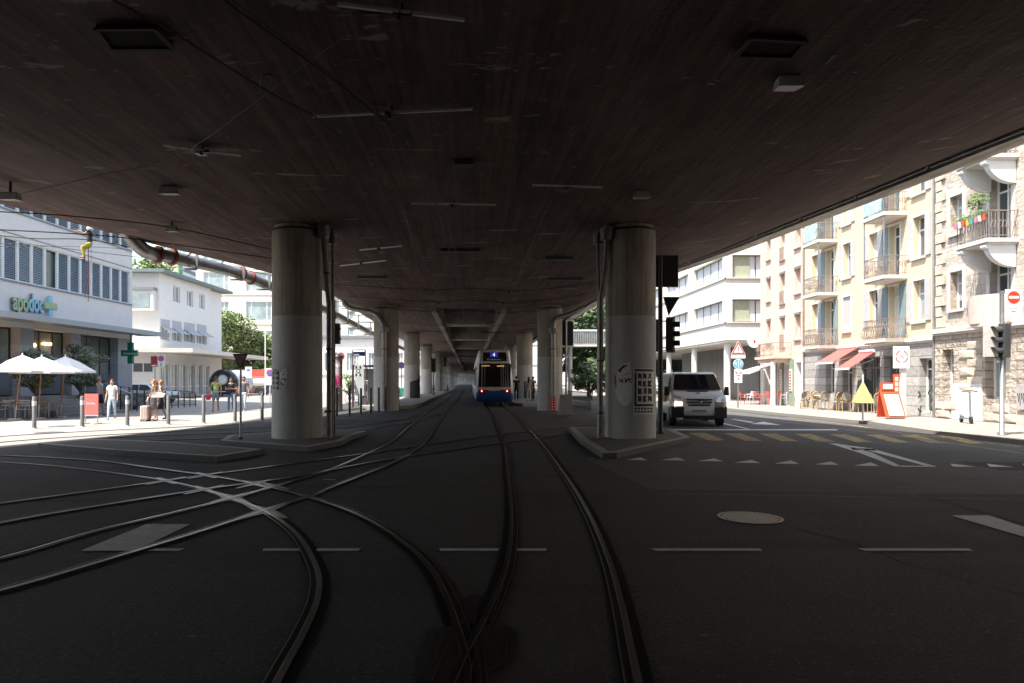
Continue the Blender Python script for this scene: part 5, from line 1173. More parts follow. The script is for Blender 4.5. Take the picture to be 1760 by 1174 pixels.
tree('bright tree half hidden behind the nearest left column', wx(470, 95), 95, 8.0, 4.0, 2.5, 3, LG1, 5000, .26)
tree('bush like tree on the roof terrace above the garage', wx(255, 85), 85, 4.5, 3.0, 1, 4, LG1, 2500, .24, zb=12.3)
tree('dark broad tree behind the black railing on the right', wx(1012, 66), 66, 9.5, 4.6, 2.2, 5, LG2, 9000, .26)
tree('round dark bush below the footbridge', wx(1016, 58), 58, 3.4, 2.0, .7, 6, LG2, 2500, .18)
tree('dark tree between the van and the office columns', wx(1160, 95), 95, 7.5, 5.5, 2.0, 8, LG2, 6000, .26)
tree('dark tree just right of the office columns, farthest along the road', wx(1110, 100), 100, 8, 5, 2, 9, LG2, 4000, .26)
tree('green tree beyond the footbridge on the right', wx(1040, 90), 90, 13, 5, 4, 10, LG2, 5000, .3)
for k, (px, Y, s_) in enumerate(((58, 30.2, .9), (138, 33.5, 1.0))):
    t = tree(('olive tree behind the middle parasol', 'olive tree behind the farthest parasol')[k], wx(px, Y), Y, 3.1*s_, 1.15*s_, .95, 20+k, LG3, 5200, .07, 'olive_tree', .3, 22, 'olive trees on the cafe terrace', .8)
    m = MB(); m.lathe([(.2, 0), (.27, .42), (.27, .45), (.24, .46), (.2, .4)], n=18); p_ = m.build('planter', DKMETAL, t)
tree('small bush of bicycles and leaves beside the tram stop board', wx(600, 60), 60, 2.2, 1.0, .4, 30, LG1, 900, .1)
# ================================================================ street furniture
def bollard(loc, label, h=1.08, mat=None, group='metal bollards along the edge of the square', r=.065, stick=None):
    t = thing('bollard', label, 'bollard', loc, 0, group)
    MB().lathe([(r, -.03), (r, h-.03), (r*.8, h)], n=16).build('post', mat or GREYMETAL, t)
    MB().lathe([(r*1.7, 0), (r*1.7, .015), (r*1.02, .03)], n=16).build('foot', mat or GREYMETAL, t)
    if stick: MB().lathe([(r+.004, h*.72), (r+.004, h*.86)], n=16).build('sticker', stick, t)
    return t
L1 = ['first bollard from the left edge, in front of the cafe chairs', 'second bollard from the left, beside the red board', 'third bollard from the left, right of the woman in white', 'fourth bollard from the left, right of the woman with the suitcase', 'fifth bollard from the left, left of the man in green', 'sixth bollard from the left, right behind the yield sign pole', 'seventh bollard, close to the nearest left column']
for k, (px, Y) in enumerate(((59, 22.9), (141.5, 23.7), (219, 24.3), (289.5, 25.0), (350, 25.8), (404, 26.6), (450.5, 27.4))):
    bollard((wx(px, Y), Y, 0), L1[k], stick=WHITE if k in (0, 1, 2) else None)
L2 = ['beside the poster column', 'between poster column and stop board', 'in front of the stop board', 'below the tram shelter', 'left of the second column', 'just right of that column pipe', 'behind the second column pipe', 'at the right foot of the second column']
for k, (px, y0, y1) in enumerate(((579, 666, 715), (601, 667, 714), (620.5, 667, 712), (637.5, 666, 711), (651, 666, 708), (662.5, 665, 707), (673, 665, 705), (685, 665, 704))):
    g_ = G(px, y1); bollard(tuple(g_), 'thin dark bollard under the viaduct, '+L2[k], (y1-y0)/F*g_.y, DKMETAL, 'thin dark bollards under the viaduct', .055)
# yield sign
def disc(mb, c, r, y0, y1, n=28): mb.cyl((c[0], y0, c[2]), (c[0], y1, c[2]), r, n=n)
ysn = thing('yield_sign', 'triangular give way sign on a grey pole on the left traffic island', 'yield sign', (wx(413, 17.4), 17.4, .12))
zt_ = P(413, 608, 17.4).z-.12; zb_ = P(413, 636, 17.4).z-.12; hw = .196
MB().cyl((0, .03, 0), (0, .03, zb_+.3), .028, n=12).build('pole', STEEL, ysn)
MB().lathe([(.06, 0), (.06, .03), (.035, .05)], c=(0, .03, 0), n=12).build('foot', DKMETAL, ysn)
def triy(mb, s_, y0, y1, top, bot, hw): 
    cz = (2*top+bot)/3; q = [(-hw*s_, top), (hw*s_, top), (0, bot)]; q = [(x, cz+(z-cz)*s_ if True else z) for x, z in q]; q[0] = (-hw*s_, cz+(top-cz)*s_); q[1] = (hw*s_, cz+(top-cz)*s_)
    v = [(x, y0, z) for x, z in q]+[(x, y1, z) for x, z in q]; mb.add(v, [(0, 1, 2), (5, 4, 3), (0, 1, 4, 3), (1, 2, 5, 4), (2, 0, 3, 5)])
m = MB(); triy(m, 1, -.0, .012, zt_, zb_, hw); m.build('red_border', mk('faded_sign_red', (.28, .05, .045), .5), ysn)
m = MB(); triy(m, .66, -.004, -.001, zt_, zb_, hw); m.build('pale_face', mk('dim_sign_white', (.36, .33, .32), .5), ysn)
m = MB(); m.tube([(-.05, -.008, zt_-.1), (.05, -.008, zt_-.1), (.02, -.008, zt_-.15), (-.05, -.008, zt_-.14)], .006, 5); m.build('graffiti', INK, ysn)
# traffic light pole at the right column, seen from behind
def signal_head(par, c, rz, nl=3, s_=.22, body=BLACK, vis=.26):
    h = MB(); w_ = s_*.62; H = nl*s_*1.15+.08; M_ = Matrix.Translation(c) @ Matrix.Rotation(rz, 4, 'Z')
    h.box(-w_, -.08, -H/2, w_, .12, H/2); b_ = h.xf(M_).build('signal_housing', body, par)
    for k in range(nl):
        z = H/2-.04-s_*1.15*(k+.5); v = MB(); n_ = 14; r_ = s_*.46
        vs = []
        for yy, sc in ((-.08, 1), (-.08-vis, 1.0)):
            for i in range(n_+1):
                a = R(-25)+R(230)*i/n_; vs.append((math.cos(a)*r_*sc, yy, z+math.sin(a)*r_*sc))
        v.add(vs, [(i, i+1, n_+2+i, n_+1+i) for i in range(n_)], True); v.add([(x*.93, y, z+(zz-z)*.93) for x, y, zz in vs], [(i, n_+1+i, n_+2+i, i+1) for i in range(n_)], True)
        v.xf(M_).build('visor', body, par)
        l = MB(); l.cyl((0, -.085, z), (0, -.1, z), r_*.9, n=16); l.xf(M_).build('lens', mk('unlit_lens', (.03, .03, .03), .2), par)
tl = thing('traffic_light', 'dark traffic light pole with black backboard and sign backs beside the right column', 'traffic light', (wx(1135, 19.3), 19.3, .12)); Yt = 19.3
def tz(py): return P(0, py, Yt).z-.12
MB().lathe([(.12, 0), (.12, .04), (.075, .1), (.07, 1.0), (.06, tz(440))], n=16).build('pole', DKMETAL, tl)
MB().box(wx(1127, Yt)-tl.location.x, .06, tz(492), wx(1166, Yt)-tl.location.x, .1, tz(438), ).build('backboard', BLACK, tl)
m = MB(); x0_, x1_ = wx(1126, Yt)-tl.location.x, wx(1167, Yt)-tl.location.x
m.box(x0_, .05, tz(439), x1_, .11, tz(437)); m.box(x0_, .05, tz(493), x1_, .11, tz(491)); m.box(x1_-.02, .05, tz(491), x1_, .11, tz(439)); m.box(x0_, .05, tz(491), x0_+.02, .11, tz(439)); m.build('backboard_rim', GREYMETAL, tl)
m = MB(); v = [(wx(1142, Yt)-tl.location.x, tz(510)), (wx(1169, Yt)-tl.location.x, tz(510)), (wx(1151, Yt)-tl.location.x, tz(541))]
m.add([(x, .1, z) for x, z in v]+[(x, .12, z) for x, z in v], [(0, 1, 2), (5, 4, 3), (0, 1, 4, 3), (1, 2, 5, 4), (2, 0, 3, 5)]); m.build('triangle_sign_back', BLACK, tl)
m = MB()
for i in range(3): a_, b2 = v[i], v[(i+1) % 3]; m.bar((a_[0], .095, a_[1]), (b2[0], .095, b2[1]), .02, .02)
m.build('triangle_rim', STEEL, tl); MB().cyl((wx(1152, Yt)-tl.location.x, .11, tz(541)), (wx(1152, Yt)-tl.location.x, .11, tz(556)), .012, n=6).build('sign_stem', STEEL, tl)
m = MB(); m.box(wx(1126, Yt)-tl.location.x, .12, tz(604), wx(1133, Yt)-tl.location.x+.02, .24, tz(548)); m.build('rear_signal_case', mk('case_grey_green', (.13, .13, .1), .5), tl)
m = MB(); m.box(wx(1147, Yt)-tl.location.x-.02, .0, tz(606), wx(1160, Yt)-tl.location.x, .06, tz(545)); m.build('signal_case', MATS['case_grey_green'], tl)
signal_head(tl, (wx(1153, Yt)-tl.location.x, .0, (tz(547)+tz(604))/2), R(65), 3, .23, vis=.16)
for py in (552, 598): MB().bar((0, 0, tz(py)), (wx(1160, Yt)-tl.location.x, 0, tz(py)), .03, .03).build('arm', DKMETAL, tl)
# black pole with signal case behind the left column
tl2 = thing('traffic_light', 'black pole with a dark signal case behind the drain pipe of the left column', 'traffic light', (wx(573.5, 18.9), 18.9, .12)); Y_ = 18.9
MB().cyl((0, 0, 0), (0, 0, P(0, 515, Y_).z-.12), .05, n=12).build('pole', BLACK, tl2)
MB().box(.03, -.06, P(0, 591, Y_).z-.12, .16, .18, P(0, 556, Y_).z-.12).build('signal_case', MATS['case_grey_green'], tl2)
for py in (565, 583): MB().cyl((.16, .0, P(0, py, Y_).z-.12), (.2, 0, P(0, py, Y_).z-.12), .03, n=8).build('hinge', BLACK, tl2)
MB().bar((-.25, 0, P(0, 707, Y_).z-.12), (.05, 0, P(0, 707, Y_).z-.12), .05, .06).build('bracket', BLACK, tl2)
# right pavement traffic light with no entry sign
tr = thing('traffic_light', 'grey traffic light pole with a no entry sign on the sunny right pavement', 'traffic light', (wx(1722, 18.7), 18.7, .12)); Yr = 18.7
def rx(px): return wx(px, Yr)-tr.location.x
def rz_(py): return P(0, py, Yr).z-.12
MB().lathe([(.1, 0), (.1, .03), (.06, .05), (.055, rz_(500))], n=14).build('pole', STEEL, tr)
MB().box(rx(1723), -.1, rz_(545), rx(1752), -.085, rz_(498)).build('sign_board', WHITE, tr)
m = MB(); disc(m, (rx(1737.5), 0, rz_(512)), .17, -.105, -.1005); m.build('red_disc', mk('bright_red', (.75, .05, .02), .5), tr)
MB().box(rx(1737.5)-.14, -.108, rz_(514), rx(1737.5)+.14, -.1055, rz_(509.5)).build('white_bar', WHITE, tr)
m = MB(); m.box(rx(1729), -.088, rz_(530.8), rx(1746), -.1005, rz_(529.8)); m.box(rx(1733), -.088, rz_(537), rx(1741), -.1005, rz_(535.5)); m.build('small_print', GREYMETAL, tr)
MB().box(rx(1694), -.06, rz_(613), rx(1713), .1, rz_(557)).build('white_backplate', mk('case_white', (.62, .6, .56), .5), tr)
signal_head(tr, (rx(1722)-.02, -.02, (rz_(560)+rz_(612))/2), R(-75), 3, .245, mk('signal_grey', (.06, .065, .07), .4))
MB().box(rx(1727), -.03, rz_(640), rx(1735), .03, rz_(553)).build('cable_duct', mk('case_white', (.62, .6, .56), .5), tr)
MB().bar((rx(1694), 0, rz_(609)), (rx(1735), 0, rz_(609)), .02, .02).build('lower_arm', STEEL, tr)
# warning signs near the pink house
ws = thing('sign_post', 'post with red warning triangle, blue round sign and white panel near the pink house', 'sign post', (wx(1269, 38), 38, .12)); Yw = 38
def wz_(py): return P(0, py, Yw).z-.12
MB().cyl((0, .05, 0), (0, .05, wz_(590)), .04, n=10).build('pole', STEEL, ws)
m = MB(); triy(m, 1, 0, .02, wz_(609), wz_(586), .40); m.build('white_triangle', WHITE, ws)
m = MB(); triy(m, .93, -.004, -.001, wz_(609), wz_(586), .40); m.build('red_triangle', RED, ws)
m = MB(); triy(m, .66, -.008, -.005, wz_(609), wz_(586), .40); m.build('triangle_face', WHITE, ws)
m = MB(); m.box(-.02, -.014, wz_(603), .02, -.009, wz_(595.5)); m.box(-.02, -.014, wz_(605.8), .02, -.009, wz_(604.6)); m.build('exclamation_mark', INK, ws)
m = MB(); m.box(-.4, 0, wz_(616), .4, .02, wz_(610)); m.build('lower_plate', WHITE, ws)
m = MB(); disc(m, (0, 0, wz_(625.5)), .28, 0, .02); m.build('blue_rim', WHITE, ws)
m = MB(); disc(m, (0, 0, wz_(625.5)), .25, -.006, -.001); m.build('blue_disc', mk('sign_sky_blue', (.1, .38, .62), .5), ws)
m = MB(); m.box(-.015, -.012, wz_(632), .015, -.008, wz_(619)); 
for s_ in (-1, 1): m.bar((s_*.12, -.01, wz_(629)), (s_*.12, -.01, wz_(622)), .03, .02); m.bar((s_*.12, -.01, wz_(622)), (s_*.19, -.01, wz_(625)), .02, .03)
m.build('arrows', WHITE, ws)
m = MB(); m.box(-.22, 0, wz_(658), .22, .02, wz_(634)); m.build('white_panel', WHITE, ws)
m = MB(); m.tube([(-.14, -.01, wz_(637)), (-.14, -.01, wz_(641)), (-.05, -.01, wz_(640))], .02, 5); m.tube([(.14, -.01, wz_(637)), (.14, -.01, wz_(641)), (.05, -.01, wz_(640))], .02, 5); m.box(-.09, -.01, wz_(646), .09, -.004, wz_(644.8)); m.build('red_marks', RED, ws)
m = MB(); m.box(-.02, -.01, wz_(653), .02, -.004, wz_(649)); m.build('small_arrow', INK, ws)
rs = thing('round_sign', 'round white hanging sign with a small red emblem on the pink house corner', 'shop sign', P(1296, 587, 44.4))
m = MB(); m.cyl((0, -.08, 0), (0, .08, 0), .4, n=28); m.build('disc', WHITE, rs); m = MB(); m.ball((0, -.085, 0), .07, .02, .13); m.build('emblem', RED, rs); MB().bar((.3, 0, .1), (1.2, .1, .1), .04, .04).build('arm', STEEL, rs)
# restaurant sign board
bs = thing('restaurant_sign', 'white square sign with a circular emblem on a white post by the cafe', 'shop sign', (wx(1549, 27.9), 27.9, .12)); Yb = 27.9
def bz(py): return P(0, py, Yb).z-.12
MB().box(-.32, -.03, bz(633), .32, .03, bz(595)).build('board', WHITE, bs)
MB().box(.02, .031, .0, .22, .15, bz(600)).build('post', mk('white_post', (.7, .66, .62), .6), bs)
m = MB(); zc = bz(613)
for i in range(24):
    if i in (5, 6, 18, 17): continue
    a0, a1 = 2*math.pi*i/24, 2*math.pi*(i+.7)/24; m.bar((.24*math.cos(a0), -.033, zc+.24*math.sin(a0)), (.24*math.cos(a1), -.033, zc+.24*math.sin(a1)), .006, .045)
m.build('circle_lettering', mk('dusty_red', (.35, .06, .06), .6), bs)
m = MB(); m.tube([(-.08, -.033, zc-.08), (-.05, -.033, zc+.08), (0, -.033, zc), (.05, -.033, zc+.06), (.08, -.033, zc-.08)], .012, 5); m.build('emblem', mk('ochre_ink', (.3, .14, .04), .6), bs)
# red display stand
rd = thing('display_stand', 'orange red sandwich board display with menus beside the cafe post', 'display stand', (wx(1531, 26.9), 26.9, .12)); ORR = mk('orange_red', (.7, .1, .04), .5)
def dz(py): return max(0, P(0, py, 26.9).z-.12)
m = MB(); m.hexa([(-.36, -.3, .05), (.42, -.3, .05), (.42, -.26, .05), (-.36, -.26, .05), (-.45, -.02, 1.12), (.3, -.02, 1.12), (.3, .02, 1.12), (-.45, .02, 1.12)])
m.hexa([(-.36, .3, .05), (.42, .3, .05), (.42, .34, .05), (-.36, .34, .05), (-.45, .03, 1.12), (.3, .03, 1.12), (.3, .07, 1.12), (-.45, .07, 1.12)]); m.build('sandwich_board', ORR, rd)
m = MB(); m.hexa([(-.25, -.29, .12), (.34, -.29, .12), (.34, -.285, .12), (-.25, -.285, .12), (-.33, -.06, .95), (.24, -.06, .95), (.24, -.05, .95), (-.33, -.05, .95)]); m.xf(Matrix.Translation((0, -.03, 0))).build('menu_sheet', mk('menu_cream', (.7, .66, .5), .6, 0, .25, 6, col2=(.6, .75, .6)), rd)
MB().box(-.4, -.06, 1.13, .1, .06, 1.42).build('upper_box', ORR, rd); MB().box(-.34, -.066, 1.18, .04, -.061, 1.36).build('upper_label', WHITE, rd)
MB().box(.11, -.04, 1.0, .3, .04, 1.75).build('narrow_rack', ORR, rd)
m = MB(); [m.box(.14, -.046, 1.08+.2*k, .27, -.041, 1.24+.2*k) for k in range(3)]; m.build('rack_cards', MATS['menu_cream'], rd)
# green triangular banner parasol, folded
gp_ = thing('folded_parasol', 'yellow green triangular cloth on a white pole in front of the cafe chairs', 'parasol', (wx(1483, 25.2), 25.2, .12))
MB().cyl((0, 0, 0), (0, 0, 1.72), .03, n=10).build('pole', WHITE, gp_)
m = MB(); m.lathe([(.38, .66), (.39, .68), (.04, 1.42), (.03, 1.44)], n=4, smooth=False); m.xf(Matrix.Rotation(R(45), 4, 'Z')).build('cloth', mk('lime_cloth', (.36, .38, .15), .8, 0, .08, 3), gp_)
# utility box, scooter, white panel
ub = thing('utility_cabinet', 'grey wall cabinet with graffiti at the right edge, behind the traffic light', 'utility cabinet', fr.T(22.6, -.3, .12))
m = MB(); fr.box(m, 22.45, 23.0, -.42, -.09, .65, 1.45); m.build('cabinet', mk('cabinet_grey', (.36, .35, .35), .6, 0, .15, 6), ub, world=True)
m = MB()
for k in range(5): m.tube([fr.T(22.6+k*.07, -.43, .8+.1*(k % 3)), fr.T(22.63+k*.07, -.43, 1.1), fr.T(22.58+k*.09, -.43, 1.2)], .01, 4)
m.build('graffiti', INK, ub, world=True)
m = MB(); fr.box(m, 22.3, 23.1, -.35, -.085, .12, .6); m.build('plinth', MATS['rock_face'], ub, world=True)
def scooter(loc, rz, label, deck, stem):
    t = thing('electric_scooter', label, 'scooter', loc, rz)
    for x in (-.42, .48): 
        w_ = MB(); w_.cyl((x, -.03, .11), (x, .03, .11), .11, n=18); w_.build('wheel', RUBBER, t)
    MB().hexa([(-.35, -.08, .14), (.35, -.08, .14), (.35, .08, .14), (-.35, .08, .14), (-.33, -.07, .19), (.33, -.07, .19), (.33, .07, .19), (-.33, .07, .19)]).build('deck', deck, t)
    MB().tube([(.48, 0, .11), (.42, 0, .3), (.34, 0, 1.1)], .03, 10).build('stem', stem, t)
    MB().tube([(.34, -.24, 1.1), (.34, -.1, 1.14), (.34, .1, 1.14), (.34, .24, 1.1)], .018, 8).build('handlebar', DKMETAL, t)
    MB().tube([(-.5, 0, .26), (-.36, 0, .24), (-.28, 0, .19)], .04, 8).build('rear_mudguard', deck, t)
    MB().tube([(.36, 0, .2), (.45, 0, .27), (.56, 0, .22)], .035, 8).build('front_mudguard', deck, t)
    return t
q = G(1660, 727, .12); scooter((q.x, q.y, .12), R(-108), 'white grey electric scooter parked against the stone house wall', mk('scooter_grey', (.12, .13, .14), .5), mk('scooter_white', (.14, .15, .16), .5))
SG = mk('scooter_mint', (.05, .35, .27), .5)
q = G(222, 704); scooter((q.x, q.y, 0), R(-30), 'mint green electric scooter standing by the black ramp railing', SG, mk('scooter_teal', (.1, .3, .3), .5))
# cafe chairs: rattan
RAT = mk('rattan', (.42, .26, .1), .7, 0, .25, 20); SEATG = mk('woven_grey', (.28, .29, .3), .7, 0, .2, 30)
def rattan():
    t = thing('rattan_chair', 'rattan cafe chair with an oval grey back', 'chair', (0, 0, .12), 0, 'rattan chairs outside the cafe')
    for sx in (-1, 1):
        MB().tube([(sx*.2, -.2, 0), (sx*.2, -.2, .44)], .017, 7).build('leg', RAT, t); MB().tube([(sx*.19, .24, 0), (sx*.18, .2, .44), (sx*.16, .24, .6)], .017, 7).build('leg', RAT, t)
        MB().tube([(sx*.2, -.2, .44), (sx*.24, -.15, .62), (sx*.23, .1, .66), (sx*.17, .22, .62)], .016, 7).build('armrest', RAT, t)
    m = MB(); m.lathe([(.2, .42), (.22, .44), (.22, .465), (.18, .475)], n=18); m.build('seat', SEATG, t)
    n_ = 18; m = MB(); c = [Vector((.19*math.sin(a), .24+.02*math.cos(a), .73+.2*math.cos(a))) for a in [2*math.pi*i/n_ for i in range(n_+1)]]; m.tube(c, .022, 7, False); m.build('back_frame', RAT, t)
    m = MB(); m.poly([p+Vector((0, .005, 0)) for p in c[:-1]]); m.poly([p+Vector((0, -.008, 0)) for p in c[:-1]][::-1]); m.build('backrest', SEATG, t)
    return t
proto = rattan()
sp = [(1376, 702, 200), (1386, 700, 160), (1397, 703, 190), (1414, 704, 175), (1404, 701, 20), (1436, 706, 200), (1452, 707, 170), (1427, 702, 30), (1473, 708, 200), (1490, 708, 150), (1503, 710, 185), (1464, 704, 350), (1512, 706, 30)]
lb = ['first rattan chair from the left of the row', 'second rattan chair from the left of the row', 'third rattan chair, with a pale back', 'rattan chair under the cafe window, nearer the street', 'rattan chair behind it facing the cafe', 'pale backed rattan chair just left of the cafe door', 'rattan chair in front of the dark cafe door', 'rattan chair facing the wall left of the door', 'rattan chair just left of the yellow green cloth', 'rattan chair under the yellow green cloth', 'rattan chair between the cloth and the red display', 'rattan chair behind the yellow green cloth', 'rattan chair beside the red display, facing the wall']
for k, (px, py, rz) in enumerate(sp):
    q = G(px, py, .12); o = proto if k == 0 else copy_tree(proto)
    o.location = (q.x, q.y, .12); o.rotation_euler = (0, 0, R(rz)); o['label'] = lb[k]
def ctable(loc, label, top=WHITE, r=.32, h=.73, group=None):
    t = thing('cafe_table', label, 'table', loc, 0, group)
    MB().lathe([(r, h-.03), (r, h)], n=20).build('table_top', top, t); MB().cyl((0, 0, .02), (0, 0, h-.03), .025, n=8).build('leg', DKMETAL, t); MB().lathe([(.2, 0), (.2, .02), (.03, .05)], n=16).build('foot', DKMETAL, t)
    return t
for k, (px, py, lab) in enumerate(((1406, 704, 'white cafe table among the left rattan chairs'), (1444, 705, 'white cafe table between the door chairs'), (1496, 708, 'white cafe table behind the yellow green cloth'))):
    q = G(px, py, .12); ctable((q.x+.3, q.y+.3, .12), lab, group='tables outside the cafe')
def pchair(mat, cat='chair'):
    t = thing('terrace_chair', 'chair', 'chair', (0, 0, 0), 0, None)
    for sx in (-1, 1):
        MB().tube([(sx*.19, -.2, 0), (sx*.19, -.18, .45)], .014, 6).build('leg', mat, t); MB().tube([(sx*.19, .22, 0), (sx*.19, .18, .45), (sx*.19, .23, .84)], .014, 6).build('leg', mat, t)
        MB().tube([(sx*.2, -.18, .45), (sx*.22, -.16, .64), (sx*.2, .2, .65)], .013, 6).build('armrest', mat, t)
    MB().hexa([(-.21, -.21, .435), (.21, -.21, .435), (.21, .2, .435), (-.21, .2, .435), (-.21, -.21, .455), (.21, -.21, .455), (.21, .2, .455), (-.21, .2, .455)]).build('seat', mat, t)
    m = MB()
    for k in range(3): m.box(-.2, .2+.01*k, .56+k*.1, .2, .215+.01*k, .62+k*.1)
    m.build('backrest', mat, t); return t
REDC = mk('red_chair_paint', (.6, .1, .07), .5); WC = mk('white_chair_paint', (.66, .66, .66), .5)
pr = pchair(REDC); pw = pchair(WC)
for k, (px, py, rz, ty, lab) in enumerate(((1276, 695, 90, 'r', 'red chair at the far left of the terrace row'), (1287, 695, 270, 'w', 'white chair next to the far left red one'), (1303, 696, 90, 'r', 'red chair, second from the left'), (1313, 696, 270, 'r', 'red chair, third from the left, facing left'), (1324, 696, 100, 'r', 'red chair, fourth from the left'), (1334, 697, 270, 'r', 'rightmost red chair near the green pillar'), (1344, 697, 270, 'w', 'white chair in front of the white pillar'), (1296, 694, 200, 'w', 'white chair behind the second red chair'))):
    q = G(px, py, .12); src = pr if ty == 'r' else pw; o = src if (k in (0, 1)) else copy_tree(src)
    o.location = (q.x, q.y, .12); o.rotation_euler = (0, 0, R(rz)); o['label'] = lab; o['group'] = 'red and white chairs by the pink house'
# parasols on the left
CAN = mk('white_canvas', (.75, .74, .7), .85, 0, .03, 3); WOOD = mk('teak_pole', (.36, .16, .05), .6, 0, .2, 8)
def parasol(loc, label, tilt, rad=1.35, top=2.62, rim=1.98, rz=.3):
    t = thing('parasol', label, 'parasol', loc, 0, 'white parasols outside the cafe'); tx = tilt
    T_ = Vector((tx, 0, 0))
    MB().tube([(0, 0, .05), (tx*.2, 0, .6)], .026, 8).build('steel_sleeve', STEEL, t)
    MB().tube([(tx*.2, 0, .6), (tx, 0, top-.05)], .024, 8).build('pole', WOOD, t)
    MB().lathe([(.27, 0), (.27, .05), (.2, .08), (.04, .09)], n=20).build('base', mk('concrete_base', (.35, .33, .3), .9), t)
    n_ = 6; m = MB(); ap = T_+Vector((0, 0, top)); ring = [T_+Vector((rad*math.cos(rz+2*math.pi*i/n_), rad*math.sin(rz+2*math.pi*i/n_), rim)) for i in range(n_)]; mid = [ap.lerp(r_, .45)+Vector((0, 0, .06)) for r_ in ring]
    for i in range(n_):
        j = (i+1) % n_; m.add([ap, mid[i], mid[j]], [(0, 1, 2)]); m.quad(mid[i], ring[i], ring[j], mid[j]); dn = Vector((0, 0, -.07)); m.quad(ring[i], ring[i]+dn, ring[j]+dn, ring[j])
    m.build('canopy', CAN, t)
    m = MB(); hub = T_+Vector((0, 0, rim+.12)); hub.x *= .86
    for i in range(n_): m.tube([hub, ap.lerp(ring[i], .55)+Vector((0, 0, -.03))], .01, 5); m.tube([ap+Vector((0,0,-.03)), ring[i]+Vector((0,0,-.02))], .011, 5)
    m.build('ribs', WOOD, t); MB().lathe([(.03, top-.02), (.03, top+.05), (.005, top+.1)], c=T_, n=8).build('finial', CAN, t)
    return t
for k, (px, py, tilt) in enumerate(((26, 722.5, .3), (66, 721, .14), (103.5, 718, .22))):
    q = G(px, py); parasol(tuple(q), ['white parasol nearest the left edge', 'middle white parasol with orange brown pole', 'rightmost white parasol in half shade'][k], tilt, (1.2, 1.2, 1.22)[k], (2.66, 2.62, 2.68)[k], (2.02, 1.98, 2.02)[k])
ALU = mk('grey_chair_metal', (.3, .3, .3), .45, .5); pa = pchair(ALU); SLT = mk('wood_slats', (.3, .22, .15), .7)
tp = None
for k, (px, py, rz, lab) in enumerate(((6, 722, 0, 'grey metal chair at the very left edge'), (22, 721, 180, 'grey metal chair left of the first parasol pole'), (38, 722, 10, 'grey chair between first pole and first bollard'), (50, 720, 180, 'grey chair in the back row by the first bollard'), (72, 720, 20, 'grey chair right of the middle parasol pole'), (84, 719, 170, 'grey chair nearest the stone steps'), (32, 719, 180, 'grey chair in the back row under the first parasol'))):
    q = G(px, py); o = pa if k == 0 else copy_tree(pa); o.location = q; o.rotation_euler = (0, 0, R(rz)); o['label'] = lab; o['group'] = 'grey chairs under the parasols'
for k, (px, py, lab) in enumerate(((14, 721, 'wooden topped table at the left edge'), (45, 720.5, 'wooden topped table behind the first bollard'), (79, 719.5, 'wooden topped table near the steps'))):
    q = G(px, py); t = thing('cafe_table', lab, 'table', tuple(q), 0, 'tables under the parasols'); MB().box(-.35, -.35, .71, .35, .35, .74).build('table_top', SLT, t)
    for sx in (-1, 1):
        for sy in (-1, 1): MB().cyl((sx*.3, sy*.3, 0), (sx*.3, sy*.3, .71), .016, n=6).build('leg', ALU, t)
# salmon board
eb2 = thing('promotional_board', 'salmon red standing board with small white lettering by the second bollard', 'sign board', (wx(157.5, 25.4), 25.4, 0)); SAL = mk('salmon_board', (.5, .14, .12), .6, 0, .05)
MB().box(-.255, -.02, .36, .255, .02, 1.13).build('panel', SAL, eb2); MB().box(-.25, -.015, .3, .25, .015, .359).build('pale_strip', mk('board_grey', (.45, .4, .42), .6), eb2)
m = MB(); m.box(-.25, -.25, 0, -.2, .25, .03); m.box(.2, -.25, 0, .25, .25, .03); m.box(-.24, -.012, .03, -.21, .012, .3); m.box(.21, -.012, .03, .24, .012, .3); m.build('feet', STEEL, eb2)
text('Eatalia.', WHITE, eb2, face_cam(Vector((wx(157, 25.4), 25.4-.024, .77))), .125, 'lettering', .002)
# signs on the left, far
for (px, py, Y, lab, kind_) in ((266, 621, 56, 'dark red notice board beside the no parking sign', 'box'), (277, 621, 55, 'white panel with a round no parking sign near the garage', 'np')):
    p = P(px, py, Y); t = thing('notice_board' if kind_ == 'box' else 'no_parking_sign', lab, 'notice board' if kind_ == 'box' else 'road sign', (p.x, Y, 0))
    MB().cyl((0, .04, 0), (0, .04, p.z+.5), .04, n=8).build('pole', GREYMETAL, t)
    if kind_ == 'box': MB().box(-.3, -.06, p.z-.45, .27, .03, p.z+.42).build('board', mk('dark_red', (.3, .02, .03), .5), t); MB().box(-.22, -.066, p.z-.4, .16, -.061, p.z-.3).build('white_strip', WHITE, t)
    else:
        MB().box(-.28, -.02, p.z-.5, .28, .0, p.z+.5).build('panel', WHITE, t); m = MB(); disc(m, (0, 0, p.z+.22), .24, -.03, -.021); m.build('red_ring', RED, t); m = MB(); disc(m, (0, 0, p.z+.22), .17, -.038, -.031); m.build('blue_disc', mk('sign_blue_dark', (.12, .15, .45), .5), t)
        m = MB(); m.bar((-.12, -.042, p.z+.34), (.12, -.042, p.z+.1), .02, .03); m.build('red_bar', RED, t); MB().box(-.03, -.03, p.z-.42, .03, -.021, p.z-.12).build('double_arrow', INK, t)
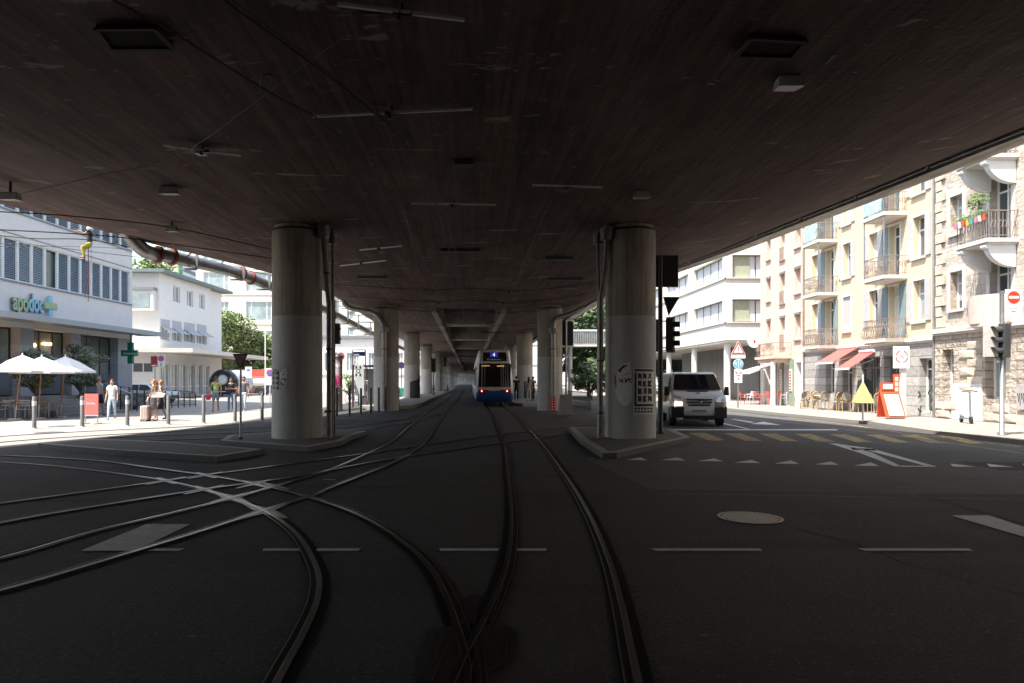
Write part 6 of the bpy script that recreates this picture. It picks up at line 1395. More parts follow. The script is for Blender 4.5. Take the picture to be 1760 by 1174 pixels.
# tram stop furniture between the left columns -------------------------------
pc = thing('advertising_column', 'poster column covered in bright orange and pink posters behind the left pipe', 'advertising column', (wx(581, 37), 37, 0))
POS = mk('layered_posters', (.5, .2, .05), .7, 0, .6, 1.6, col2=(.5, .45, .5)); mix_layer(POS, noise_fac(POS, 1.9, .55, .6, loc=(4, 1, 2)), (.5, .04, .14)); mix_layer(POS, noise_fac(POS, 1.5, .58, .6, loc=(9, 3, 1)), (.6, .62, .65))
MB().lathe([(.24, .1), (.24, 2.85)], n=24).build('poster_shaft', POS, pc); MB().lathe([(.28, 2.85), (.28, 2.95), (.1, 3.05)], n=24).build('cap', DKMETAL, pc); MB().lathe([(.26, 0), (.26, .1)], n=24).build('plinth', KERB, pc)
t = thing('no_parking_sign', 'no stopping sign above the poster column', 'road sign', (wx(586, 38.5), 38.5, 0)); z_ = P(0, 612, 38.5).z
MB().cyl((0, .03, 0), (0, .03, z_+.2), .03, n=8).build('pole', GREYMETAL, t); MB().box(-.24, -.02, z_-.45, .24, 0, z_+.28).build('panel', WHITE, t); m = MB(); disc(m, (0, 0, z_), .2, -.03, -.021); m.build('red_ring', RED, t); m = MB(); disc(m, (0, 0, z_), .13, -.038, -.031); m.build('blue_disc', MATS['sign_blue_dark'], t)
ts = thing('tram_stop_sign', 'tall tram stop frame with a dark blue name panel', 'tram stop sign', (wx(616, 40), 40, 0))
def tzz(py): return P(0, py, 40).z
x0_, x1_ = wx(605.5, 40)-ts.location.x, wx(628, 40)-ts.location.x
for x in (x0_, x1_): MB().cyl((x, 0, 0), (x, 0, tzz(602)), .035, n=8).build('post', mk('post_maroon', (.2, .12, .12), .5), ts)
MB().bar((x0_, 0, tzz(601.5)), (x1_, 0, tzz(601.5)), .06, .06).build('top_bar', GREYMETAL, ts)
MB().box(x0_+.05, -.04, tzz(612), x1_-.03, .04, tzz(604.5)).build('name_panel', mk('navy_panel', (.02, .04, .14), .4), ts)
text('Escher-Wyss', WHITE, ts, face_cam(Vector((wx(616, 39.95), 39.95, tzz(609)))), .105, 'lettering', .002) if False else MB().box(x0_+.1, -.045, tzz(610.6), x0_+.42, -.041, tzz(609.4)).build('name_strip', WHITE, ts)
MB().box(x0_+.15, -.04, .75, x1_-.08, .04, tzz(626)).build('timetable_panel', mk('timetable_white', (.5, .53, .53), .5), ts)
m = MB(); z_ = tzz(638); m.cyl((0, -.045, z_), (0, -.041, z_), .12, n=20); 
for sx in (-1, 1):
    for dz_ in (.22, -.22): m.box(sx*.12-.05, -.044, z_+dz_-.08, sx*.12+.05, -.041, z_+dz_+.08)
m.build('timetable_marks', INK, ts)
m = MB(); m.cyl((0, -.05, z_), (0, -.046, z_), .07, n=16); m.build('dial_centre', WHITE, ts)
sh = thing('tram_shelter', 'dark glazed tram shelter left of the second column', 'shelter', (wx(633, 43), 43, 0))
m = MB(); m.box(-.9, -.6, 2.5, .8, 1.6, 2.6); m.build('roof', DKMETAL, sh)
for x, y in ((-.85, -.55), (.75, -.55), (-.85, 1.5), (.75, 1.5), (0, -.55)): MB().box(x-.04, y-.04, 0, x+.04, y+.04, 2.5).build('post', DKMETAL, sh)
MB().box(-.85, 1.46, .2, .75, 1.5, 2.4).build('glass_wall', mk('shelter_glass', (.3, .35, .36), .1, 0, .1, 1), sh); MB().box(-.6, .9, .42, .6, 1.3, .47).build('bench', WOOD, sh)
tm = thing('ticket_machine', 'grey ticket machine beside the tram stop sign', 'ticket machine', (wx(628, 41.5), 41.5, 0)); MB().box(-.22, -.2, 0, .22, .2, 1.65).build('cabinet', STEEL, tm, bevel=.03); MB().box(-.14, -.21, 1.0, .14, -.2005, 1.4).build('screen', BLACK, tm); MB().box(-.12, -.21, .6, .12, -.2005, .7).build('slot', DKMETAL, tm)
# far traffic signals and signs along left platform
for k, (px, py, Y) in enumerate(((745, 638, 64), (765, 632, 92))):
    t = thing('tram_signal', ['three lamp tram signal on the left platform, nearer one', 'small tram signal farther along the left platform'][k], 'tram signal', (wx(px, Y), Y, .2)); z_ = P(0, py-10, Y).z
    MB().cyl((0, .1, 0), (0, .1, z_), .05, n=8).build('pole', DKMETAL, t); signal_head(t, (0, 0, z_-.2), 0, 3, .36)
t = thing('no_parking_sign', 'small round no parking sign between the second and third left columns', 'road sign', (wx(690, 60), 60, 0)); z_ = P(0, 628, 60).z
MB().cyl((0, .03, 0), (0, .03, z_+.2), .04, n=8).build('pole', GREYMETAL, t); m = MB(); disc(m, (0, 0, z_), .3, -.03, 0); m.build('red_ring', RED, t); m = MB(); disc(m, (0, 0, z_), .2, -.04, -.031); m.build('blue_disc', MATS['sign_blue_dark'], t)
for k, (px, py, Y, lab, c) in enumerate(((692, 677, 62, 'teal wheeled litter bin behind the second left column', SG), (699, 676, 66, 'dark wheeled bin right beside the teal one', DKMETAL))):
    t = thing('litter_bin', lab, 'litter bin', (wx(px, Y), Y, 0)); MB().hexa([(-.22, -.25, .06), (.22, -.25, .06), (.22, .25, .06), (-.22, .25, .06), (-.28, -.33, .95), (.28, -.33, .95), (.28, .33, .95), (-.28, .33, .95)]).build('body', c, t)
    MB().hexa([(-.3, -.36, .95), (.3, -.36, .95), (.3, .36, .95), (-.3, .36, .95), (-.27, -.3, 1.03), (.27, -.3, 1.03), (.27, .36, 1.06), (-.27, .36, 1.06)]).build('lid', c, t)
    for x in (-.2, .2): MB().cyl((x-.03, .28, .1), (x+.03, .28, .1), .1, n=12).build('wheel', RUBBER, t)
# right side of second column: block, railing, footbridge, pole with black panel
tag(MB().hexa([(-.34, -.3, 0), (.34, -.3, 0), (.34, .3, 0), (-.34, .3, 0), (-.25, -.22, .98), (.25, -.22, .98), (.25, .22, .98), (-.25, .22, .98)]).build('concrete_block', mk('block_concrete', (.3, .29, .27), .9, 0, .15, 4), bevel=.03), 'pale concrete post block beside the second right column', 'concrete block').location = G(972, 714)
rg = thing('guard_railing', 'black vertical bar railing right of the second column', 'railing', (wx(996, 40), 40, 0))
A_, B_ = G(977, 699), G(1015, 706); n_ = 26; m = MB()
for k in range(n_+1): p = A_.lerp(B_, k/n_); m.bar(p, p+Vector((0, 0, .97)), .02, .045)
m.build('bars', DKMETAL, rg, world=True); m = MB(); m.bar(A_+Vector((0,0,.97)), B_+Vector((0,0,.97)), .05, .04); m.bar(A_+Vector((0,0,.12)), B_+Vector((0,0,.12)), .04, .03); m.build('rails', DKMETAL, rg, world=True)
t = thing('display_pole', 'pole with a large black display box right of the second right column', 'display board', (wx(973, 37), 37, 0)); z0_, z1_ = P(0, 594, 37).z, P(0, 552, 37).z
MB().cyl((0, 0, 0), (0, 0, z1_+.05), .06, n=10).build('pole', STEEL, t); MB().box(-.32, .07, z0_, .4, .35, z1_).build('display_box', BLACK, t)
fb_ = thing('footbridge', 'pale footbridge with slatted parapet crossing behind the right columns', 'footbridge', (14, 62, 5)); 
MB().box(7.5, 61, 4.7, 16.8, 63.5, 5.0).build('deck', OFF, fb_, world=True); m = MB(); [m.box(7.5+k*.16, 60.95, 5.0, 7.6+k*.16, 61.0, 6.05) for k in range(58)]; m.build('parapet', STEEL, fb_, world=True)
MB().box(7.5, 60.9, 6.05, 16.8, 61.05, 6.2).build('top_rail', OFF, fb_, world=True); [MB().cyl((x, 62, 0), (x, 62, 4.7), .2, n=12).build('support', OFF, fb_, world=True) for x in (9.2, 16)]
wl = tag(MB().box(-4, 0, 0, 4, .2, 2.6).build('garden_wall', WHITE), 'low white wall behind the bushes right of the tracks', 'wall'); wl.location = (15, 76, 0)
# red market awnings
mk_ = thing('market_stall', 'long red awninged market stall behind the dark car', 'market stall', (wx(445, 88), 88, 0))
MB().hexa([(-4, -1.5, 2.2), (4, -1.5, 2.2), (4, 1.5, 3.0), (-4, 1.5, 3.0), (-4, -1.5, 2.3), (4, -1.5, 2.3), (4, 1.5, 3.1), (-4, 1.5, 3.1)]).build('awning', RED, mk_)
MB().box(-4, -1.52, 1.95, 4, -1.5, 2.25).build('valance', mk('pale_red', (.55, .2, .17), .7), mk_); MB().box(-3.8, -.6, 0, 3.8, .8, 1.0).build('counter', mk('stall_counter', (.3, .22, .18), .8, 0, .5, 2), mk_)
for x in (-3.9, -1.3, 1.3, 3.9): MB().cyl((x, -1.4, 0), (x, -1.4, 2.25), .04, n=8).build('post', WHITE, mk_)
# flag / street lamp near the left
t = thing('street_lamp', 'slim pale street lamp left of the nearest left column', 'street lamp', (wx(456, 60), 60, 0)); MB().tube([(0, 0, 0), (0, 0, 6.0)], .05, 8).build('pole', WHITE, t); MB().tube([(0, 0, 6.0), (-.9, 0, 6.15)], .04, 8).build('arm', WHITE, t); MB().box(-1.3, -.1, 6.1, -.8, .1, 6.2).build('lamp_head', GREYMETAL, t)
t = thing('notice_sign', 'small white square sign on a post beside the market stall', 'road sign', (wx(427, 62), 62, 0)); MB().cyl((0, .03, 0), (0, .03, 2.6), .03, n=8).build('pole', STEEL, t); MB().box(-.3, -.02, 1.9, .3, 0, 2.9).build('panel', WHITE, t); MB().box(-.15, -.03, 2.5, .15, -.021, 2.7).build('symbol', MATS['sign_blue_dark'], t)
t = thing('no_parking_sign', 'no parking sign on a white pole half hidden by the left column', 'road sign', (wx(464, 50), 50, 0)); z_ = P(0, 641, 50).z; MB().cyl((0, .03, 0), (0, .03, z_+.3), .04, n=8).build('pole', WHITE, t); MB().box(-.32, -.02, z_-.9, .32, 0, z_+.35).build('panel', WHITE, t); m = MB(); disc(m, (0, 0, z_), .25, -.03, -.021); m.build('red_ring', RED, t); m = MB(); disc(m, (0, 0, z_), .17, -.04, -.031); m.build('blue_disc', MATS['sign_blue_dark'], t)
# black round trailer
tl_ = thing('food_trailer', 'black and silver rounded trailer with a round porthole window', 'trailer', (wx(382, 70), 70, 0))
pro = [(1.38*math.cos(a), 1.42+1.38*math.sin(a)) for a in [R(-60)+R(300)*i/24 for i in range(25)]]
m = MB(); n_ = len(pro); sec = [(0, .9), (.12, 1.0), (.9, 1.0)]; vs = []
for yy, s_ in sec: vs += [(x*s_, yy, 1.42+(z-1.42)*s_) for x, z in pro]
m.add(vs, [(k*n_+i, k*n_+(i+1) % n_, (k+1)*n_+(i+1) % n_, (k+1)*n_+i) for k in range(2) for i in range(n_)], True); m.add(vs[:n_], [tuple(reversed(range(n_)))]); m.build('black_end_cap', mk('gloss_black', (.015, .016, .018), .2, 0, 0), tl_)
m = MB(); vs = []
for yy, s_ in ((.9, .97), (3.0, .97)): vs += [(x*s_+(.9 if yy > 1 else 0), yy, 1.42+(z-1.42)*s_) for x, z in pro]
m.add(vs, [(i, (i+1) % n_, n_+(i+1) % n_, n_+i) for i in range(n_)], True); m.add(vs[n_:], [tuple(range(n_))]); m.build('silver_body', mk('silver_body', (.5, .51, .52), .5, .3), tl_)
m = MB(); m.cyl((.05, -.03, 1.75), (.05, -.0, 1.75), .42, n=24); m.build('porthole', mk('porthole_glass', (.55, .66, .7), .15), tl_); m = MB(); m.add([(.05+math.cos(2*math.pi*i/24)*r_, -.04, 1.75+math.sin(2*math.pi*i/24)*r_) for r_ in (.4, .52) for i in range(24)], [(i, (i+1) % 24, 24+(i+1) % 24, 24+i) for i in range(24)]); m.build('porthole_rim', STEEL, tl_)
m = MB(); m.box(-.02, -.25, .55, .02, -.2, 1.0); m.box(-.3, -.3, .5, .9, -.2, .56); m.build('drawbar', WHITE, tl_)
for x in (-.9, .95): MB().cyl((x-.1, 2.2, .32), (x+.1, 2.2, .32), .32, n=16).build('wheel', RUBBER, tl_)
# ================================================================ vehicles
def carbody(outline, wf, inset=.07):
    """outline: closed list of (y,z) side profile; wf(z,y) half width"""
    m = MB(); n = len(outline); cy = sum(p[0] for p in outline)/n; cz = sum(p[1] for p in outline)/n
    def ringx(side, k):
        out = []
        for y, z in outline:
            w_ = wf(z, y)
            if k == 0: out.append((side*w_, y+(cy-y)*.0+math.copysign(inset, cy-y)*1.0, z+math.copysign(inset*.8, cz-z)))
            else: out.append((side*(w_-inset), y, z))
        return out
    rings = [ringx(-1, 0), ringx(-1, 1), ringx(1, 1), ringx(1, 0)]; vs = sum(rings, [])
    for k in range(3): m.add(vs, [(k*n+i, k*n+(i+1) % n, (k+1)*n+(i+1) % n, (k+1)*n+i) for i in range(n)], True)
    m.add(rings[0], [tuple(range(n))]); m.add(rings[3], [tuple(reversed(range(n)))]); return m
def wheel(par, x, y, r, w_, rim=STEEL, side=1):
    t = MB(); t.cyl((x-w_/2, y, r), (x+w_/2, y, r), r, n=28); o = t.build('wheel', RUBBER, par)
    h = MB(); xx = x+side*w_/2; h.cyl((xx-side*.01, y, r), (xx+side*.012, y, r), r*.62, n=20); h.build('rim', rim, o)
    h = MB(); [h.bar((xx+side*.014, y, r), (xx+side*.014, y+r*.55*math.cos(a), r+r*.55*math.sin(a)), .012, .05) for a in [2*math.pi*i/5 for i in range(5)]]; h.build('spokes', DKMETAL, o)
    return o
VANW = mk('van_white', (.82, .83, .83), .3, 0, .02, 2, coat=.6); CARGL = mk('vehicle_glass', (.012, .014, .018), .06, 0, 0, spec=.7)
# van, facing the camera (front at local y=0, length towards +y)
van = thing('van', 'white delivery van driving towards the camera beside the right column', 'van', (8.1, 24.0, 0), R(-10))
def vw(z, y): return .93 if z < 1.05 else .93-.17*(z-1.05)
MB_ = carbody([(.12, .32), (.02, .45), (0, .75), (.06, .98), (.2, 1.12), (.55, 1.26), (1.25, 1.86), (1.45, 1.93), (4.7, 1.95), (4.85, 1.85), (4.88, .4), (4.8, .32)], vw, .09); MB_.build('body', VANW, van)
m = MB(); m.quad((-.83, .52, 1.275), (.83, .52, 1.275), (.70, 1.19, 1.84), (-.70, 1.19, 1.84)); m.xf(Matrix.Translation((0, -.012, .012))).build('windscreen', CARGL, van)
for s_ in (-1, 1):
    m = MB(); m.poly([(s_*.89, .75, 1.22), (s_*.89, 1.75, 1.22), (s_*.80, 1.75, 1.75), (s_*.80, 1.28, 1.75)]); m.xf(Matrix.Translation((s_*.017, 0, 0))).build('side_window', CARGL, van)
    m = MB(); m.hexa([(s_*.93, .62, 1.08), (s_*1.13, .66, 1.08), (s_*1.13, .75, 1.08), (s_*.93, .75, 1.08), (s_*.98, .64, 1.4), (s_*1.11, .66, 1.4), (s_*1.11, .73, 1.4), (s_*.98, .73, 1.4)]); m.build('wing_mirror', BLACK, van, bevel=.02)
    m = MB(); m.poly([(s_*.53, -.005, .7), (s_*.9, .03, .7), (s_*.88, .13, 1.12), (s_*.64, .08, 1.04), (s_*.55, .03, .9)]); m.xf(Matrix.Translation((0, -.02, 0)))
    h_ = m.build('headlight', mk('headlight_glass', (.5, .5, .48), .12, .3, 0), van)
    m = MB(); m.box(s_*.58, -.04, .74, s_*.84, -.028, .86) if s_ > 0 else m.box(-.84, -.04, .74, -.58, -.028, .86)
    m.build('indicator', mk('lamp_amber', (.8, .5, .3), .3, 0, 0, emit=((1, .85, .7), 1.4)) if s_ < 0 else mk('lamp_amber_dull', (.6, .4, .3), .3), h_)
    m = MB(); m.hexa([(s_*.52, -.035, .3), (s_*.93, .02, .3), (s_*.94, .35, .3), (s_*.52, .35, .3), (s_*.52, -.03, .68), (s_*.93, .02, .7), (s_*.94, .3, .68), (s_*.52, .3, .66)]); m.build('bumper_corner', BLACK, van)
    for y in (.85, 3.9): wheel(van, s_*.82, y, .33, .22, side=s_)
MB().box(-.51, -.02, .24, .51, .3, .38).build('lower_bumper', BLACK, van)
for z, w_ in ((.95, .43), (.85, .42), (.755, .37)): MB().hexa([(-w_, -.022, z-.03), (w_, -.022, z-.03), (w_, .1, z-.03), (-w_, .1, z-.03), (-w_*1.02, -.015+(z-.75)*.25, z+.025), (w_*1.02, -.015+(z-.75)*.25, z+.025), (w_, .1, z+.025), (-w_, .1, z+.025)]).build('grille_bar', BLACK, van)
MB().box(-.36, .42, 1.215, .36, .47, 1.245).xf(Matrix.Translation((0, -.0, .01))).build('bonnet_vent', BLACK, van)
m = MB(); m.ball((0, -.03, .85), .1, .015, .045, 14, 8); m.build('oval_badge', mk('chrome', (.5, .5, .5), .2, .9, 0), van)
m = MB(); m.ball((0, .29, 1.15), .09, .03, .055, 12, 6); m.xf(Matrix.Identity(4)).build('blue_emblem', mk('emblem_blue', (.2, .38, .55), .5), van)
m = MB(); m.box(-.26, -.045, .5, .26, -.025, .6); pl_ = m.build('number_plate', mk('plate_white', (.5, .5, .48), .5), van); m = MB(); [m.box(-.2+.07*k, -.048, .52, -.16+.07*k, -.0455, .58) for k in range(6)]; m.build('plate_characters', INK, pl_)
MB().bar((.05, .5, 1.3), (.62, .62, 1.38), .015, .015).build('wiper', BLACK, van); MB().bar((-.6, .5, 1.29), (.0, .56, 1.33), .015, .015).build('wiper', BLACK, van)
m = MB(); m.box(-.955, 2.2, .8, -.94, 4.0, 1.15); m.build('yellow_panel', mk('yellow_vinyl', (.7, .45, .02), .5), van)
def car(label, loc, rz, col, name='parked_car'):
    t = thing(name, label, 'car', loc, rz); W = .88
    def cw(z, y): return W if z < .85 else W-.32*(z-.85)
    carbody([(.1, .28), (0, .45), (.03, .68), (.2, .78), (.95, .93), (1.65, 1.38), (1.95, 1.46), (3.0, 1.44), (3.7, 1.1), (4.1, .98), (4.18, .7), (4.15, .35), (4.05, .28)], cw, .1).build('body', col, t)
    for s_ in (-1, 1):
        m = MB(); m.poly([(s_*.81, 1.15, .95), (s_*.81, 2.25, .95), (s_*.70, 2.25, 1.34), (s_*.70, 1.7, 1.32)]); m.xf(Matrix.Translation((s_*.05, 0, 0))).build('side_window', CARGL, t)
        m = MB(); m.poly([(s_*.81, 2.33, .95), (s_*.81, 3.4, 1.0), (s_*.72, 2.95, 1.33), (s_*.70, 2.33, 1.34)]); m.xf(Matrix.Translation((s_*.05, 0, 0))).build('side_window', CARGL, t)
        m = MB(); m.poly([(s_*.5, 0, .55), (s_*.82, .08, .55), (s_*.8, .22, .72), (s_*.52, .12, .7)]); m.xf(Matrix.Translation((0, -.02, 0))).build('headlight', MATS['headlight_glass'], t)
        MB().box(s_*.86, 1.25, .92, s_*1.02, 1.35, 1.04).build('wing_mirror', col, t, bevel=.02)
        for y in (.8, 3.35): wheel(t, s_*.78, y, .31, .2, side=s_)
    m = MB(); m.quad((-.72, 1.0, .975), (.72, 1.0, .975), (.62, 1.6, 1.36), (-.62, 1.6, 1.36)); m.xf(Matrix.Translation((0, -.012, .015))).build('windscreen', CARGL, t)
    MB().box(-.4, -.03, .42, .4, 0.02, .55).build('grille', BLACK, t); MB().box(-.25, -.04, .32, .25, -.0, .41).build('number_plate', MATS['plate_white'], t); return t
car('white parked car behind the woman with the suitcase', (wx(262, 52)-2.6, 52.5, 0), R(90+8), mk('car_white', (.66, .68, .7), .3, 0, 0, coat=.5)).location = (wx(300, 50), 50, 0)
bpy.data.objects[-1:] if False else None
car('silver car farther left beyond the ramp railing', (wx(238, 56), 56, 0), R(100), mk('car_silver', (.6, .63, .66), .3, .2, 0, coat=.5))
car('dark car parked in front of the red market stall', (wx(482, 76), 76, 0), R(95), mk('car_dark', (.05, .055, .06), .25, .3, 0, coat=.5)).location = (wx(440, 76), 76, 0)
bpy.data.objects['parked_car'].rotation_euler.z = R(82)
for o in [o for o in COL.objects if o.name.startswith('parked_car') and 'dark car' in o.get('label', '')]: o.rotation_euler.z = R(-88)
# ================================================================ tram
TB = mk('tram_blue', (.03, .1, .3), .3, 0, .15, 2, coat=.4); TW = mk('tram_white', (.9, .88, .84), .35, 0, .05, 2, coat=.3)
tram = thing('tram', 'blue and white tram seen from behind, line 4, tail lights on', 'tram', (1.57, 42.0, 0))
def tw(z, y):
    w_ = 1.2 if z < 1.6 else 1.2-.11*(z-1.6)
    return w_-max(0, .5-y)*.12
def vprofile(z0, z1):
    base = [(.12, .32), (.02, .8), (0, 1.15), (.03, 1.8), (.12, 2.7), (.3, 3.3), (.55, 3.5), (.9, 3.56)]
    return base
carbody([(.14, .34), (.02, .8), (0, 1.12), (30, 1.12), (30, .34)], tw, .12).build('lower_body', TB, tram)
carbody([(-.003, 1.0), (.0, 1.3), (.03, 1.8), (.14, 2.7), (.3, 3.25), (.45, 3.45), (.8, 3.56), (30, 3.56), (30, 1.0)], tw, .12).build('upper_body', TW, tram)
m = MB(); m.quad((-.98, -.02, 1.24), (.98, -.02, 1.24), (.93, .1, 2.68), (-.93, .1, 2.68)); m.build('rear_window', mk('tram_glass', (.008, .008, .009), .04, 0, 0, spec=.6), tram)
for s_ in (-1, 1):
    m = MB(); m.quad((s_*.98, -.021, 1.24), (s_*1.17, .25, 1.24), (s_*1.07, .33, 2.66), (s_*.93, .099, 2.68)); m.xf(Matrix.Translation((s_*.012, -.015, 0))).build('corner_window', MATS['tram_glass'], tram)
    for k in range(9):
        y = 1.2+k*3.1; m = MB(); m.quad((s_*1.215, y, 1.3), (s_*1.215, y+2.6, 1.3), (s_*1.14, y+2.6, 2.6), (s_*1.14, y, 2.6)); m.build('side_window', MATS['tram_glass'], tram)
    m = MB(); m.hexa([(s_*.35, -.03, .9), (s_*1.0, -.03, .9), (s_*1.0, .1, .9), (s_*.35, .1, .9), (s_*.33, -.03, 1.07), (s_*1.02, -.03, 1.07), (s_*1.02, .1, 1.07), (s_*.33, .1, 1.07)]); hb = m.build('tail_light_cluster', mk('cluster_red', (.25, .05, .04), .3), tram, bevel=.03)
    m = MB(); m.cyl((s_*.78, -.045, .985), (s_*.78, -.031, .985), .052, n=16); m.build('tail_light', mk('tail_lit', (.8, .02, .02), .4, 0, 0, emit=((1, .03, .03), 1.3)), hb)
    m = MB(); m.cyl((s_*.78, -.05, .985), (s_*.78, -.046, .985), .022, n=10); m.build('tail_light_core', mk('tail_core', (1, .6, .5), .4, 0, 0, emit=((1, .5, .4), 4.0)), hb)
MB().box(-.22, -.035, .95, .22, -.001, 1.03).build('coupler_plate', STEEL, tram)
m = MB(); m.quad((-.72, .1, 2.82), (.76, .1, 2.82), (.72, .3, 3.38), (-.68, .3, 3.38)); m.xf(Matrix.Translation((0, -.03, .0))).build('destination_display', BLACK, tram)
m = MB(); m.quad((-.27, .18, 3.07), (.23, .18, 3.07), (.23, .28, 3.37), (-.27, .28, 3.37)); m.xf(Matrix.Translation((0, -.035, .0))).build('line_number_panel', mk('display_blue', (.02, .03, .3), .4, 0, 0, emit=((.03, .05, .6), .1)), tram)
LIT = mk('display_white', (.8, .85, .9), .4, 0, 0, emit=((.75, .85, 1), .3)); AMB = mk('display_amber', (.5, .45, .3), .4, 0, 0, emit=((.7, .6, .35), .05))
tilt = Matrix.Rotation(R(-18), 4, 'X')
text('4', LIT, tram, Matrix.Translation(Vector((1.57-.03, 42.0+.17, 3.22))) @ tilt @ Matrix.Rotation(R(90), 4, 'X'), .34, 'line_number', .004, .0)
text('Bf. Tiefenbrunnen', AMB, tram, Matrix.Translation(Vector((1.57-.02, 42.0+.075, 2.93))) @ tilt @ Matrix.Rotation(R(90), 4, 'X'), .12, 'destination_lettering', .003)
REFLM = mk('pale_reflection', (.85, .8, .72), .5)  # pale strips stand in for column reflections in the rear window
for x, r_ in ((-.78, .05), (-.6, .025), (.42, .03), (.56, .05), (.7, .035), (.84, .05)): MB().bar((x, -.02, 1.27), (x*.96, .105, 2.64), r_*1.4, .02).build('reflection_strip', REFLM, tram)
GT = bpy.data.materials.new('clear_tram_glass'); GT.use_nodes = True; _t = GT.node_tree; _o = _t.nodes['Material Output']; _mx = _t.nodes.new('ShaderNodeMixShader'); _tr = _t.nodes.new('ShaderNodeBsdfTransparent'); _gl = _t.nodes.new('ShaderNodeBsdfGlossy'); _gl.inputs['Roughness'].default_value = .05; _tr.inputs[0].default_value = (.7, .75, .75, 1)
_t.links.new(_tr.outputs[0], _mx.inputs[1]); _t.links.new(_gl.outputs[0], _mx.inputs[2]); _mx.inputs[0].default_value = .3; _t.links.new(_mx.outputs[0], _o.inputs[0])
m = MB(); m.quad((-.98, -.055, 1.22), (.98, -.055, 1.22), (.93, .065, 2.7), (-.93, .065, 2.7)); m.build('window_pane', GT, tram)
MB().box(-1.0, -.055, 1.19, 1.0, .0, 1.225).build('window_rail', TW, tram)
m = MB(); m.box(-.8, .02, 2.52, -.3, .06, 2.56); m.box(.15, .02, 2.5, .6, .06, 2.55); m.build('interior_lamp', mk('warm_interior', (.6, .4, .15), .5, 0, 0, emit=((1, .6, .2), .14)), tram)
for s_ in (-1, 1):
    for y in (2.5, 4.4, 14, 16, 26, 28): MB().cyl((s_*.5-.06, y, .3), (s_*.5+.06, y, .3), .3, n=18).build('wheel', DKMETAL, tram)
m = MB(); m.tube([(0, 6, 3.55), (0, 5.2, 4.3), (0, 6.2, 5.0)], .03, 6); m.bar((-.8, 6.2, 5.02), (.8, 6.2, 5.02), .05, .05); m.build('pantograph', DKMETAL, tram)
# ================================================================ people
def bake(o):
    dg = bpy.context.evaluated_depsgraph_get(); dg.update(); me = bpy.data.meshes.new_from_object(o.evaluated_get(dg)); o.modifiers.clear(); old = o.data; o.data = me; bpy.data.meshes.remove(old); return o
def skin(name, nodes_, edges, mat, parent, sub=1, root=0):
    me = bpy.data.meshes.new(name); me.from_pydata([n[0] for n in nodes_], edges, []); me.update()
    o = bpy.data.objects.new(name, me); COL.objects.link(o)
    s_ = o.modifiers.new('skin', 'SKIN'); s_.use_smooth_shade = True
    if sub: q = o.modifiers.new('sub', 'SUBSURF'); q.levels = sub; q.render_levels = sub
    for i, n in enumerate(nodes_):
        r_ = n[1] if isinstance(n[1], tuple) else (n[1], n[1]); me.skin_vertices[0].data[i].radius = r_; me.skin_vertices[0].data[i].use_root = (i == root)
    bake(o); o.parent = parent; o.data.materials.clear(); o.data.materials.append(mat); return o
SKINM = {'l': mk('skin_light', (.52, .31, .22), .6, 0, .05, 6), 'm': mk('skin_tan', (.36, .2, .13), .6, 0, .05, 6)}
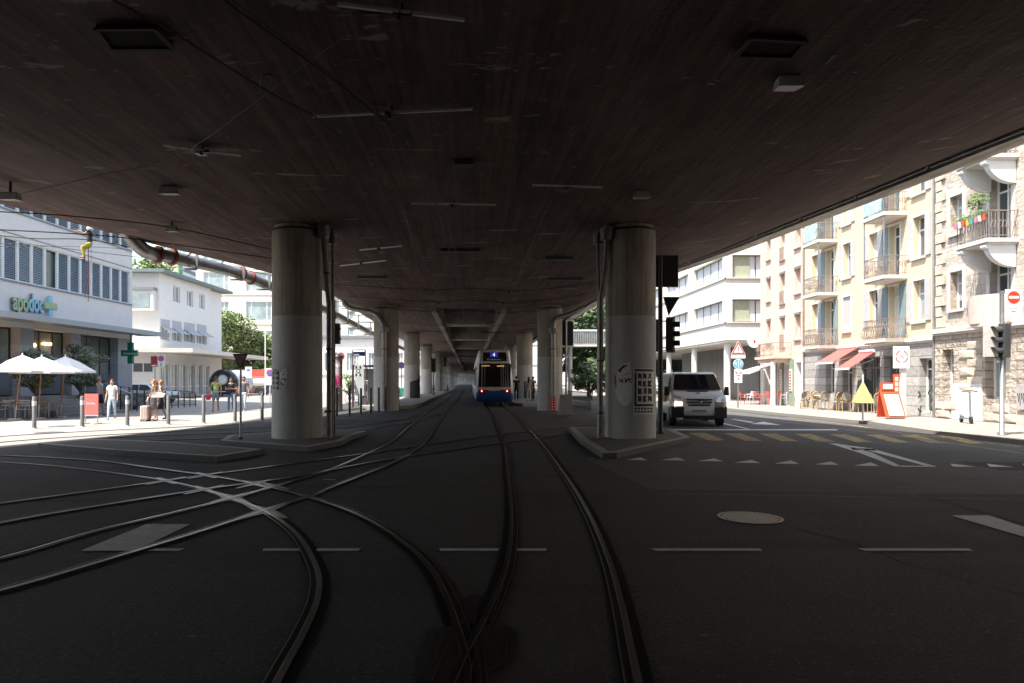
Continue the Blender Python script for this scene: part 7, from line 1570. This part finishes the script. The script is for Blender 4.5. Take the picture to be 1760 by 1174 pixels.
def person(label, loc, rz, H, shirt, bottom, bcol, hair, legs=((0, 0), (0, 0)), arms=None, longhair=False, skin_='l', shoes=(.05, .05, .05), sleeve=True, sex='m', sit=False, dress=False, head_dz=0.0, head_rot=0.0):
    """faces local -y. legs: (forward swing of left foot, right foot) + knee lift ; arms: list of (elbow, hand) offsets from each shoulder"""
    t = thing('person', label, 'person', loc, rz); k = H/1.75
    SK = SKINM[skin_]; V = lambda x, y, z: Vector((x*k, y*k, z*k))
    hip = .9; sw = .19 if sex == 'm' else .165
    arms = arms or (((-.05, .02, -.28), (-.07, -.06, -.52)), ((.05, .02, -.28), (.07, -.06, -.52)))
    N = []; E = []
    def nd(p, r_): N.append((p, (r_[0]*k, r_[1]*k) if isinstance(r_, tuple) else r_*k)); return len(N)-1
    pel = nd(V(0, 0, hip+.03), (.11, .08)); wst = nd(V(0, 0, 1.08), (.11, .075)); ch = nd(V(0, .01, 1.28), (.14, .093)); up = nd(V(0, .01, 1.40), (.12, .08)); nk = nd(V(0, .005, 1.48), .052); hd = nd(V(0, -.015, 1.585), (.075, .085)); tp = nd(V(0, -.005, 1.68), (.068, .08))
    E += [(pel, wst), (wst, ch), (ch, up), (up, nk), (nk, hd), (hd, tp)]
    feet = []
    legpts = []
    for s_, (fwd, lift) in zip((-1, 1), legs):
        hp = V(s_*.085, 0, hip-.06)
        if sit: kn = V(s_*.14, -.26, hip-.2+lift); an = V(s_*.14, -.16-fwd, hip-.58+lift); toe = an+V(0, -.14, -.04)
        else: kn = V(s_*.09, -fwd*.5-.03-lift*.3, .49+lift*.3); an = V(s_*.095, -fwd+(.0 if fwd >= 0 else .0), .085+lift); toe = an+V(s_*.01, -.15, -.045 if lift < .03 else -.08)
        a = nd(hp, .085); b_ = nd((hp+kn)/2, .072); c = nd(kn, .053); d = nd((kn*.6+an*.4), .052); e = nd(an, .036); f = nd(toe, (.036, .028)); E += [(pel, a), (a, b_), (b_, c), (c, d), (d, e), (e, f)]
        legpts.append((hp, kn, an, toe))
    armpts = []
    for s_, (el, ha) in zip((-1, 1), arms):
        sh_ = V(s_*sw, .01, 1.41); e_ = sh_+V(*el); h_ = sh_+V(*ha)
        a = nd(sh_, .048); b_ = nd(e_, .036); c = nd(h_, .025); E += [(up, a), (a, b_), (b_, c)]
        d = (h_-e_).normalized(); side = Vector((d.z, 0, -d.x)) if abs(d.y) > .5 else Vector((0, 1, 0)); side = (side-d*side.dot(d)).normalized()
        pm_ = nd(h_+d*.06*k, (.028, .02)); E.append((c, pm_))
        for q, L in enumerate((.075, .085, .08, .065)):
            o_ = side*(-.024+.016*q)*k; r0 = nd(h_+d*.10*k+o_, .009); r1 = nd(h_+d*(.10+L*.5)*k+o_+Vector((0, -.004, 0)), .008); r2 = nd(h_+d*(.10+L)*k+o_+Vector((0, -.014, 0)), .007); E += [(pm_, r0), (r0, r1), (r1, r2)]
        th = nd(h_+d*.05*k-side*.035*k, .009); th2 = nd(h_+d*.09*k-side*.045*k, .008); E += [(pm_, th), (th, th2)]
        armpts.append((sh_, e_, h_))
    body = skin('body', N, E, SK, t, 1, pel)
    # face details: nose, ears, eyes, mouth
    m = MB(); m.add([V(-.014, -.088, 1.585), V(.014, -.088, 1.585), V(0, -.092, 1.62), V(0, -.115, 1.583)], [(0, 3, 1), (0, 2, 3), (2, 1, 3)])
    for s_ in (-1, 1): m.ball(V(s_*.078, 0, 1.6), .012*k, .022*k, .032*k, 8, 5)
    m.build('nose_and_ears', SK, t)
    m = MB(); [m.ball(V(s_*.03, -.083, 1.618), .011*k, .008*k, .007*k, 8, 5) for s_ in (-1, 1)]; m.box(-.022*k, -.098*k, 1.552*k, .022*k, -.08*k, 1.558*k); m.build('eyes_and_mouth', INK, t)
    # hair
    HM = mk('hair_%02d%02d' % (int(hair[0]*99), int(hair[2]*99)), hair, .6, 0, .3, 14)
    m = MB(); c = V(0, .02, 1.645); m.ball(c, .09*k, .1*k, .095*k, 14, 9); m.v = [p if not (p.y < -.045*k and p.z < 1.665*k) else Vector((p.x*.75, max(p.y, -.02*k), max(p.z, 1.62*k))) for p in m.v]
    if longhair: m.tube([V(0, .06, 1.66), V(0, .1, 1.55), V(0, .1, 1.4), V(0, .09, 1.3)], [.07*k, .085*k, .075*k, .03*k], 10)
    m.build('hair', HM, t)
    # top
    SM = mk('cloth_%02d%02d%02d' % tuple(int(c_*99) for c_ in shirt), shirt, .85, 0, .1, 10)
    N2 = [(V(0, 0, .82), (.165*k, .128*k)), (V(0, 0, 1.08), (.138*k, .1*k)), (V(0, .01, 1.28), (.162*k, .112*k)), (V(0, .01, 1.41), (.125*k, .085*k)), (V(0, .005, 1.455), (.066*k, .062*k))]; E2 = [(0, 1), (1, 2), (2, 3), (3, 4)]
    if sleeve:
        for (sh_, e_, h_) in armpts: i = len(N2); N2 += [(sh_, (.06*k, .06*k)), (sh_.lerp(e_, .62), (.052*k, .055*k))]; E2 += [(3, i), (i, i+1)]
    skin('top', N2, E2, SM, t, 1, 0)
    BMt = mk('cloth_%02d%02d%02d' % tuple(int(c_*99) for c_ in bcol), bcol, .85, 0, .12, 10)
    if bottom in ('trousers', 'shorts'):
        N3 = [(V(0, 0, hip+.12), (.14*k, .106*k)), (V(0, 0, hip-.02), (.148*k, .115*k))]; E3 = [(0, 1)]
        for (hp, kn, an, toe) in legpts:
            i = len(N3)
            if bottom == 'trousers': N3 += [(hp, (.095*k, .095*k)), ((hp+kn)/2, (.083*k, .083*k)), (kn, (.064*k, .064*k)), (kn*.5+an*.5, (.06*k, .06*k)), (an+V(0, 0, .0), (.05*k, .05*k))]; E3 += [(1, i), (i, i+1), (i+1, i+2), (i+2, i+3), (i+3, i+4)]
            else: N3 += [(hp, (.1*k, .1*k)), (hp.lerp(kn, .55), (.09*k, .09*k)), (hp.lerp(kn, .92), (.08*k, .08*k))]; E3 += [(1, i), (i, i+1), (i+1, i+2)]
        skin('trousers' if bottom == 'trousers' else 'shorts', N3, E3, BMt, t, 1, 1)
    else:
        lo = .48; m = MB(); m.lathe([(.0, 1.1*k), (.125*k, 1.09*k), (.15*k, .93*k), (.17*k, .75*k), (.18*k, lo*k), (.165*k, (lo+.005)*k), (.1*k, .8*k)], n=18); m.v = [Vector((p.x, p.y*.78-(legs[0][0]+legs[1][0])*.2*(1.0-min(1, p.z/1.0)), p.z)) for p in m.v]; m.build('skirt', BMt, t)
    SHM = mk('shoe_%02d%02d' % (int(shoes[0]*99), int(shoes[2]*99)), shoes, .6, 0, .1)
    for (hp, kn, an, toe) in legpts:
        skin('shoe', [(an+V(0, .04, -.045), (.042*k, .036*k)), (an+V(0, -.04, -.045), (.042*k, .036*k)), (toe+V(0, -.02, -.002), (.04*k, .028*k))], [(0, 1), (1, 2)], SHM, t, 1, 1)
    return t, armpts, k
def at(px, Y): return (wx(px, Y), Y, 0)
t, a, k = person('woman in white t shirt and light jeans walking past the red board', at(192.5, 28.4), R(8), 1.70, (.85, .85, .85), 'trousers', (.42, .55, .66), (.05, .035, .03), ((.16, 0), (-.14, .05)), shoes=(.7, .6, .58), sex='f', longhair=False)
t, a, k = person('man in grey t shirt and black shorts bending towards the terrace, seen from behind', at(171, 31.5), R(150), 1.82, (.33, .33, .36), 'shorts', (.015, .015, .017), (.22, .14, .1), ((.12, 0), (-.12, .04)), arms=(((-.05, .02, -.28), (-.07, -.06, -.52)), ((.1, -.14, -.22), (.14, -.42, -.34))), skin_='m')
t, a, k = person('woman with reddish hair in a grey dress pulling a pale suitcase', at(264, 27.2), R(-75), 1.70, (.16, .16, .16), 'skirt', (.15, .15, .155), (.42, .17, .06), ((.14, 0), (-.16, .03)), arms=(((.02, -.1, -.24), (.02, -.22, -.45)), ((-.02, .12, -.22), (.0, -.08, -.28))), sex='f', longhair=True, sleeve=False, shoes=(.1, .07, .05))
sc_ = thing('suitcase', 'pale pink hard shell suitcase on wheels held by the woman in grey', 'suitcase', (wx(249.5, 27.1), 27.1, 0), R(10)); PK = mk('pale_pink_shell', (.6, .46, .4), .4, 0, .04)
MB().box(-.14, -.22, .06, .14, .22, .62).build('shell', PK, sc_, bevel=.04); m = MB(); [m.box(x, -.225, .1, x+.012, .225, .58) for x in (-.06, .04)]; m.build('ribs', mk('rib_brown', (.3, .22, .18), .5), sc_)
m = MB(); m.tube([(.08, -.08, .6), (.12, -.08, .98), (.12, .08, .98), (.08, .08, .6)], .012, 6); m.build('handle', STEEL, sc_); [MB().cyl((x, y-.015, .035), (x, y+.015, .035), .035, n=10).build('wheel', RUBBER, sc_) for x in (-.1, .1) for y in (-.17, .17)]
bg_ = thing('tote_bag', 'cream tote bag hanging from the shoulder of the woman in grey', 'bag', (wx(272, 26.9), 26.9, .93)); m = MB(); m.hexa([(-.25, -.06, 0), (.22, -.06, .02), (.22, .06, .02), (-.25, .06, 0), (-.2, -.04, .26), (.3, -.04, .18), (.3, .04, .18), (-.2, .04, .26)]); m.build('pouch', mk('cream_cloth', (.6, .5, .42), .85), bg_, bevel=.03); MB().tube([(-.15, 0, .24), (-.1, 0, .5), (.05, 0, .48), (.12, 0, .2)], .014, 6).build('strap', MATS['cream_cloth'], bg_)
t, a, k = person('woman in a black skirt walking behind the one with the suitcase', at(276, 27.9), R(-80), 1.66, (.5, .34, .25), 'skirt', (.012, .012, .014), (.3, .14, .06), ((-.2, .04), (.2, 0)), sex='f', skin_='m', shoes=(.1, .06, .04), sleeve=False)
t, a, k = person('man in lime green polo and blue grey shorts with a black cap and a badge', at(371, 35.5), R(5), 1.86, (.35, .45, .1), 'shorts', (.16, .2, .27), (.02, .02, .025), ((.14, 0), (-.1, .06)), skin_='m')
m = MB(); m.box(-.05, -.135, 1.2, .06, -.125, 1.32); m.build('badge', mk('badge_pale', (.5, .6, .68), .4), t); MB().tube([(.07, -.05, 1.52), (.05, -.12, 1.42), (0, -.135, 1.3)], .008, 5).build('lanyard', WHITE, t); MB().tube([(-.07, -.05, 1.52), (-.04, -.12, 1.42), (0, -.135, 1.3)], .008, 5).build('lanyard', WHITE, t)
m = MB(); m.ball((0, .02, 1.76), .1, .11, .08, 14, 8); m.box(-.07, -.18, 1.73, .07, -.06, 1.745); m.build('cap', DKMETAL, t)
bg2 = thing('red_bag', 'small red bag hanging from the hand of the man in green', 'bag', (wx(358, 35.3), 35.3, .62)); MB().hexa([(-.12, -.05, 0), (.12, -.05, 0), (.12, .05, 0), (-.12, .05, 0), (-.1, -.03, .26), (.14, -.03, .3), (.14, .03, .3), (-.1, .03, .26)]).build('pouch', mk('red_cloth', (.5, .02, .03), .8), bg2, bevel=.03); MB().tube([(-.06, 0, .25), (.0, 0, .42), (.08, 0, .27)], .012, 6).build('handle', BLACK, bg2)
t, a, k = person('man in black t shirt looking down at his phone, wearing blue jeans', at(397, 35.8), R(8), 1.80, (.014, .014, .017), 'trousers', (.1, .16, .23), (.03, .022, .02), ((.12, 0), (-.08, .03)), arms=(((-.09, -.02, -.27), (.06, -.26, -.26)), ((.09, -.02, -.27), (-.1, -.27, -.24))), skin_='m', shoes=(.55, .55, .55))
m = MB(); m.hexa([(-.28, -.12, .93), (.0, -.16, .9), (.02, .0, .9), (-.24, .0, .93), (-.24, -.1, 1.2), (.02, -.14, 1.22), (.02, .0, 1.22), (-.22, .0, 1.2)]); m.build('slung_jacket', mk('navy_cloth', (.02, .025, .04), .9), t, bevel=.03)
ph = thing('phone', 'phone held in both hands by the man in black', 'phone', (wx(393, 35.45), 35.45, 1.2)); MB().box(-.04, -.01, 0, .04, .0, .14).build('case', BLACK, ph, bevel=.005); MB().box(-.034, 0.001, .01, .034, .004, .13).build('screen', GLASS, ph)
t, a, k = person('man in grey t shirt and pale jeans with dark patches behind the sign pole', at(419, 36.2), R(-5), 1.86, (.1, .1, .11), 'trousers', (.45, .52, .58), (.03, .022, .02), ((-.1, .03), (.12, 0)), skin_='m', shoes=(.55, .55, .55))
t, a, k = person('long haired woman in pale clothes waiting on the right platform', (wx(909, 47), 47, .2), R(170), 1.72, (.42, .36, .33), 'trousers', (.5, .44, .4), (.015, .012, .012), ((.05, 0), (-.05, 0)), sex='f', longhair=True)
t, a, k = person('dark clothed person with a shoulder bag beside the waiting woman', (wx(916, 48), 48, .2), R(200), 1.74, (.02, .03, .03), 'trousers', (.015, .015, .02), (.03, .02, .02), ((.08, 0), (-.08, 0)), shoes=(.1, .35, .4))
t, a, k = person('person in black standing close to the right side of the tram', (wx(887.5, 49), 49, .2), R(180), 1.78, (.012, .012, .014), 'trousers', (.02, .018, .018), (.02, .015, .012), ((.0, 0), (0, 0)))
t, a, k = person('person sitting astride a bicycle far down the left platform', (wx(769, 84), 84, .2), R(90), 1.7, (.3, .3, .32), 'trousers', (.03, .03, .035), (.03, .02, .02), ((.1, 0), (-.1, 0)))
# climber on the wires
pz = P(154, 414, 25.5)
t, a, k = person('climber in black top, white helmet and yellow trousers hanging from the overhead wires', (pz.x, 25.5, pz.z-.95), R(-70), 1.62, (.02, .02, .03), 'trousers', (.38, .33, .05), (.03, .02, .02), ((.05, 0), (-.0, .05)), arms=(((.0, -.2, -.06), (.02, -.45, .0)), ((.05, -.15, -.15), (.05, -.36, -.05))), skin_='m', sit=True)
m = MB(); m.ball((0, .01, 1.41), .1, .12, .08, 14, 8); m.build('helmet', WHITE, t)
rp_ = thing('climbing_rope', 'thin dark rope hanging below the climber with a slack loop', 'rope', pz); p1 = P(152, 435, 25.5)
MB().tube([p1+Vector((0, 0, .4)), p1, P(152, 470, 25.5), P(151.5, 518, 25.5)], .014, 5).build('rope', mk('rope_maroon', (.12, .03, .04), .9), rp_, world=True); MB().tube(cr([P(151.5, 478, 25.5), P(148, 490, 25.5), P(145.5, 505, 25.5), P(147, 511, 25.5)], 4), .012, 5).build('slack_loop', MATS['rope_maroon'], rp_, world=True)
MB().tube([p1+Vector((.1, 0, .2)), P(157, 470, 25.4)], .006, 4).build('thin_line', MATS['rope_maroon'], rp_, world=True)
# bicycles under the viaduct, far
def bicycle(loc, rz, label):
    t = thing('bicycle', label, 'bicycle', loc, rz, 'bicycles along the left platform'); n_ = 20
    for x in (-.52, .52): m = MB(); m.tube([(x+.33*math.cos(2*math.pi*i/n_), 0, .34+.33*math.sin(2*math.pi*i/n_)) for i in range(n_+1)], .02, 5, False); m.build('wheel', RUBBER, t)
    m = MB()
    for p, q in (((-.52, 0, .34), (-.12, 0, .3)), ((-.52, 0, .34), (-.2, 0, .78)), ((-.12, 0, .3), (-.22, 0, .85)), ((-.12, 0, .3), (.36, 0, .78)), ((-.2, 0, .78), (.36, 0, .82)), ((.36, 0, .95), (.52, 0, .34))): m.tube([p, q], .018, 6)
    m.build('frame', DKMETAL, t); MB().tube([(.3, -.28, 1.0), (.36, 0, .95), (.3, .28, 1.0)], .014, 6).build('handlebar', DKMETAL, t); MB().hexa([(-.36, -.07, .86), (-.1, -.04, .86), (-.1, .04, .86), (-.36, .07, .86), (-.36, -.07, .9), (-.1, -.04, .9), (-.1, .04, .9), (-.36, .07, .9)]).build('saddle', BLACK, t); return t
for k, (px, Y, rz, z, lab) in enumerate(((745, 72, 80, .2, 'bicycle leaning between the fourth and fifth left columns'), (770, 84, 95, .2, 'bicycle under the seated rider'), (606, 50, 60, 0, 'bicycle parked behind the tram stop board'), (180, 37, 20, 0, 'bicycle locked to the ramp railing'), (242, 38, 15, 0, 'bicycle behind the railing, left of the white car'))): bicycle((wx(px, Y), Y, z), R(rz), lab)
